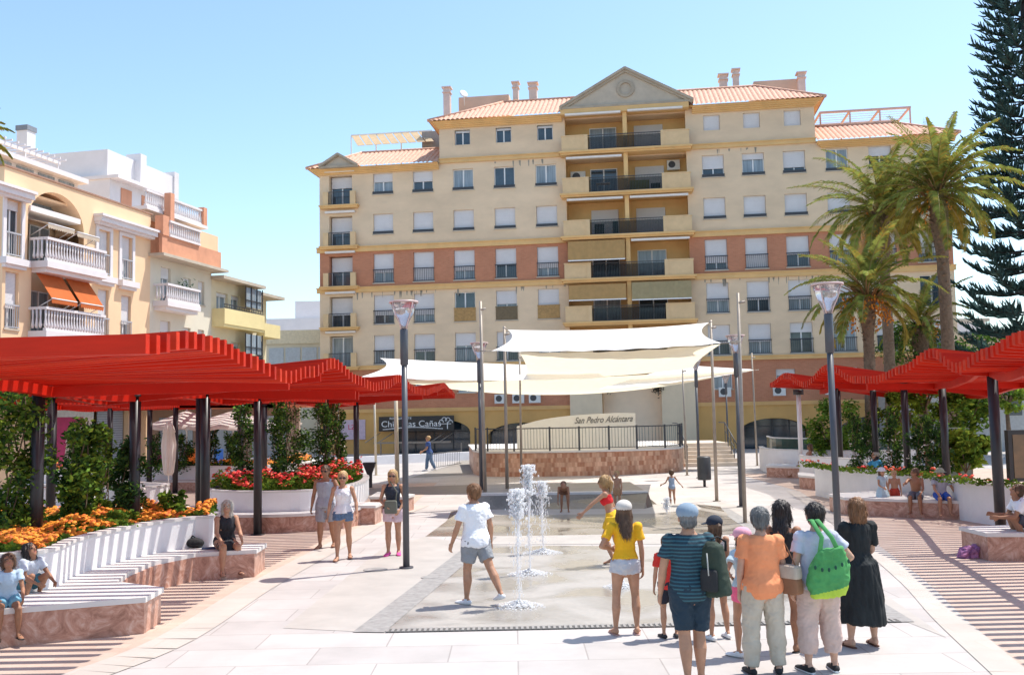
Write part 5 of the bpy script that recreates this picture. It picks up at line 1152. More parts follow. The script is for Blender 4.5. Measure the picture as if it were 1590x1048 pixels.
# palms
def frond(mb, base, az, el, L_, droop, rnd, width=.5, mi=0, nl=46):
    h = Vector((cos(az), sin(az), 0)); pts = []; p = Vector(base); e = el
    for k in range(13):
        pts.append(p.copy()); p = p+(h*cos(e)+Vector((0, 0, sin(e))))*(L_/12); e -= droop/12*(1+.8*k/12)
    mb.tube(pts, [lerp(.035, .008, k/12) for k in range(13)], 5, 2)
    side = Vector((-h.y, h.x, 0))
    for k in range(nl):
        t = .14+.86*k/nl; i = min(11, int(t*12)); f = t*12-i; c = pts[i].lerp(pts[min(12, i+1)], f); tg = (pts[i+1]-pts[i]).normalized(); up = side.cross(tg).normalized()
        if up.z < 0: up = -up
        ll = width*(sin(pi*min(1, t*1.02)**.7)*.75+.28)*rnd.uniform(.85, 1.1)
        for s in (-1, 1):
            d = (side*s*.8+tg*.65+up*rnd.uniform(.02, .3)).normalized(); m_ = c+d*ll*.55; e_ = c+d*ll+Vector((0, 0, -ll*.35)); wv = tg*.026+up*.012*s
            mb.add([c-wv, c+wv, m_+wv*1.3, m_-wv*1.3, e_], [(0, 1, 2, 3), (3, 2, 4)], mi if rnd.random() < .8 else 1)
palmg = leaf_mat('palm_green', (.22, .25, .06), .45, .3); palmy = leaf_mat('palm_yellow', (.32, .24, .05), .35, .3); rach = mat('rachis', (.30, .24, .08), .7, .2, 3); deadm = mat('dead_frond', (.30, .17, .07), .9, .25, 4)
def palm(label, px, cy, Y, L_, n, tr, seed, fruit=0, width=.55, zb=0, el_top=1.45):
    rnd = random.Random(seed); c = at(px, cy, Y); t = thing('palm_tree', label, 'palm tree', (c.x, Y, 0), 0, 'date palms before the apartment block'); H_ = c.z
    mb = MB(); zs = [H_*k/24 for k in range(25)]; rads = []
    for k, z in enumerate(zs):
        f = z/H_; r = tr*(1.12-.2*f) if f < .78 else tr*(.95+.55*sin((f-.78)/.22*pi*.75)); rads.append(r*(1+.05*(k % 2)))
    mb.tube([(.12*sin(z*.25), 0, z) for z in zs], rads, 16)
    for k in range(int(H_*26)):     # old leaf bases
        z = rnd.uniform(.3, H_); f = z/H_; a = rnd.uniform(0, 2*pi); r = tr*(1.1-.2*f) if f < .78 else tr*(1.0+.5*sin((f-.78)/.22*pi*.75)); s = .05+.09*max(0, f-.6)*2
        c0 = Vector((.12*sin(z*.25)+cos(a)*r, sin(a)*r, z)); o_ = Vector((cos(a), sin(a), .8)).normalized(); sd = Vector((-sin(a), cos(a), 0))
        mb.add([c0-sd*s, c0+sd*s, c0+o_*s*1.6+sd*s*.4, c0+o_*s*1.6-sd*s*.4], [(0, 1, 2, 3)], 0)
    mb.build('trunk', palmbark, t)
    fm = MB(); top = Vector((.12*sin(H_*.25), 0, H_))
    for k in range(n):
        f = k/n; el = lerp(el_top, -.35, f**.9)+rnd.uniform(-.12, .12); az = k*2.399+rnd.uniform(-.2, .2)
        frond(fm, top+Vector((0, 0, .3*(1-f)-.1)), az, el, L_*rnd.uniform(.85, 1.1)*(.85+.2*sin(pi*min(1, f+.25))), lerp(.6, 1.05, f)+rnd.uniform(-.15, .3), rnd, width, 0 if f < .75 else (1 if rnd.random() < .5 else 0))
    fm.build('crown', [palmg, palmy, rach], t)
    dm = MB()
    for k in range(26):
        a = rnd.uniform(0, 2*pi); z0_ = H_+rnd.uniform(-.5, .1); p0 = top+Vector((cos(a)*tr*.9, sin(a)*tr*.9, z0_-H_)); dm.tube([p0, p0+Vector((cos(a)*.5, sin(a)*.5, .5)), p0+Vector((cos(a)*1.0, sin(a)*1.0, .75))], [.05, .03, .015], 5)
    dm.build('leaf_base', [deadm], t)
    for k in range(fruit):
        dm = MB(); a = rnd.uniform(0, 2*pi); rr = rnd.uniform(.4, 1.0); c0 = top+Vector((cos(a)*rr, sin(a)*rr*.6, rnd.uniform(-1.2, -.2)))
        for _ in range(12): dm.ell(c0+Vector((rnd.gauss(0, .1), rnd.gauss(0, .1), rnd.gauss(0, .22))), (.04, .04, .055), 5, 4, 0)
        stuff(dm.build('date_bunch', mat('date_orange', (.62, .24, .02), .6, .2, 9), t))
palm('tallest date palm, its crown before the right wing roof', 1455, 302, 42, 3.9, 54, .25, 5, 6, .6)
palm('second date palm, left of the tallest one, with a drooping crown', 1366, 330, 46, 4.2, 48, .24, 6, 6, .6, el_top=1.3)
palm('shortest date palm with orange fruit clusters, before the block windows', 1341, 458, 40, 3.4, 36, .22, 7, 26, .5)
palm('low palm crown between the two tall trunks', 1425, 505, 52, 3.2, 26, .3, 8, 6, .5)
# left edge palm tip
rnd = random.Random(4); t = thing('palm_tree', 'palm fronds poking in at the upper left edge', 'palm tree', (at(-55, 230, 34).x, 34, 0)); fm = MB(); z = at(-40, 215, 34).z
mb = MB(); mb.tube([(0, 0, 0), (0, 0, z)], [.25, .2], 12); mb.build('trunk', palmbark, t)
for k in range(26): frond(fm, (0, 0, z), k*2.4, lerp(1.3, -.4, k/26), 1.75, 1.0, rnd, .35)
fm.build('crown', [palmg, palmy, rach], t)
# norfolk pine
pineM = leaf_mat('pine_needles', (.10, .19, .185), .4, .45); pineM2 = leaf_mat('pine_needles_light', (.18, .26, .22), .3, .45)
def pine(label, px, Y, H_, seed, Rb, z0=4.0):
    rnd = random.Random(seed); x = at(px, 400, Y).x; t = thing('norfolk_pine', label, 'pine tree', (x, Y, 0)); tm = MB(); fm = MB()
    tm.tube([(0, 0, 0), (0, 0, H_*.5), (0, 0, H_)], [.34, .24, .04], 12); z = z0
    while z < H_-.3:
        f = (z-z0)/(H_-z0); R_ = Rb*(1-f)**.75+.35; nb = 8; a0 = rnd.uniform(0, 1)
        for b in range(nb):
            a = a0+2*pi*b/nb+rnd.uniform(-.15, .15); h = Vector((cos(a), sin(a), 0)); sd = Vector((-sin(a), cos(a), 0)); L_ = R_*rnd.uniform(.8, 1.12); P_ = []
            for k in range(9): s = k/8; P_.append(h*(L_*s)+Vector((0, 0, z-.16*L_*s+.36*L_*s**3+.05*sin(s*6))))
            tm.tube(P_, [lerp(.055, .014, k/8) for k in range(9)], 5)
            nbr = int(L_*7.5)
            for k in range(nbr):
                s = .28+.72*(k+.5)/nbr; i = min(7, int(s*8)); c = P_[i].lerp(P_[i+1], s*8-i)
                for sgn in (-1, 1):
                    l = .85*(1.15-s*.6)*rnd.uniform(.6, 1.15); d = (sd*sgn*.75+h*.75+Vector((0, 0, rnd.uniform(-.1, .9)))).normalized(); m_ = c+d*l*.5; e_ = c+d*l+Vector((0, 0, l*.28))
                    for q_ in range(7):     # needle covered twigs: crossed narrow blades
                        vv = Vector((rnd.uniform(-1, 1), rnd.uniform(-1, 1), rnd.uniform(-1, 1))).cross(d).normalized()*.05
                        fm.add([c-vv*.6, c+vv*.6, m_+vv, m_-vv, e_+vv*.3, e_-vv*.3], [(0, 1, 2, 3), (3, 2, 4, 5)], rnd.choice((0, 0, 0, 1)))
        z += lerp(1.15, .8, f)
    tm.build('trunk', mat('pine_bark', (.05, .04, .038), .9, .2, 6), t); fm.build('crown', [pineM, pineM2], t)
pine('tall dark norfolk pine cut by the right edge of the photo', 1612, 52, 32, 3, 4.6, 5.5)
bush('tree', 'dark far tree low at the right edge behind the pine', (at(1560, 560, 60).x, 60, 3.0), (5, 3, 2.2), 3200, .16, [leafB, leafA], 'tree', 91, trunk=3)
bush('tree', 'far tree top just right of the apartment block', (at(1500, 560, 75).x, 75, 4.0), (3, 3, 2.0), 1800, .16, [leafB, leafC], 'tree', 92, trunk=4)
# ================================================================== water jets
def water_mat(name, tr):
    m = translucent(name, (.95, .95, .96), .5, .02); n = m.node_tree; out = [x for x in n.nodes if x.type == 'OUTPUT_MATERIAL'][0]; src = out.inputs[0].links[0].from_node
    t_ = n.nodes.new('ShaderNodeBsdfTransparent'); g_ = n.nodes.new('ShaderNodeBsdfGlossy'); g_.inputs['Roughness'].default_value = .1; mm = n.nodes.new('ShaderNodeMixShader'); mm.inputs[0].default_value = .12; m2 = n.nodes.new('ShaderNodeMixShader'); m2.inputs[0].default_value = tr
    n.links.new(src.outputs[0], mm.inputs[1]); n.links.new(g_.outputs[0], mm.inputs[2]); n.links.new(mm.outputs[0], m2.inputs[1]); n.links.new(t_.outputs[0], m2.inputs[2]); n.links.new(m2.outputs[0], out.inputs[0]); return m
watm = water_mat('water_white', .5); foam = water_mat('foam', .5)
def jet(label, px, py, H_, seed, plume=.35, n=520, spread=.12, base_r=.4):
    rnd = random.Random(seed); b = gp(px, py); t = thing('water_jet', label, 'water jet', b, 0, 'water jets of the fountain')
    mb = MB(); z = 0
    mb.tube([(0.01*sin(k), .01*cos(k), H_*.8*k/10) for k in range(11)], [lerp(.012, .02, k/10)*(1+.3*sin(k*2)) for k in range(11)], 6)
    for k in range(n):
        f = rnd.random()**.7; zz = H_*f; r = spread*(.2+.8*(1-abs(f-.6)))*abs(rnd.gauss(0, .55)); a = rnd.uniform(0, 2*pi); s = rnd.uniform(.003, .009)
        mb.ell((r*cos(a), r*sin(a), zz), (s, s, s*rnd.uniform(1.5, 5)), 5, 4)
    for k in range(int(n*1.5)):
        a = rnd.uniform(0, 2*pi); r = .062*abs(rnd.gauss(0, .9)); s = rnd.uniform(.006, .021); mb.ell((r*cos(a), r*sin(a), H_-plume*rnd.random()**1.4), (s, s, s*1.3), 6, 5)
    stuff(mb.build('column', watm, t))
    fm = MB()
    for k in range(600):
        a = rnd.uniform(0, 2*pi); r = base_r*rnd.random()**.9; s = rnd.uniform(.005, .016)*(1.4-.9*r/base_r); fm.ell((r*cos(a), r*sin(a)*.8, .012+rnd.random()*.09*(1-r/base_r)), (s*1.6, s*1.6, s*.8), 6, 4)
    stuff(fm.build('splash', foam, t))
jet('nearest water jet, right of the walking man in white', 806, 942, 1.68, 1, .42)
jet('tallest water jet with a lumpy head, behind the nearest one', 823, 892, 1.88, 2, .5, 620)
jet('slender third water jet, farthest of the tall three', 843, 859, 1.42, 3, .3, 560, .22)
jet('low water jet near the toddler', 1036, 806, .55, 4, .3, 160, .14, .35)
jet('low bubbling jet left of the girl in yellow', 963, 912, .12, 5, .1, 60, .1, .28)
# ================================================================== people
def organic(mb, vox, it, name, mats, parent, disp=0, dsc=(9, 9, 4), matfn=None):
    me = bpy.data.meshes.new(name); me.from_pydata(mb.v, [], mb.f); me.update()
    o = bpy.data.objects.new(name, me); C.objects.link(o)
    r = o.modifiers.new('r', 'REMESH'); r.mode = 'VOXEL'; r.voxel_size = vox
    if it: s = o.modifiers.new('s', 'SMOOTH'); s.factor = .5; s.iterations = it
    dg = bpy.context.evaluated_depsgraph_get(); m2 = bpy.data.meshes.new_from_object(o.evaluated_get(dg))
    bpy.data.objects.remove(o); bpy.data.meshes.remove(me); m2.name = name
    if disp:
        nn = [v.normal.copy() for v in m2.vertices]
        for v, n_ in zip(m2.vertices, nn):
            c = v.co; v.co = c+n_*disp*(noise.noise(Vector((c.x*dsc[0], c.y*dsc[1], c.z*dsc[2])))+.45*(1-2*abs(noise.noise(Vector((c.x*dsc[0]*1.9+c.z*5, c.y*dsc[1]*1.9+7, c.z*dsc[2]*2.6-c.x*6))))))
    m2.polygons.foreach_set('use_smooth', [True]*len(m2.polygons))
    m2.materials.clear()
    for m in (mats if isinstance(mats, (list, tuple)) else [mats]): m2.materials.append(m)
    if matfn:
        for p in m2.polygons:
            k = matfn(p.center)
            if k: p.material_index = k
    ob = bpy.data.objects.new(name, m2); C.objects.link(ob); ob.parent = parent; return ob
def cloth(name, col, var=.12, sc=5, rough=.85, bump=.15): return mat(name, col, rough, var, sc, bump, 120)
def skin(name, col):
    m = mat(name, col, .62, .16, 9, .12, 70); b = m.node_tree.nodes['Principled BSDF']; b.inputs['Subsurface Weight'].default_value = .08; b.inputs['Subsurface Radius'].default_value = (.02, .008, .004); return m
SK = {'fair': skin('skin_fair', (.56, .33, .23)), 'tan': skin('skin_tan', (.44, .225, .135)), 'dark': skin('skin_deep_tan', (.33, .155, .085))}
eyem = mat('eye_dark', (.03, .02, .02), .3); lipm = mat('lip', (.40, .13, .10), .5)
HR = {'brown': mat('hair_brown', (.10, .05, .025), .55, .4, 30, .4, 60, stretch=(1, 1, .15)), 'dark': mat('hair_dark', (.022, .014, .012), .5, .4, 30, .4, 60, stretch=(1, 1, .15)),
      'blond': mat('hair_blond', (.46, .28, .12), .55, .35, 30, .4, 60, stretch=(1, 1, .15)), 'grey': mat('hair_grey', (.14, .14, .14), .55, .5, 30, .4, 60, stretch=(1, 1, .15)),
      'auburn': mat('hair_auburn', (.22, .10, .04), .55, .4, 30, .4, 60, stretch=(1, 1, .15)), 'silver': mat('hair_silver', (.50, .46, .40), .55, .3, 30, .4, 60, stretch=(1, 1, .15))}
def dirv(fl, ab, s): return Vector((s*sin(ab), cos(ab)*sin(fl), -cos(ab)*cos(fl)))
D = radians
TORSO_M = [(-.05, .070, .058, 0), (-.02, .092, .066, -.004), (.02, .096, .068, -.006), (.06, .089, .060, 0), (.10, .082, .055, .002), (.16, .088, .060, .002), (.22, .098, .066, 0), (.265, .100, .060, -.003), (.295, .076, .046, -.005), (.312, .048, .038, -.004), (.332, .033, .035, .002)]
TORSO_F = [(-.05, .074, .060, 0), (-.02, .098, .070, -.006), (.02, .100, .070, -.008), (.06, .086, .058, 0), (.105, .069, .050, .003), (.15, .074, .054, .004), (.20, .083, .064, .010), (.235, .084, .060, .008), (.27, .082, .050, -.002), (.295, .062, .040, -.004), (.312, .038, .034, -.003), (.332, .028, .030, .002)]
def person(label, loc, rot, H, pose, sex='m', sk='fair', girth=1.0, vox=.008, hair=None, tops=None, bottoms=None, dress=None, shoes=None, hat=None, glasses=False, extras=None, group=None, child=False):
    t = thing('person', label, 'child' if child else 'person', loc, rot, group)
    hs = 1.0 if not child else lerp(1.25, 1.05, min(1, max(0, (H-.95)/.55)))     # bigger heads on children
    neckT = .328-(.012 if child else 0); g_ = girth
    U = Vector((sin(pose.get('side', 0)), sin(pose.get('lean', 0))*cos(pose.get('side', 0)), cos(pose.get('lean', 0))))
    tw = pose.get('twist', 0); S = Vector((cos(tw), -sin(tw), 0)); S = (S-U*S.dot(U)).normalized(); Fw = U.cross(S)
    hip = Vector((0, 0, 0)); J = {}
    th, shn, ft = .245*H, .245*H, .045*H
    for nm, s in (('R', 1), ('L', -1)):
        a, b = pose.get('leg'+nm, ((0, D(3)), (0, 0))); h = hip+Vector((s*.052*H, 0, 0)); k = h+dirv(a[0], a[1], s)*th; an = k+dirv(b[0], b[1], s)*shn
        yaw = pose.get('toe'+nm, D(10)); pt = pose.get('fpitch'+nm, 0); fd = Vector((s*sin(yaw)*cos(pt), cos(yaw)*cos(pt), sin(pt)))
        J[nm] = (h, k, an, fd)
    low = min((j[2]-Vector((0, 0, ft)) + (j[3]*.1*H if j[3].z < 0 else Vector())).z for j in J.values())
    dz = pose['hip_z'] if 'hip_z' in pose else -low
    off = Vector((0, 0, dz)); hip = hip+off; J = {k: (v[0]+off, v[1]+off, v[2]+off, v[3]) for k, v in J.items()}
    TT = TORSO_F if sex == 'f' else TORSO_M
    shw = (.100 if sex == 'f' else .112)*H*(.95 if child else 1)
    sh = {s: hip+U*.282*H+S*s*shw for s in (1, -1)}; A = {}
    for nm, s in (('R', 1), ('L', -1)):
        a, b = pose.get('arm'+nm, ((D(3), D(9)), (D(10), D(4)))); d1 = dirv(a[0], a[1], s); d2 = dirv(b[0], b[1], s)
        if tw:
            Rm = Matrix.Rotation(-tw, 3, 'Z'); d1 = Rm @ d1; d2 = Rm @ d2
        e = sh[s]+d1*.172*H; w_ = e+d2*.145*H; A[nm] = (sh[s], e, w_, d1, d2)
    mb = MB(); lw = g_
    mb.tube([hip+U*tt*H+Fw*f*H for tt, a, b, f in TT], [(a*H*g_, b*H*g_) for tt, a, b, f in TT], 18, hint=S, caps='round')
    if sex == 'f' and not child:
        for s in (1, -1): mb.ell(hip+U*.212*H+S*s*.038*H+Fw*.045*H, (.032*H, .03*H, .03*H), 12, 8)
    for s in (1, -1): mb.ell(sh[s]-U*.008*H, (.034*H*g_**.5, .034*H*g_**.5, .036*H), 12, 8)
    mb.ell(hip-U*.0*H+Fw*(-.032*H), (.08*H*g_, .045*H*g_, .055*H), 14, 9)
    for nm, s in (('R', 1), ('L', -1)):
        h, k, an, fd = J[nm]; f = lw
        mid = h.lerp(k, .45); mb.tube([h, h.lerp(k, .25), mid, h.lerp(k, .8), k], [.060*H*f, .057*H*f, .049*H*f, .037*H*f, .034*H*f], 14, caps='round')
        back = (k-h).cross(Vector((1, 0, 0))); sd = Vector((0, -1, 0)) if abs((an-k).normalized().z) > .6 else Vector((0, 0, 0))
        mb.tube([k, k.lerp(an, .15)+sd*.004*H, k.lerp(an, .35)+sd*.010*H, k.lerp(an, .65)+sd*.004*H, k.lerp(an, .9), an], [.033*H*f, .034*H*f, .0365*H*f, .027*H*f, .019*H*f, .020*H*f], 14, caps='round')
        mb.tube([an-fd*.018*H-Vector((0, 0, .012*H)), an+fd*.03*H-Vector((0, 0, .020*H)), an+fd*.075*H-Vector((0, 0, .030*H)), an+fd*.105*H-Vector((0, 0, .034*H))], [(.019*H, .028*H), (.022*H, .022*H), (.026*H, .014*H), (.022*H, .010*H)], 12, hint=fd.cross(Vector((0, 0, 1))).normalized(), caps='round')
        s0, e, w_, d1, d2 = A[nm]; ag = g_**.7*(.9 if sex == 'f' else 1)
        mb.tube([s0, s0.lerp(e, .35), s0.lerp(e, .7), e], [.030*H*ag, .0285*H*ag, .025*H*ag, .0225*H*ag], 12, caps='round')
        mb.tube([e, e.lerp(w_, .25), e.lerp(w_, .7), w_], [.023*H*ag, .0245*H*ag, .018*H*ag, .0145*H*ag], 12, caps='round')
        inw = (-S*s-d2*(-S*s).dot(d2)).normalized(); wd = d2.cross(inw).normalized()
        if wd.dot(Fw) < 0 and abs(wd.dot(Fw)) > .2: wd = -wd       # thumb side looks forward
        hk = H*(.95 if child else 1)
        pc = w_+d2*.03*hk; mb.tube([w_, w_+d2*.018*hk, w_+d2*.048*hk, w_+d2*.056*hk], [(.0155*hk, .011*hk), (.022*hk, .011*hk), (.024*hk, .010*hk), (.022*hk, .009*hk)], 12, hint=wd, caps='round')
        fr = max(.0052*hk, vox*.95)
        curl = pose.get('curl', .45)
        for q_, (o_, L_) in enumerate(((.0185, .040), (.0065, .045), (-.0065, .042), (-.0185, .034))):
            b0 = w_+d2*.052*hk+wd*o_*hk; c1 = curl*(1+.15*q_); b1 = b0+(d2*cos(c1*.6)+inw*sin(c1*.6)+wd*o_*2)*L_*.5*hk; b2 = b1+(d2*cos(c1*1.5)+inw*sin(c1*1.5))*L_*.5*hk
            mb.tube([b0-d2*.01*hk, b0, b1, b2], [fr*1.05, fr*1.05, fr, fr*.85], 8, caps='round')
        b0 = w_+d2*.015*hk+wd*.018*hk; b1 = b0+(d2*.75+wd*.6+inw*.25).normalized()*.024*hk; b2 = b1+(d2*.95+wd*.15+inw*.35).normalized()*.022*hk; mb.tube([b0, b1, b2], [fr*1.25, fr*1.15, fr*.95], 8, caps='round')
    # head
    nk = hip+U*neckT*H; HU = (U*.35+Vector((0, 0, 1))*.65); hy = pose.get('yaw', 0); hp = pose.get('nod', 0)
    HM = Matrix.Rotation(atan2(-Fw.x, Fw.y)+hy, 3, 'Z') @ Matrix.Rotation(-hp+pose.get('lean', 0)*.35, 3, 'X')
    hh = .0715*H*hs; hc = nk+U*.004*H+HM @ Vector((0, .012*H, hh*1.0)); Hh = lambda x, y, z: hc+HM @ Vector((x*hh, y*hh, z*hh))
    mb.tube([hip+U*.30*H, nk, Hh(0, -.15, -.45)], [.034*H*g_**.5*(.85 if sex == 'f' else 1), .030*H*g_**.5*(.85 if sex == 'f' else 1), .031*H*(.85 if sex == 'f' else 1)], 12, caps='round')
    mb.ell(Hh(0, -.08, .18), (.70*hh, .86*hh, .82*hh), 16, 12, M=HM); mb.ell(Hh(0, .12, -.42), (.54*hh, .62*hh, .56*hh), 14, 10, M=HM); mb.ell(Hh(0, .42, -.78), (.28*hh, .26*hh, .2*hh), 10, 8, M=HM)
    mb.tube([Hh(0, .74, .05), Hh(0, .92, -.22), Hh(0, .82, -.30)], [.07*hh, .12*hh, .1*hh], 8, caps='round')
    for s in (1, -1): mb.ell(Hh(s*.70, -.05, -.12), (.09*hh, .17*hh, .25*hh), 8, 6, M=HM); mb.ell(Hh(s*.3, .64, .22), (.2*hh, .12*hh, .08*hh), 8, 6, M=HM)
    ec = [Hh(s*.29, .70, .02) for s in (1, -1)]; lc = Hh(0, .78, -.52); HI = HM.inverted()
    def mf(c):
        for e_ in ec:
            d_ = HI @ (c-e_)
            if abs(d_.x) < .15*hh and abs(d_.z) < .075*hh and abs(d_.y) < .3*hh: return 1
        d_ = HI @ (c-lc)
        if abs(d_.x) < .22*hh and abs(d_.z) < .07*hh and abs(d_.y) < .3*hh: return 2
        return 0
    organic(mb, vox, 2, 'body', [SK[sk], eyem, lipm], t, matfn=mf)
    cv = max(.0105, vox*1.1)
    # hair
    if hair:
        col, style = hair; hb = MB(); hb.ell(Hh(0, -.20, .32), (.80*hh, .88*hh, .82*hh), 16, 12, M=HM); hb.ell(Hh(0, -.42, -.1), (.70*hh, .56*hh, .66*hh), 14, 10, M=HM)
        if style != 'crop':
            for s in (1, -1): hb.ell(Hh(s*.62, -.12, -.02), (.2*hh, .34*hh, .5*hh), 10, 8, M=HM)
        if style == 'long':
            hb.tube([Hh(0, -.45, .1), Hh(0, -.62, -.7), nk-Fw*.055*H-U*.04*H, nk-Fw*.075*H-U*.10*H], [(.66*hh, .4*hh), (.7*hh, .34*hh), (.72*hh, .26*hh), (.42*hh, .16*hh)], 14, hint=HM @ Vector((1, 0, 0)), caps='round')
            for s in (1, -1): hb.tube([Hh(s*.6, -.1, .2), Hh(s*.72, -.1, -.6), Hh(s*.72, -.15, -1.25)], [.25*hh, .24*hh, .12*hh], 8, caps='round')
        if style == 'bob':
            hb.tube([Hh(0, -.35, .2), Hh(0, -.45, -.5), Hh(0, -.45, -1.1)], [(.78*hh, .55*hh), (.86*hh, .55*hh), (.78*hh, .45*hh)], 14, hint=HM @ Vector((1, 0, 0)), caps='round')
        if style == 'pony':
            hb.tube([Hh(0, -.8, .35), Hh(0, -1.15, .1), Hh(0, -1.1, -.7), Hh(0, -.95, -1.5)], [.2*hh, .27*hh, .25*hh, .08*hh], 10, caps='round')
        if style == 'bun': hb.ell(Hh(0, -1.0, .55), (.34*hh, .3*hh, .32*hh), 10, 8)
        ho = organic(hb, cv, 2, 'hair', HR[col], t, .005 if hat else .014, (55, 55, 9))
        if vox <= .009: strands(ho, t, 900, .05 if style == 'crop' else .10, len(label), hc.z-.2*hh if hat else 99)
    if glasses:
        gm = MB()
        for s in (1, -1): gm.ell(Hh(s*.31, .80, .03), (.24*hh, .06*hh, .17*hh), 10, 6, M=HM); gm.tube([Hh(s*.54, .74, .06), Hh(s*.74, .0, .05)], [.03*hh, .03*hh], 6)
        gm.tube([Hh(-.12, .84, .06), Hh(.12, .84, .06)], [.03*hh]*2, 6); gm.build('sunglasses', eyem, t)
    if hat:
        kind, m_ = hat[0], hat[1]; hb = MB()
        hb.ell(Hh(0, -.12, .46), (.90*hh, 1.04*hh, .74*hh), 18, 12, M=HM)
        bk = hat[2] if len(hat) > 2 else 0; Hm2 = HM @ Matrix.Rotation(bk, 3, 'Z')
        if kind == 'cap': hb.ell(hc+Hm2 @ Vector((0, .95*hh, .28*hh)), (.62*hh, .62*hh, .075*hh), 16, 6, M=Hm2 @ Matrix.Rotation(-.2, 3, 'X'))
        else: hb.tube([Hh(0, -.1, .14), Hh(0, -.1, .24)], [1.5*hh, 1.35*hh], 24)
        organic(hb, max(.009, vox), 1, 'cap' if kind == 'cap' else 'hat', m_, t)
    # torso garment
    loose = .012
    def torso_tubes(mb, t0, t1, inf, flare=0):
        P_, R_ = [], []
        k0 = [x for x in TT if t0 < x[0] < t1]
        def at_(tt):
            for a, b in zip(TT, TT[1:]):
                if a[0] <= tt <= b[0]: f = (tt-a[0])/(b[0]-a[0]); return tuple(lerp(x, y, f) for x, y in zip(a, b))
            return TT[0] if tt < TT[0][0] else TT[-1]
        L_ = [(t0,)+at_(max(TT[0][0], t0))[1:]]+k0+[(t1,)+at_(t1)[1:]]
        for tt, a, b, f in L_:
            fl = flare*max(0, (.12-tt)); a = max(a, .088) if (inf >= .018 and tt < .2 and tt > -.045) else a; P_.append(hip+U*tt*H+Fw*f*H); R_.append((a*H*g_+inf+fl, b*H*g_+inf+fl*.8))
        mb.tube(P_, R_, 20, hint=S)
    if tops:
        m_, sleeve, hem, inf = tops[:4]; nm_ = tops[4] if len(tops) > 4 else 't_shirt'; tb = MB(); hemf = tops[5] if len(tops) > 5 else .25
        torso_tubes(tb, hem, .308 if sleeve > 0 else .27, inf, hemf)
        if sex == 'f' and not child:
            for s in (1, -1): tb.ell(hip+U*.212*H+S*s*.038*H+Fw*.045*H, (.032*H+inf, .03*H+inf, .03*H+inf), 12, 8)
        if sleeve > 0:
            for nmA, s in (('R', 1), ('L', -1)):
                s0, e, w_, d1, d2 = A[nmA]; tb.ell(sh[s]-U*.007*H, (.034*H*g_**.5+.009+inf*.3, .034*H*g_**.5+.009+inf*.3, .036*H+.010), 12, 8)
                ag = g_**.7; en = s0.lerp(e, min(1, sleeve)); tb.tube([s0+d1*.0, s0.lerp(e, .22), en], [.022*H*ag, .031*H*ag+.008, .030*H*ag+inf+.004], 14)
                if sleeve > 1: tb.tube([e-d1*.02, e, e.lerp(w_, sleeve-1)], [.027*H*ag+inf]*3, 14)
        elif sleeve == 0:
            for s in (1, -1): tb.tube([hip+U*.25*H+S*s*.062*H+Fw*.042*H, hip+U*.30*H+S*s*.06*H+Fw*.0*H, hip+U*.25*H+S*s*.062*H-Fw*.045*H], [.017*H]*3, 8)
        else:
            for s in (1, -1): tb.tube([hip+U*.25*H+S*s*.052*H+Fw*.045*H, hip+U*.305*H+S*s*.05*H+Fw*.0*H, hip+U*.23*H+S*s*.045*H-Fw*.045*H], [.007*H+.003]*3, 8)
        organic(tb, cv, 2, nm_, m_, t, .013, (9, 9, 7))
    if bottoms:
        m_, fr, inf = bottoms[:3]; nm_ = bottoms[3] if len(bottoms) > 3 else ('shorts' if fr < 1.1 else 'trousers'); tb = MB(); wt = bottoms[4] if len(bottoms) > 4 else .075
        torso_tubes(tb, -.05, wt, inf*.3); tb.ell(hip+Fw*(-.033*H), (.083*H*g_+inf*.5, .051*H*g_+inf, .060*H), 14, 9); tb.ell(hip-U*.045*H, (.062*H*g_, .060*H*g_+inf, .040*H+inf*.5), 14, 9)
        for nmL, s in (('R', 1), ('L', -1)):
            h, k, an, fd = J[nmL]; f1 = min(1, fr); en = h.lerp(k, f1); rr = interp([(0, .060), (.45, .051), (.8, .039), (1, .036)], f1)*H*g_
            tb.tube([h+Vector((0, 0, .02*H)), h.lerp(k, f1*.4), en], [.061*H*g_+inf, interp([(0, .060), (.45, .051), (1, .036)], f1*.4)*H*g_+inf, rr+inf+.006], 16)
            if fr > 1:
                f2 = fr-1; e2 = k.lerp(an, f2); tb.tube([k+(h-k)*.05, k, k.lerp(an, f2*.5), e2], [.041*H*g_+inf, .042*H*g_+inf, .038*H*g_+inf*1.1, .030*H*g_+inf*1.0], 16)
        organic(tb, cv, 2, nm_, m_, t, .016, (9, 9, 8))
    if dress:
        m_, length, w0, w1_, sleeve = dress; tb = MB()
        torso_tubes(tb, -.02, .30, .014); tb.ell(hip+Fw*(-.032*H), (.09*H*g_, .056*H*g_, .07*H), 14, 9)
        if 'hip_z' in pose:
            h1, k1 = J['R'][0], J['R'][1]; h2, k2 = J['L'][0], J['L'][1]; a, b = (h1+h2)/2, (k1+k2)/2; tb.tube([a, a.lerp(b, .5), a.lerp(b, .82)], [(w0*H, .062*H), (w0*H, .055*H), (w0*H*.95, .045*H)], 18, hint=(1, 0, 0))
        else:
            P_, R_ = [hip+Vector((0, 0, .105*H)), hip+Vector((0, 0, .06*H))], [(.070*H*g_, .053*H*g_), (.092*H*g_, .074*H*g_)]
            for k in range(6): f = k/5; P_.append(hip+Vector((0, 0, .03*H-f*length*H))+Vector((.01*H*sin(f*4), 0, 0))); R_.append((lerp(w0, w1_, f)*H, lerp(w0*.85, w1_*.85, f)*H))
            tb.tube(P_, R_, 26)
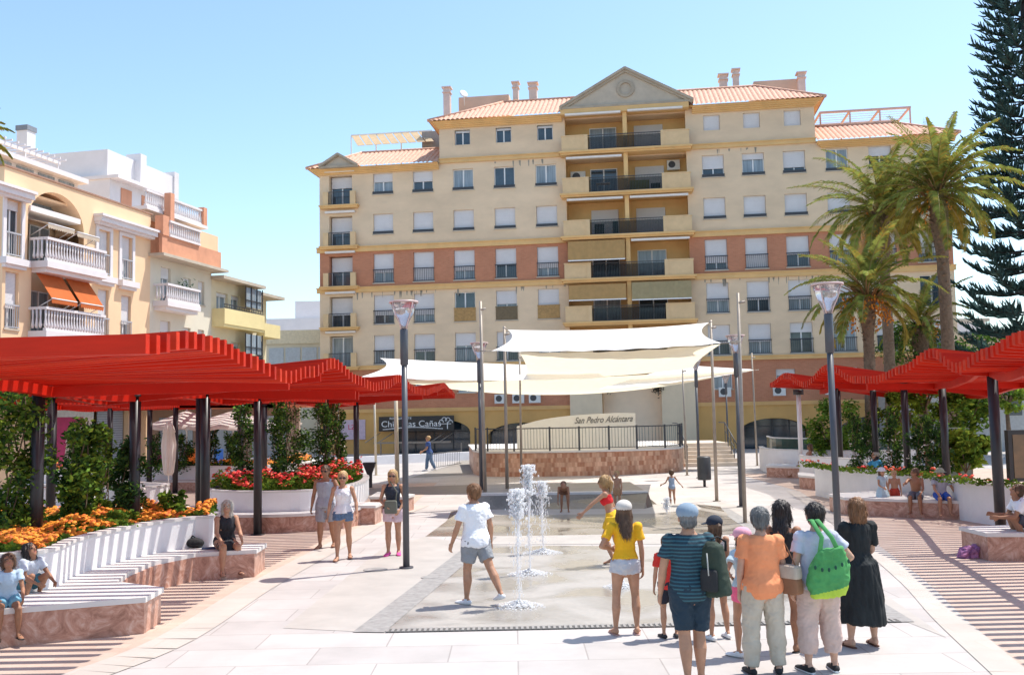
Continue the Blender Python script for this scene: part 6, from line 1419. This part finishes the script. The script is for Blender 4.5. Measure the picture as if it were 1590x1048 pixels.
        if sleeve > 0:
            for nmA, s in (('R', 1), ('L', -1)): s0, e = A[nmA][:2]; tb.ell(sh[s]-U*.008*H, (.040*H, .040*H, .040*H), 12, 8); tb.tube([s0, s0.lerp(e, .25), s0.lerp(e, sleeve)], [.028*H, .038*H, .042*H], 14)
        else:
            for s in (1, -1): tb.tube([hip+U*.25*H+S*s*.052*H+Fw*.045*H, hip+U*.305*H+S*s*.05*H, hip+U*.23*H+S*s*.045*H-Fw*.045*H], [.007*H+.003]*3, 8)
        organic(tb, cv, 2, 'dress', m_, t, .022, (16, 16, 1.6))
    if shoes:
        kind, m_ = shoes[:2]
        for nmL, s in (('R', 1), ('L', -1)):
            h, k, an, fd = J[nmL]; sb = MB(); hz = fd.cross(Vector((0, 0, 1))).normalized(); z = Vector((0, 0, 1))
            if kind == 'shoe':
                sb.tube([an-fd*.036*H-z*.022*H, an-z*.022*H, an+fd*.045*H-z*.026*H, an+fd*.09*H-z*.032*H, an+fd*.122*H-z*.035*H], [(.022*H, .020*H), (.026*H, .024*H), (.028*H, .021*H), (.030*H, .015*H), (.022*H, .011*H)], 14, hint=hz, caps='round'); sb.tube([an-z*.03*H, an+z*.006*H], [.026*H, .024*H], 12)
                organic(sb, .0095, 1, 'shoe', m_, t)
                if len(shoes) > 2: so = MB(); so.tube([an+fd*f*H-z*.0385*H for f in (-.052, -.03, .05, .1, .138)], [(.012*H, .0065*H), (.026*H, .0065*H), (.030*H, .0065*H), (.030*H, .0065*H), (.014*H, .0065*H)], 14, hint=hz); so.build('sole', shoes[2], t)
            else:
                sb.tube([an+fd*f*H-z*.041*H for f in (-.045, -.025, .05, .1, .13)], [(.012*H, .005*H), (.024*H, .005*H), (.027*H, .005*H), (.028*H, .005*H), (.014*H, .005*H)], 14, hint=hz); sb.tube([an+fd*.05*H-hz*.028*H-z*.03*H, an+fd*.06*H-z*.008*H, an+fd*.05*H+hz*.028*H-z*.03*H], [.005*H]*3, 6); sb.build('sandal', m_, t)
    if extras: extras(t, dict(hip=hip, U=U, S=S, Fw=Fw, H=H, A=A, J=J, sh=sh, Hh=Hh, hh=hh, HM=HM, nk=nk))
    t['_j'] = [list(sh[1]), list(sh[-1]), list(A['R'][2]), list(A['L'][2]), list(hip)]
    return t
def wpt(t, i): v = Vector(t['_j'][i]); return Matrix.Translation(t.location) @ Matrix.Rotation(t.rotation_euler.z, 4, 'Z') @ v
def strands(hair_o, parent, n, L_, seed, zmax=99):
    me = hair_o.data; rnd = random.Random(seed); mb = MB(); P_ = [p for p in me.polygons if p.center.z < zmax]
    for _ in range(n):
        p = rnd.choice(P_); nn = p.normal; d = Vector((rnd.uniform(-.25, .25), rnd.uniform(-.25, .25), -1)); d = (d-nn*d.dot(nn))
        if d.length < .2: d = Vector((rnd.uniform(-1, 1), rnd.uniform(-1, 0), -.2))
        d.normalize(); s = d.cross(nn).normalized()*.0022; c = p.center+nn*.002; l = L_*rnd.uniform(.5, 1.2); m_ = c+d*l*.5+nn*.006; e_ = c+d*l+nn*rnd.uniform(-.002, .008)
        mb.add([c-s, c+s, m_+s, m_-s, e_], [(0, 1, 2, 3), (3, 2, 4)])
    stuff(mb.build('hair_strands', me.materials[0], parent))
SNK = ('shoe', cloth('shoe_white', (.75, .75, .76)))
deni = cloth('denim', (.10, .16, .26), .25, 20)
# ---- the walking man
p1 = person('man walking past the jets in white t-shirt and grey shorts', gp(740, 938), D(38), 1.74, dict(legR=((D(-26), D(4)), (D(-34), D(2))), legL=((D(9), D(3)), (D(2), D(1))), fpitchR=D(-12), lean=D(3), armR=((D(-8), D(14)), (D(10), D(8))), armL=((D(12), D(14)), (D(24), D(6))), yaw=D(8)), 'm', 'tan', 1.06,
       hair=('auburn', 'crop'), tops=(cloth('tee_white', (.80, .80, .83), .04), .62, -.04, .025), bottoms=(cloth('shorts_grey', (.26, .27, .29)), .72, .022), shoes=SNK)
p2 = person('girl in yellow t-shirt, pale shorts and cap watching the fountain', gp(974, 984), D(4), 1.64, dict(legR=((D(3), D(5)), (D(-8), D(0))), legL=((D(0), D(6)), (D(-3), D(3))), armR=((D(-2), D(9)), (D(6), D(3))), armL=((D(-18), D(32)), (D(70), D(-42))), lean=D(-1)), 'f', 'tan', .95,
       hair=('brown', 'long'), tops=(cloth('tee_yellow', (.80, .42, .008), .06), .6, .035, .014, 't_shirt', .1), bottoms=(cloth('shorts_pale', (.50, .50, .53)), .28, .012), shoes=('sandal', cloth('sandal_pink', (.5, .3, .26))), hat=('cap', cloth('cap_cream', (.60, .55, .50)), D(40)))
def stripes(name, c1, c2, n=34, vert=False):
    m = mat(name, c1, .85, .1, 6, .15, 120); nt_ = m.node_tree; b = nt_.nodes['Principled BSDF']; tc = nt_.nodes.new('ShaderNodeTexCoord'); wv = nt_.nodes.new('ShaderNodeTexWave'); wv.wave_type = 'BANDS'; wv.bands_direction = 'Z'; wv.inputs['Scale'].default_value = n/2; wv.inputs['Distortion'].default_value = .6; wv.inputs['Detail'].default_value = 0
    cr = nt_.nodes.new('ShaderNodeValToRGB'); cr.color_ramp.interpolation = 'CONSTANT'; cr.color_ramp.elements[0].color = c1+(1,); cr.color_ramp.elements[1].color = c2+(1,); cr.color_ramp.elements[1].position = .62
    nt_.links.new(tc.outputs['Object'], wv.inputs[0]); nt_.links.new(wv.outputs[0], cr.inputs[0]); nt_.links.new(cr.outputs[0], b.inputs['Base Color']); return m
p3 = person('man in striped navy polo, blue cap and dark shorts, seen from behind', gp(1076, 1062), D(2), 1.80, dict(legR=((D(4), D(-1)), (D(-6), D(0))), legL=((D(-4), D(-2)), (D(-10), D(-1))), armR=((D(20), D(20)), (D(70), D(5))), armL=((D(2), D(13)), (D(12), D(5))), yaw=D(5)), 'm', 'tan', 1.05,
       hair=('grey', 'crop'), tops=(stripes('polo_navy', (.012, .032, .05), (.03, .10, .13), 17), .62, -.06, .022, 'polo_shirt', .15), bottoms=(cloth('shorts_navy', (.012, .03, .05)), .92, .02), shoes=SNK, hat=('cap', cloth('cap_blue', (.22, .29, .37)), 0))
p4 = person('boy in a red top half hidden behind the man in the navy polo', gp(1041, 990), D(5), 1.22, dict(), 'm', 'tan', .9, child=True, vox=.01, hair=('brown', 'crop'), tops=(cloth('tee_red', (.60, .03, .02)), .6, -.03, .012), bottoms=(cloth('shorts_black', (.015, .015, .025)), .75, .015), shoes=('shoe', cloth('shoe_dark', (.03, .03, .035))))
p5 = person('girl in a dark cap and patterned strappy top, ponytail down her back', gp(1116, 991), D(15), 1.47, dict(legR=((D(6), D(4)), (D(-10), D(2))), legL=((D(-4), D(5)), (D(-8), D(3))), armR=((D(10), D(10)), (D(60), D(5))), armL=((D(4), D(10)), (D(14), D(4)))), 'f', 'tan', .88, child=True, vox=.009,
       hair=('brown', 'pony'), tops=(mat('floral_dark', (.05, .06, .09), .85, .7, 28, var2=(.45, .42, .45)), -1, .02, .01, 'strap_top', .2), bottoms=(cloth('shorts_flower', (.10, .11, .15), .5, 24), .38, .016), shoes=SNK, hat=('cap', cloth('cap_navy', (.012, .018, .035)), D(70)))
p6 = person('girl in a pink cap, pale blue top and bright pink shorts', gp(1160, 1018), D(28), 1.42, dict(legR=((D(2), D(5)), (D(-4), D(2))), legL=((D(4), D(6)), (D(-6), D(3))), armR=((D(-14), D(40)), (D(50), D(-48))), armL=((D(-14), D(40)), (D(50), D(-48))), yaw=D(10)), 'f', 'tan', .88, child=True, vox=.009,
       hair=('dark', 'long'), tops=(cloth('tee_paleblue', (.46, .60, .66)), .5, .02, .014), bottoms=(cloth('shorts_pink', (.85, .14, .26)), .42, .014), shoes=SNK, hat=('cap', cloth('cap_pink', (.70, .34, .42)), 0))
p7 = person('woman with grey hair in an orange t-shirt and beige trousers', gp(1189, 1046), D(-3), 1.72, dict(legR=((D(2), D(5)), (D(-2), D(2))), legL=((D(0), D(6)), (D(-3), D(2))), armR=((D(10), D(12)), (D(58), D(-4))), armL=((D(0), D(10)), (D(10), D(3)))), 'f', 'fair', 1.07,
       hair=('grey', 'crop'), tops=(cloth('tee_orange', (.86, .30, .13), .06), .66, -.065, .026, 't_shirt', .12), bottoms=(cloth('trousers_beige', (.52, .45, .36)), 1.96, .018), shoes=('shoe', cloth('shoe_black', (.02, .02, .022))))
p8 = person('tanned woman with long dark hair between the orange and grey shirts', gp(1222, 1010), D(-32), 1.70, dict(legR=((D(3), D(3)), (D(-4), D(1))), legL=((D(0), D(3)), (D(-5), D(1))), armR=((D(0), D(8)), (D(20), D(2)))), 'f', 'dark', .98,
       hair=('dark', 'long'), tops=(cloth('top_black', (.02, .02, .022)), -1, .04, .01, 'strap_top', .1), bottoms=(cloth('shorts_tan', (.28, .17, .10), .3, 14), .5, .02), shoes=('sandal', cloth('sandal_black', (.02, .02, .022))))
p9 = person('woman with short dark hair, lavender grey t-shirt and pale pink trousers', gp(1276, 1042), D(6), 1.75, dict(legR=((D(3), D(5)), (D(-4), D(2))), legL=((D(-1), D(6)), (D(-2), D(2))), armR=((D(-10), D(38)), (D(60), D(-20))), armL=((D(0), D(13)), (D(8), D(5)))), 'f', 'fair', 1.05,
       hair=('dark', 'crop'), tops=(cloth('tee_lavender', (.48, .50, .60)), .6, -.05, .02), bottoms=(cloth('trousers_pink', (.56, .41, .36)), 1.72, .03), shoes=('shoe', MATS['shoe_black'], cloth('sole_white', (.7, .7, .7))))
p10 = person('woman with auburn hair in a long black dress and flip flops', gp(1340, 1003), D(10), 1.70, dict(legR=((D(2), D(6)), (D(-2), D(3))), legL=((D(0), D(6)), (D(-2), D(3))), armR=((D(10), D(6)), (D(60), D(-6))), armL=((D(20), D(6)), (D(80), D(-6)))), 'f', 'fair', 1.05,
       hair=('auburn', 'bob'), dress=(cloth('dress_black', (.010, .014, .016), .3), .40, .118, .170, .75), shoes=('sandal', cloth('sandal_brown', (.14, .06, .04))))
# ---- walkers on the left, facing the camera
p11 = person('man in grey vest and grey shorts walking with the woman in white', gp(506, 851), D(172), 1.74, dict(legR=((D(6), D(3)), (D(-2), D(1))), legL=((D(-8), D(3)), (D(-16), D(1))), armR=((D(4), D(12)), (D(14), D(6))), armL=((D(10), D(30)), (D(30), D(8)))), 'm', 'dark', 1.06, .01,
       hair=('brown', 'crop'), tops=(cloth('vest_grey', (.36, .37, .42)), 0, -.04, .016, 'vest'), bottoms=(cloth('shorts_midgrey', (.30, .29, .32)), .85, .02), shoes=('sandal', MATS['sandal_brown']), glasses=True, group='walkers on the left')
p12 = person('woman in white vest top and denim shorts, walking at left', gp(533, 869), D(185), 1.70, dict(legR=((D(8), D(2)), (D(2), D(1))), legL=((D(-8), D(2)), (D(-18), D(1))), armR=((D(0), D(16)), (D(12), D(8))), armL=((D(10), D(18)), (D(28), D(4)))), 'f', 'tan', .98, .01,
       hair=('blond', 'bun'), tops=(cloth('vest_white', (.78, .74, .76), .05), 0, .0, .014, 'vest'), bottoms=(deni, .34, .012), shoes=('sandal', MATS['sandal_brown']), glasses=True, group='walkers on the left')
p13 = person('blonde woman in black sleeveless top and pale pink shorts', gp(611, 862), D(178), 1.68, dict(legR=((D(2), D(2)), (D(-1), D(0))), legL=((D(-3), D(1)), (D(-6), D(0))), armR=((D(-6), D(18)), (D(60), D(-30))), armL=((D(-4), D(14)), (D(40), D(-20)))), 'f', 'tan', 1.02, .01,
       hair=('blond', 'bob'), tops=(cloth('vest_black', (.025, .03, .045)), 0, .01, .014, 'vest'), bottoms=(cloth('shorts_blush', (.62, .46, .50)), .55, .02), shoes=('shoe', cloth('shoe_magenta', (.7, .08, .3))), glasses=True, group='walkers on the left')
p14 = person('far man in blue t-shirt and jeans walking by the street wall', gp(667, 731), D(100), 1.74, dict(legR=((D(14), D(2)), (D(6), D(0))), legL=((D(-12), D(2)), (D(-26), D(0))), lean=D(8), nod=D(-14), armR=((D(12), D(8)), (D(50), D(0))), armL=((D(14), D(8)), (D(60), D(0)))), 'm', 'tan', 1, .014,
       hair=('blond', 'crop'), tops=(cloth('tee_blue', (.03, .07, .22)), .6, -.04, .018), bottoms=(deni, 1.95, .015), shoes=SNK)
# ---- in the fountain
redc = cloth('bikini_red', (.65, .015, .02))
p15 = person('woman in red bikini top and yellow wrap skirt leaning left in the fountain', gp(953, 878), D(78), 1.66, dict(legR=((D(26), D(3)), (D(-22), D(1))), legL=((D(-10), D(4)), (D(-22), D(1))), lean=D(14), armL=((D(52), D(14)), (D(46), D(8))), armR=((D(-24), D(14)), (D(-6), D(6))), fpitchR=D(-10)), 'f', 'tan', .98, .009,
       hair=('blond', 'pony'), tops=(redc, -1, .165, .008, 'bikini_top', 0), bottoms=(cloth('wrap_yellow', (.80, .48, .02)), .62, .03, 'wrap_skirt'), glasses=True)
p16 = person('child in swimwear bending down in the water, far in the fountain', gp(877, 789)*Vector((.91, .91, 0))+Vector((0, 0, .16)) if False else Vector((at(877, 789, 25.9).x, 25.9, .16)), D(172), 1.12, dict(legR=((D(8), D(4)), (D(-6), D(2))), legL=((D(8), D(6)), (D(-6), D(2))), lean=D(78), armR=((D(8), D(6)), (D(4), D(2))), armL=((D(8), D(6)), (D(4), D(2))), nod=D(-20)), 'm', 'dark', .92, .012, child=True, hair=('brown', 'crop'), bottoms=(cloth('trunks_brown', (.16, .07, .04)), .5, .012))
p17 = person('small child behind the woman in the red bikini, arm raised', Vector((at(959, 790, 25.9).x, 25.9, .16)), D(150), 1.02, dict(armR=((D(150), D(12)), (D(165), D(0)))), 'm', 'tan', .92, .012, child=True, hair=('blond', 'crop'), bottoms=(cloth('trunks_tan', (.45, .25, .13)), .5, .012))
p18 = person('toddler in a pale blue swimsuit running by the low jet', gp(1044, 785), D(12), 1.02, dict(legR=((D(4), D(4)), (D(-6), D(1))), legL=((D(-6), D(4)), (D(-14), D(1))), armR=((D(-6), D(34)), (D(-2), D(44))), armL=((D(0), D(30)), (D(60), D(30)))), 'f', 'tan', .95, .011, child=True, hair=('brown', 'bun'), tops=(cloth('swim_blue', (.30, .38, .48)), -1, -.05, .008, 'swimsuit', 0))
# ---- seated people
def seat_pose(hz, k=88, sh=-4, **kw):
    d = dict(hip_z=hz, legR=((D(k), D(6)), (D(sh), D(2))), legL=((D(k), D(6)), (D(sh), D(2))), armR=((D(28), D(8)), (D(60), D(-6))), armL=((D(28), D(8)), (D(60), D(-6))), lean=D(8)); d.update(kw); return d
b = gp(350, 896); p19 = person('seated woman with silver hair in a black sundress on the marble bench', (b.x-.08, b.y+.2, 0), D(212), 1.64, seat_pose(.58, 84, -2, lean=D(16), nod=D(-12), yaw=D(-25)), 'f', 'tan', 1.1, .009, hair=('silver', 'bob'), dress=(cloth('sundress_black', (.015, .015, .02)), .3, .115, .13, 0), shoes=('sandal', MATS['sandal_brown']))
b = gp(44, 923, .48); p20 = person('dark haired boy hugging his knees on the near left bench', (b.x-.15, b.y+.18, 0), D(248), 1.30, dict(hip_z=.56, legR=((D(122), D(8)), (D(-18), D(2))), legL=((D(118), D(8)), (D(-30), D(2))), armR=((D(28), D(12)), (D(66), D(-14))), armL=((D(30), D(12)), (D(60), D(-14))), lean=D(20), nod=D(-22)), 'm', 'dark', .95, .009, child=True, hair=('dark', 'bob'), tops=(cloth('tee_mist', (.50, .55, .62)), .6, -.03, .014), bottoms=(cloth('shorts_teal', (.05, .16, .20)), .7, .016))
b = gp(0, 941, .48); p21 = person('child in pale blue at the very left edge, legs over the bench', (b.x+.05, b.y+.05, 0), D(215), 1.30, seat_pose(.56, 74, -10, lean=D(22), nod=D(-25)), 'f', 'dark', .95, .009, child=True, hair=('brown', 'pony'), tops=(cloth('tee_sky', (.42, .55, .68)), .5, -.03, .014), bottoms=(cloth('shorts_sky', (.16, .36, .48)), .6, .016), shoes=('sandal', MATS['sandal_black']))
b = gp(1284, 733, .46); p22 = person('person lounging on the farthest right bench, legs stretched left', (11.7, 38.9, 0), D(80), 1.68, seat_pose(.56, 72, 40, lean=D(-16)), 'f', 'dark', 1, .014, hair=('brown', 'bob'), tops=(cloth('top_tan', (.40, .25, .18)), 0, .0, .014, 'vest'), bottoms=(deni, .4, .014))
p23 = person('grey haired man in a blue shirt seated in profile at right', (11.75, 31.2, 0), D(95), 1.74, seat_pose(.56, 80, -2, lean=D(18), armR=((D(50), D(8)), (D(84), D(0)))), 'm', 'tan', 1.1, .012, hair=('silver', 'crop'), tops=(cloth('shirt_azure', (.05, .30, .52)), .7, -.04, .02, 'shirt'), bottoms=(cloth('trousers_navy', (.02, .025, .06)), 1.9, .02), shoes=('shoe', MATS['shoe_black']))
b = gp(1372, 799); p24 = person('standing little girl in a pale blue dress and white hat at right', b, D(200), 1.18, dict(armR=((D(10), D(8)), (D(70), D(0)))), 'f', 'tan', .95, .012, child=True, hair=('brown', 'bob'), dress=(cloth('dress_paleblue', (.45, .56, .62)), .17, .10, .15, .3), hat=('hat', cloth('hat_white', (.72, .68, .70))))
b = gp(1391, 797); p25 = person('bare chested small boy in red trunks standing beside the sitting children', b, D(170), 1.08, dict(armR=((D(6), D(14)), (D(20), D(6)))), 'm', 'tan', .95, .012, child=True, hair=('blond', 'crop'), bottoms=(cloth('trunks_red', (.45, .05, .03)), .55, .012))
p26 = person('bare chested boy in grey shorts sitting on the right bench', (10.1, 24.55, 0), D(150), 1.42, seat_pose(.56, 82, -4, lean=D(14), yaw=D(-60), armR=((D(70), D(10)), (D(88), D(5)))), 'm', 'dark', 1, .011, child=True, hair=('brown', 'crop'), bottoms=(cloth('shorts_slate', (.14, .15, .18)), .85, .018))
p27 = person('boy in a striped sun hat, grey shirt and blue shorts on the right bench', (10.55, 24.2, 0), D(172), 1.42, seat_pose(.56, 82, -4, lean=D(6), yaw=D(20), armL=((D(0), D(30)), (D(4), D(26)))), 'm', 'tan', 1, .011, child=True, hair=('blond', 'crop'), tops=(cloth('tee_greymist', (.42, .42, .48)), .6, -.03, .016), bottoms=(cloth('shorts_royal', (.03, .10, .45)), .85, .018), hat=('hat', stripes('hat_stripes', (.45, .42, .18), (.15, .25, .35), 60)))
p28 = person('man in a white t-shirt crouched on the bench at the right edge', (9.42, 17.75, 0), D(80), 1.74, dict(hip_z=.60, legR=((D(112), D(8)), (D(-16), D(2))), legL=((D(108), D(8)), (D(-22), D(2))), armR=((D(24), D(10)), (D(96), D(-10))), armL=((D(30), D(10)), (D(88), D(-10))), lean=D(32), nod=D(-14)), 'm', 'dark', 1.05, .009, hair=('brown', 'crop'), tops=(MATS['tee_white'], .62, -.04, .022), bottoms=(cloth('shorts_dusk', (.06, .06, .08)), .8, .02), shoes=('sandal', MATS['sandal_black']))
# ---- bags and belongings (things that are carried or put down)
def rbox(mb, w_, d, h, c=(0, 0, 0), r=.3):
    rings = []
    for z, s in ((-.5, .86), (-.46, .97), (-.3, 1), (.3, .96), (.46, .9), (.5, .78)):
        rings.append([(c[0]+w_/2*s*math.copysign(abs(cos(a))**r, cos(a)), c[1]+d/2*s*math.copysign(abs(sin(a))**r, sin(a)), c[2]+h*z) for a in [2*pi*(k+.5)/24 for k in range(24)]])
    mb.loft(rings)
bp_ = thing('backpack', 'dark green backpack on the right shoulder of the man in the polo', 'backpack', p3.location+Vector((.24, -.15, 1.16)), D(-52))
mb = MB(); rbox(mb, .28, .17, .50, r=.65); mb.ell((0, 0, .2), (.12, .075, .1), 12, 8); o = organic(mb, .011, 2, 'pack', cloth('pack_green', (.03, .045, .03), .3), bp_, .012, (9, 9, 5)); o.rotation_euler.y = D(-10)
mb = MB(); rbox(mb, .22, .08, .22, (0, -.10, -.08), r=.7); organic(mb, .011, 2, 'pocket', cloth('pack_black', (.02, .02, .022)), bp_)
for s in (-1, 1): mb = MB(); mb.tube([(s*.08, .07, .2), (s*.08-.02, .10, .29), (s*.05-.06, .06, .34), (s*.05-.1, .0, .31)], [(.018, .007)]*4, 8, hint=(1, 0, 0)); mb.build('strap', MATS['pack_black'], bp_)
mb = MB(); mb.tube([(.04, -.17, .2), (.06, -.175, -.02)], [(.007, .006)]*2, 8); mb.build('zip_trim', cloth('zip_grey', (.4, .4, .38)), bp_)
hb_ = thing('handbag', 'tan and cream handbag on the right shoulder of the woman in orange', 'handbag', p7.location+Vector((.26, -.05, 1.02)), D(-50))
mb = MB(); rbox(mb, .32, .14, .17, (0, 0, -.09)); organic(mb, .01, 1, 'lower_panel', cloth('bag_tan', (.26, .12, .06)), hb_, .006)
mb = MB(); rbox(mb, .31, .13, .14, (0, 0, .05)); organic(mb, .01, 1, 'upper_panel', cloth('bag_cream', (.46, .38, .30)), hb_, .006)
mb = MB(); mb.tube([(-.12, -.03, .08), (-.08, -.03, .3), (-.1, .0, .46), (-.02, .03, .3), (.1, .03, .08)], [(.012, .006)]*5, 8); mb.build('strap', MATS['bag_tan'], hb_)
gt = thing('tote_bag', 'bright green shoulder bag with dark leaf prints and lime base', 'tote bag', p9.location+Vector((.05, -.25, 1.08)), D(-4))
mb = MB(); rings = []
for z, w_, d in ((-.25, .13, .05), (-.24, .18, .08), (-.1, .22, .10), (.05, .205, .09), (.18, .155, .07), (.24, .12, .05)): rings.append([(w_*cos(a)+.02*sin(z*9), d*math.copysign(abs(sin(a))**.7, sin(a)), z+.05*cos(a)*(.3 if z > 0 else .35)) for a in [2*pi*k/32 for k in range(32)]])
mb.loft(rings); lime = cloth('tote_lime', (.45, .62, .06)); green = cloth('tote_green', (.075, .31, .09), .2, 6)
o = organic(mb, .009, 2, 'bag', [green, lime], gt, .022, (8, 8, 5), matfn=lambda c: 1 if c.z < -.175+c.x*.25 else 0)
mb = MB()
for s in (-1, 1): mb.tube([(s*.10, -.03, .2), (-.02+s*.05, -.02, .36), (-.12+s*.03, .06, .53), (-.13+s*.02, .2, .52)], [(.024, .007)]*4, 8, hint=(1, 0, .3)); 
mb.build('strap', green, gt)
mb = MB()
for k in range(6):
    x = -.17+k*.068; z = .035+.03*abs(k-1.5)**1.3*.6; y = -.125+.10*abs(x)**1.3
    mb.ell((x, y, z), (.014, .006, .024), 8, 6)
mb.build('leaf_print', cloth('print_dark', (.01, .07, .04)), gt)
hb2 = thing('handbag', 'small olive shoulder bag of the blonde woman in pink shorts', 'handbag', p13.location+Vector((-.02, -.2, .98)), 0)
mb = MB(); rbox(mb, .26, .1, .26); organic(mb, .012, 1, 'pouch', cloth('bag_olive', (.14, .14, .11)), hb2); mb = MB(); mb.tube([(.1, 0, .12), (.12, .02, .3), (-.02, .08, .5)], [(.012, .005)]*3, 6); mb.build('strap', MATS['bag_olive'], hb2)
b = gp(303, 850, .48); mb = MB(); mb.ell((0, 0, .09), (.17, .11, .09), 16, 10); mb.tube([(-.1, 0, .14), (-.05, 0, .22), (.1, 0, .12)], [.012]*3, 6); o = organic(mb, .011, 1, 'handbag', cloth('bag_black', (.012, .012, .014)), None, .012); o.location = (b.x, b.y, .475); tag(o, 'small black handbag on the marble bench left of the seated woman', 'handbag')
b = gp(324, 852, .48); mb = MB(); mb.box(-.12, .12, -.06, .06, 0, .03); tag(mb.build('purse', cloth('purse_navy', (.03, .05, .12)), loc=(b.x, b.y, .479), rz=.3, bevel=.008), 'flat dark blue purse between the black bag and the seated woman', 'purse')
b = gp(1505, 866); mb = MB(); rbox(mb, .34, .2, .2, (0, 0, .1)); o = organic(mb, .013, 2, 'bundle', mat('bundle_purple', (.12, .06, .32), .8, .5, 9, var2=(.65, .25, .42)), None, .05, (8, 8, 8)); o.location = b; tag(o, 'purple and pink cloth bundle on the ground by the right marble bench', 'bundle')
for i, (px, py, m_, lb_) in enumerate(((66, 992, cloth('flip_blue', (.06, .09, .2)), 'dark blue flip flops on the ground before the near left bench'), (92, 988, cloth('flip_pink', (.3, .12, .12)), 'reddish flip flops beside the blue pair'))):
    b = gp(px, py); t = thing('flip_flops', lb_, 'flip flops', b, .4+i)
    for s in (-1, 1): mb = MB(); mb.tube([(s*.07, -.12, .012), (s*.07, -.06, .012), (s*.07, .05, .012), (s*.07, .12, .012)], [(.02, .01), (.035, .012), (.042, .012), (.03, .01)], 12, hint=(1, 0, 0)); mb.tube([(s*.07-.03, .0, .02), (s*.07, .06, .045), (s*.07+.03, .0, .02)], [.007]*3, 6); mb.build('sandal', m_, t)
for t_ in list(C.objects):
    if '_j' in t_: del t_['_j']
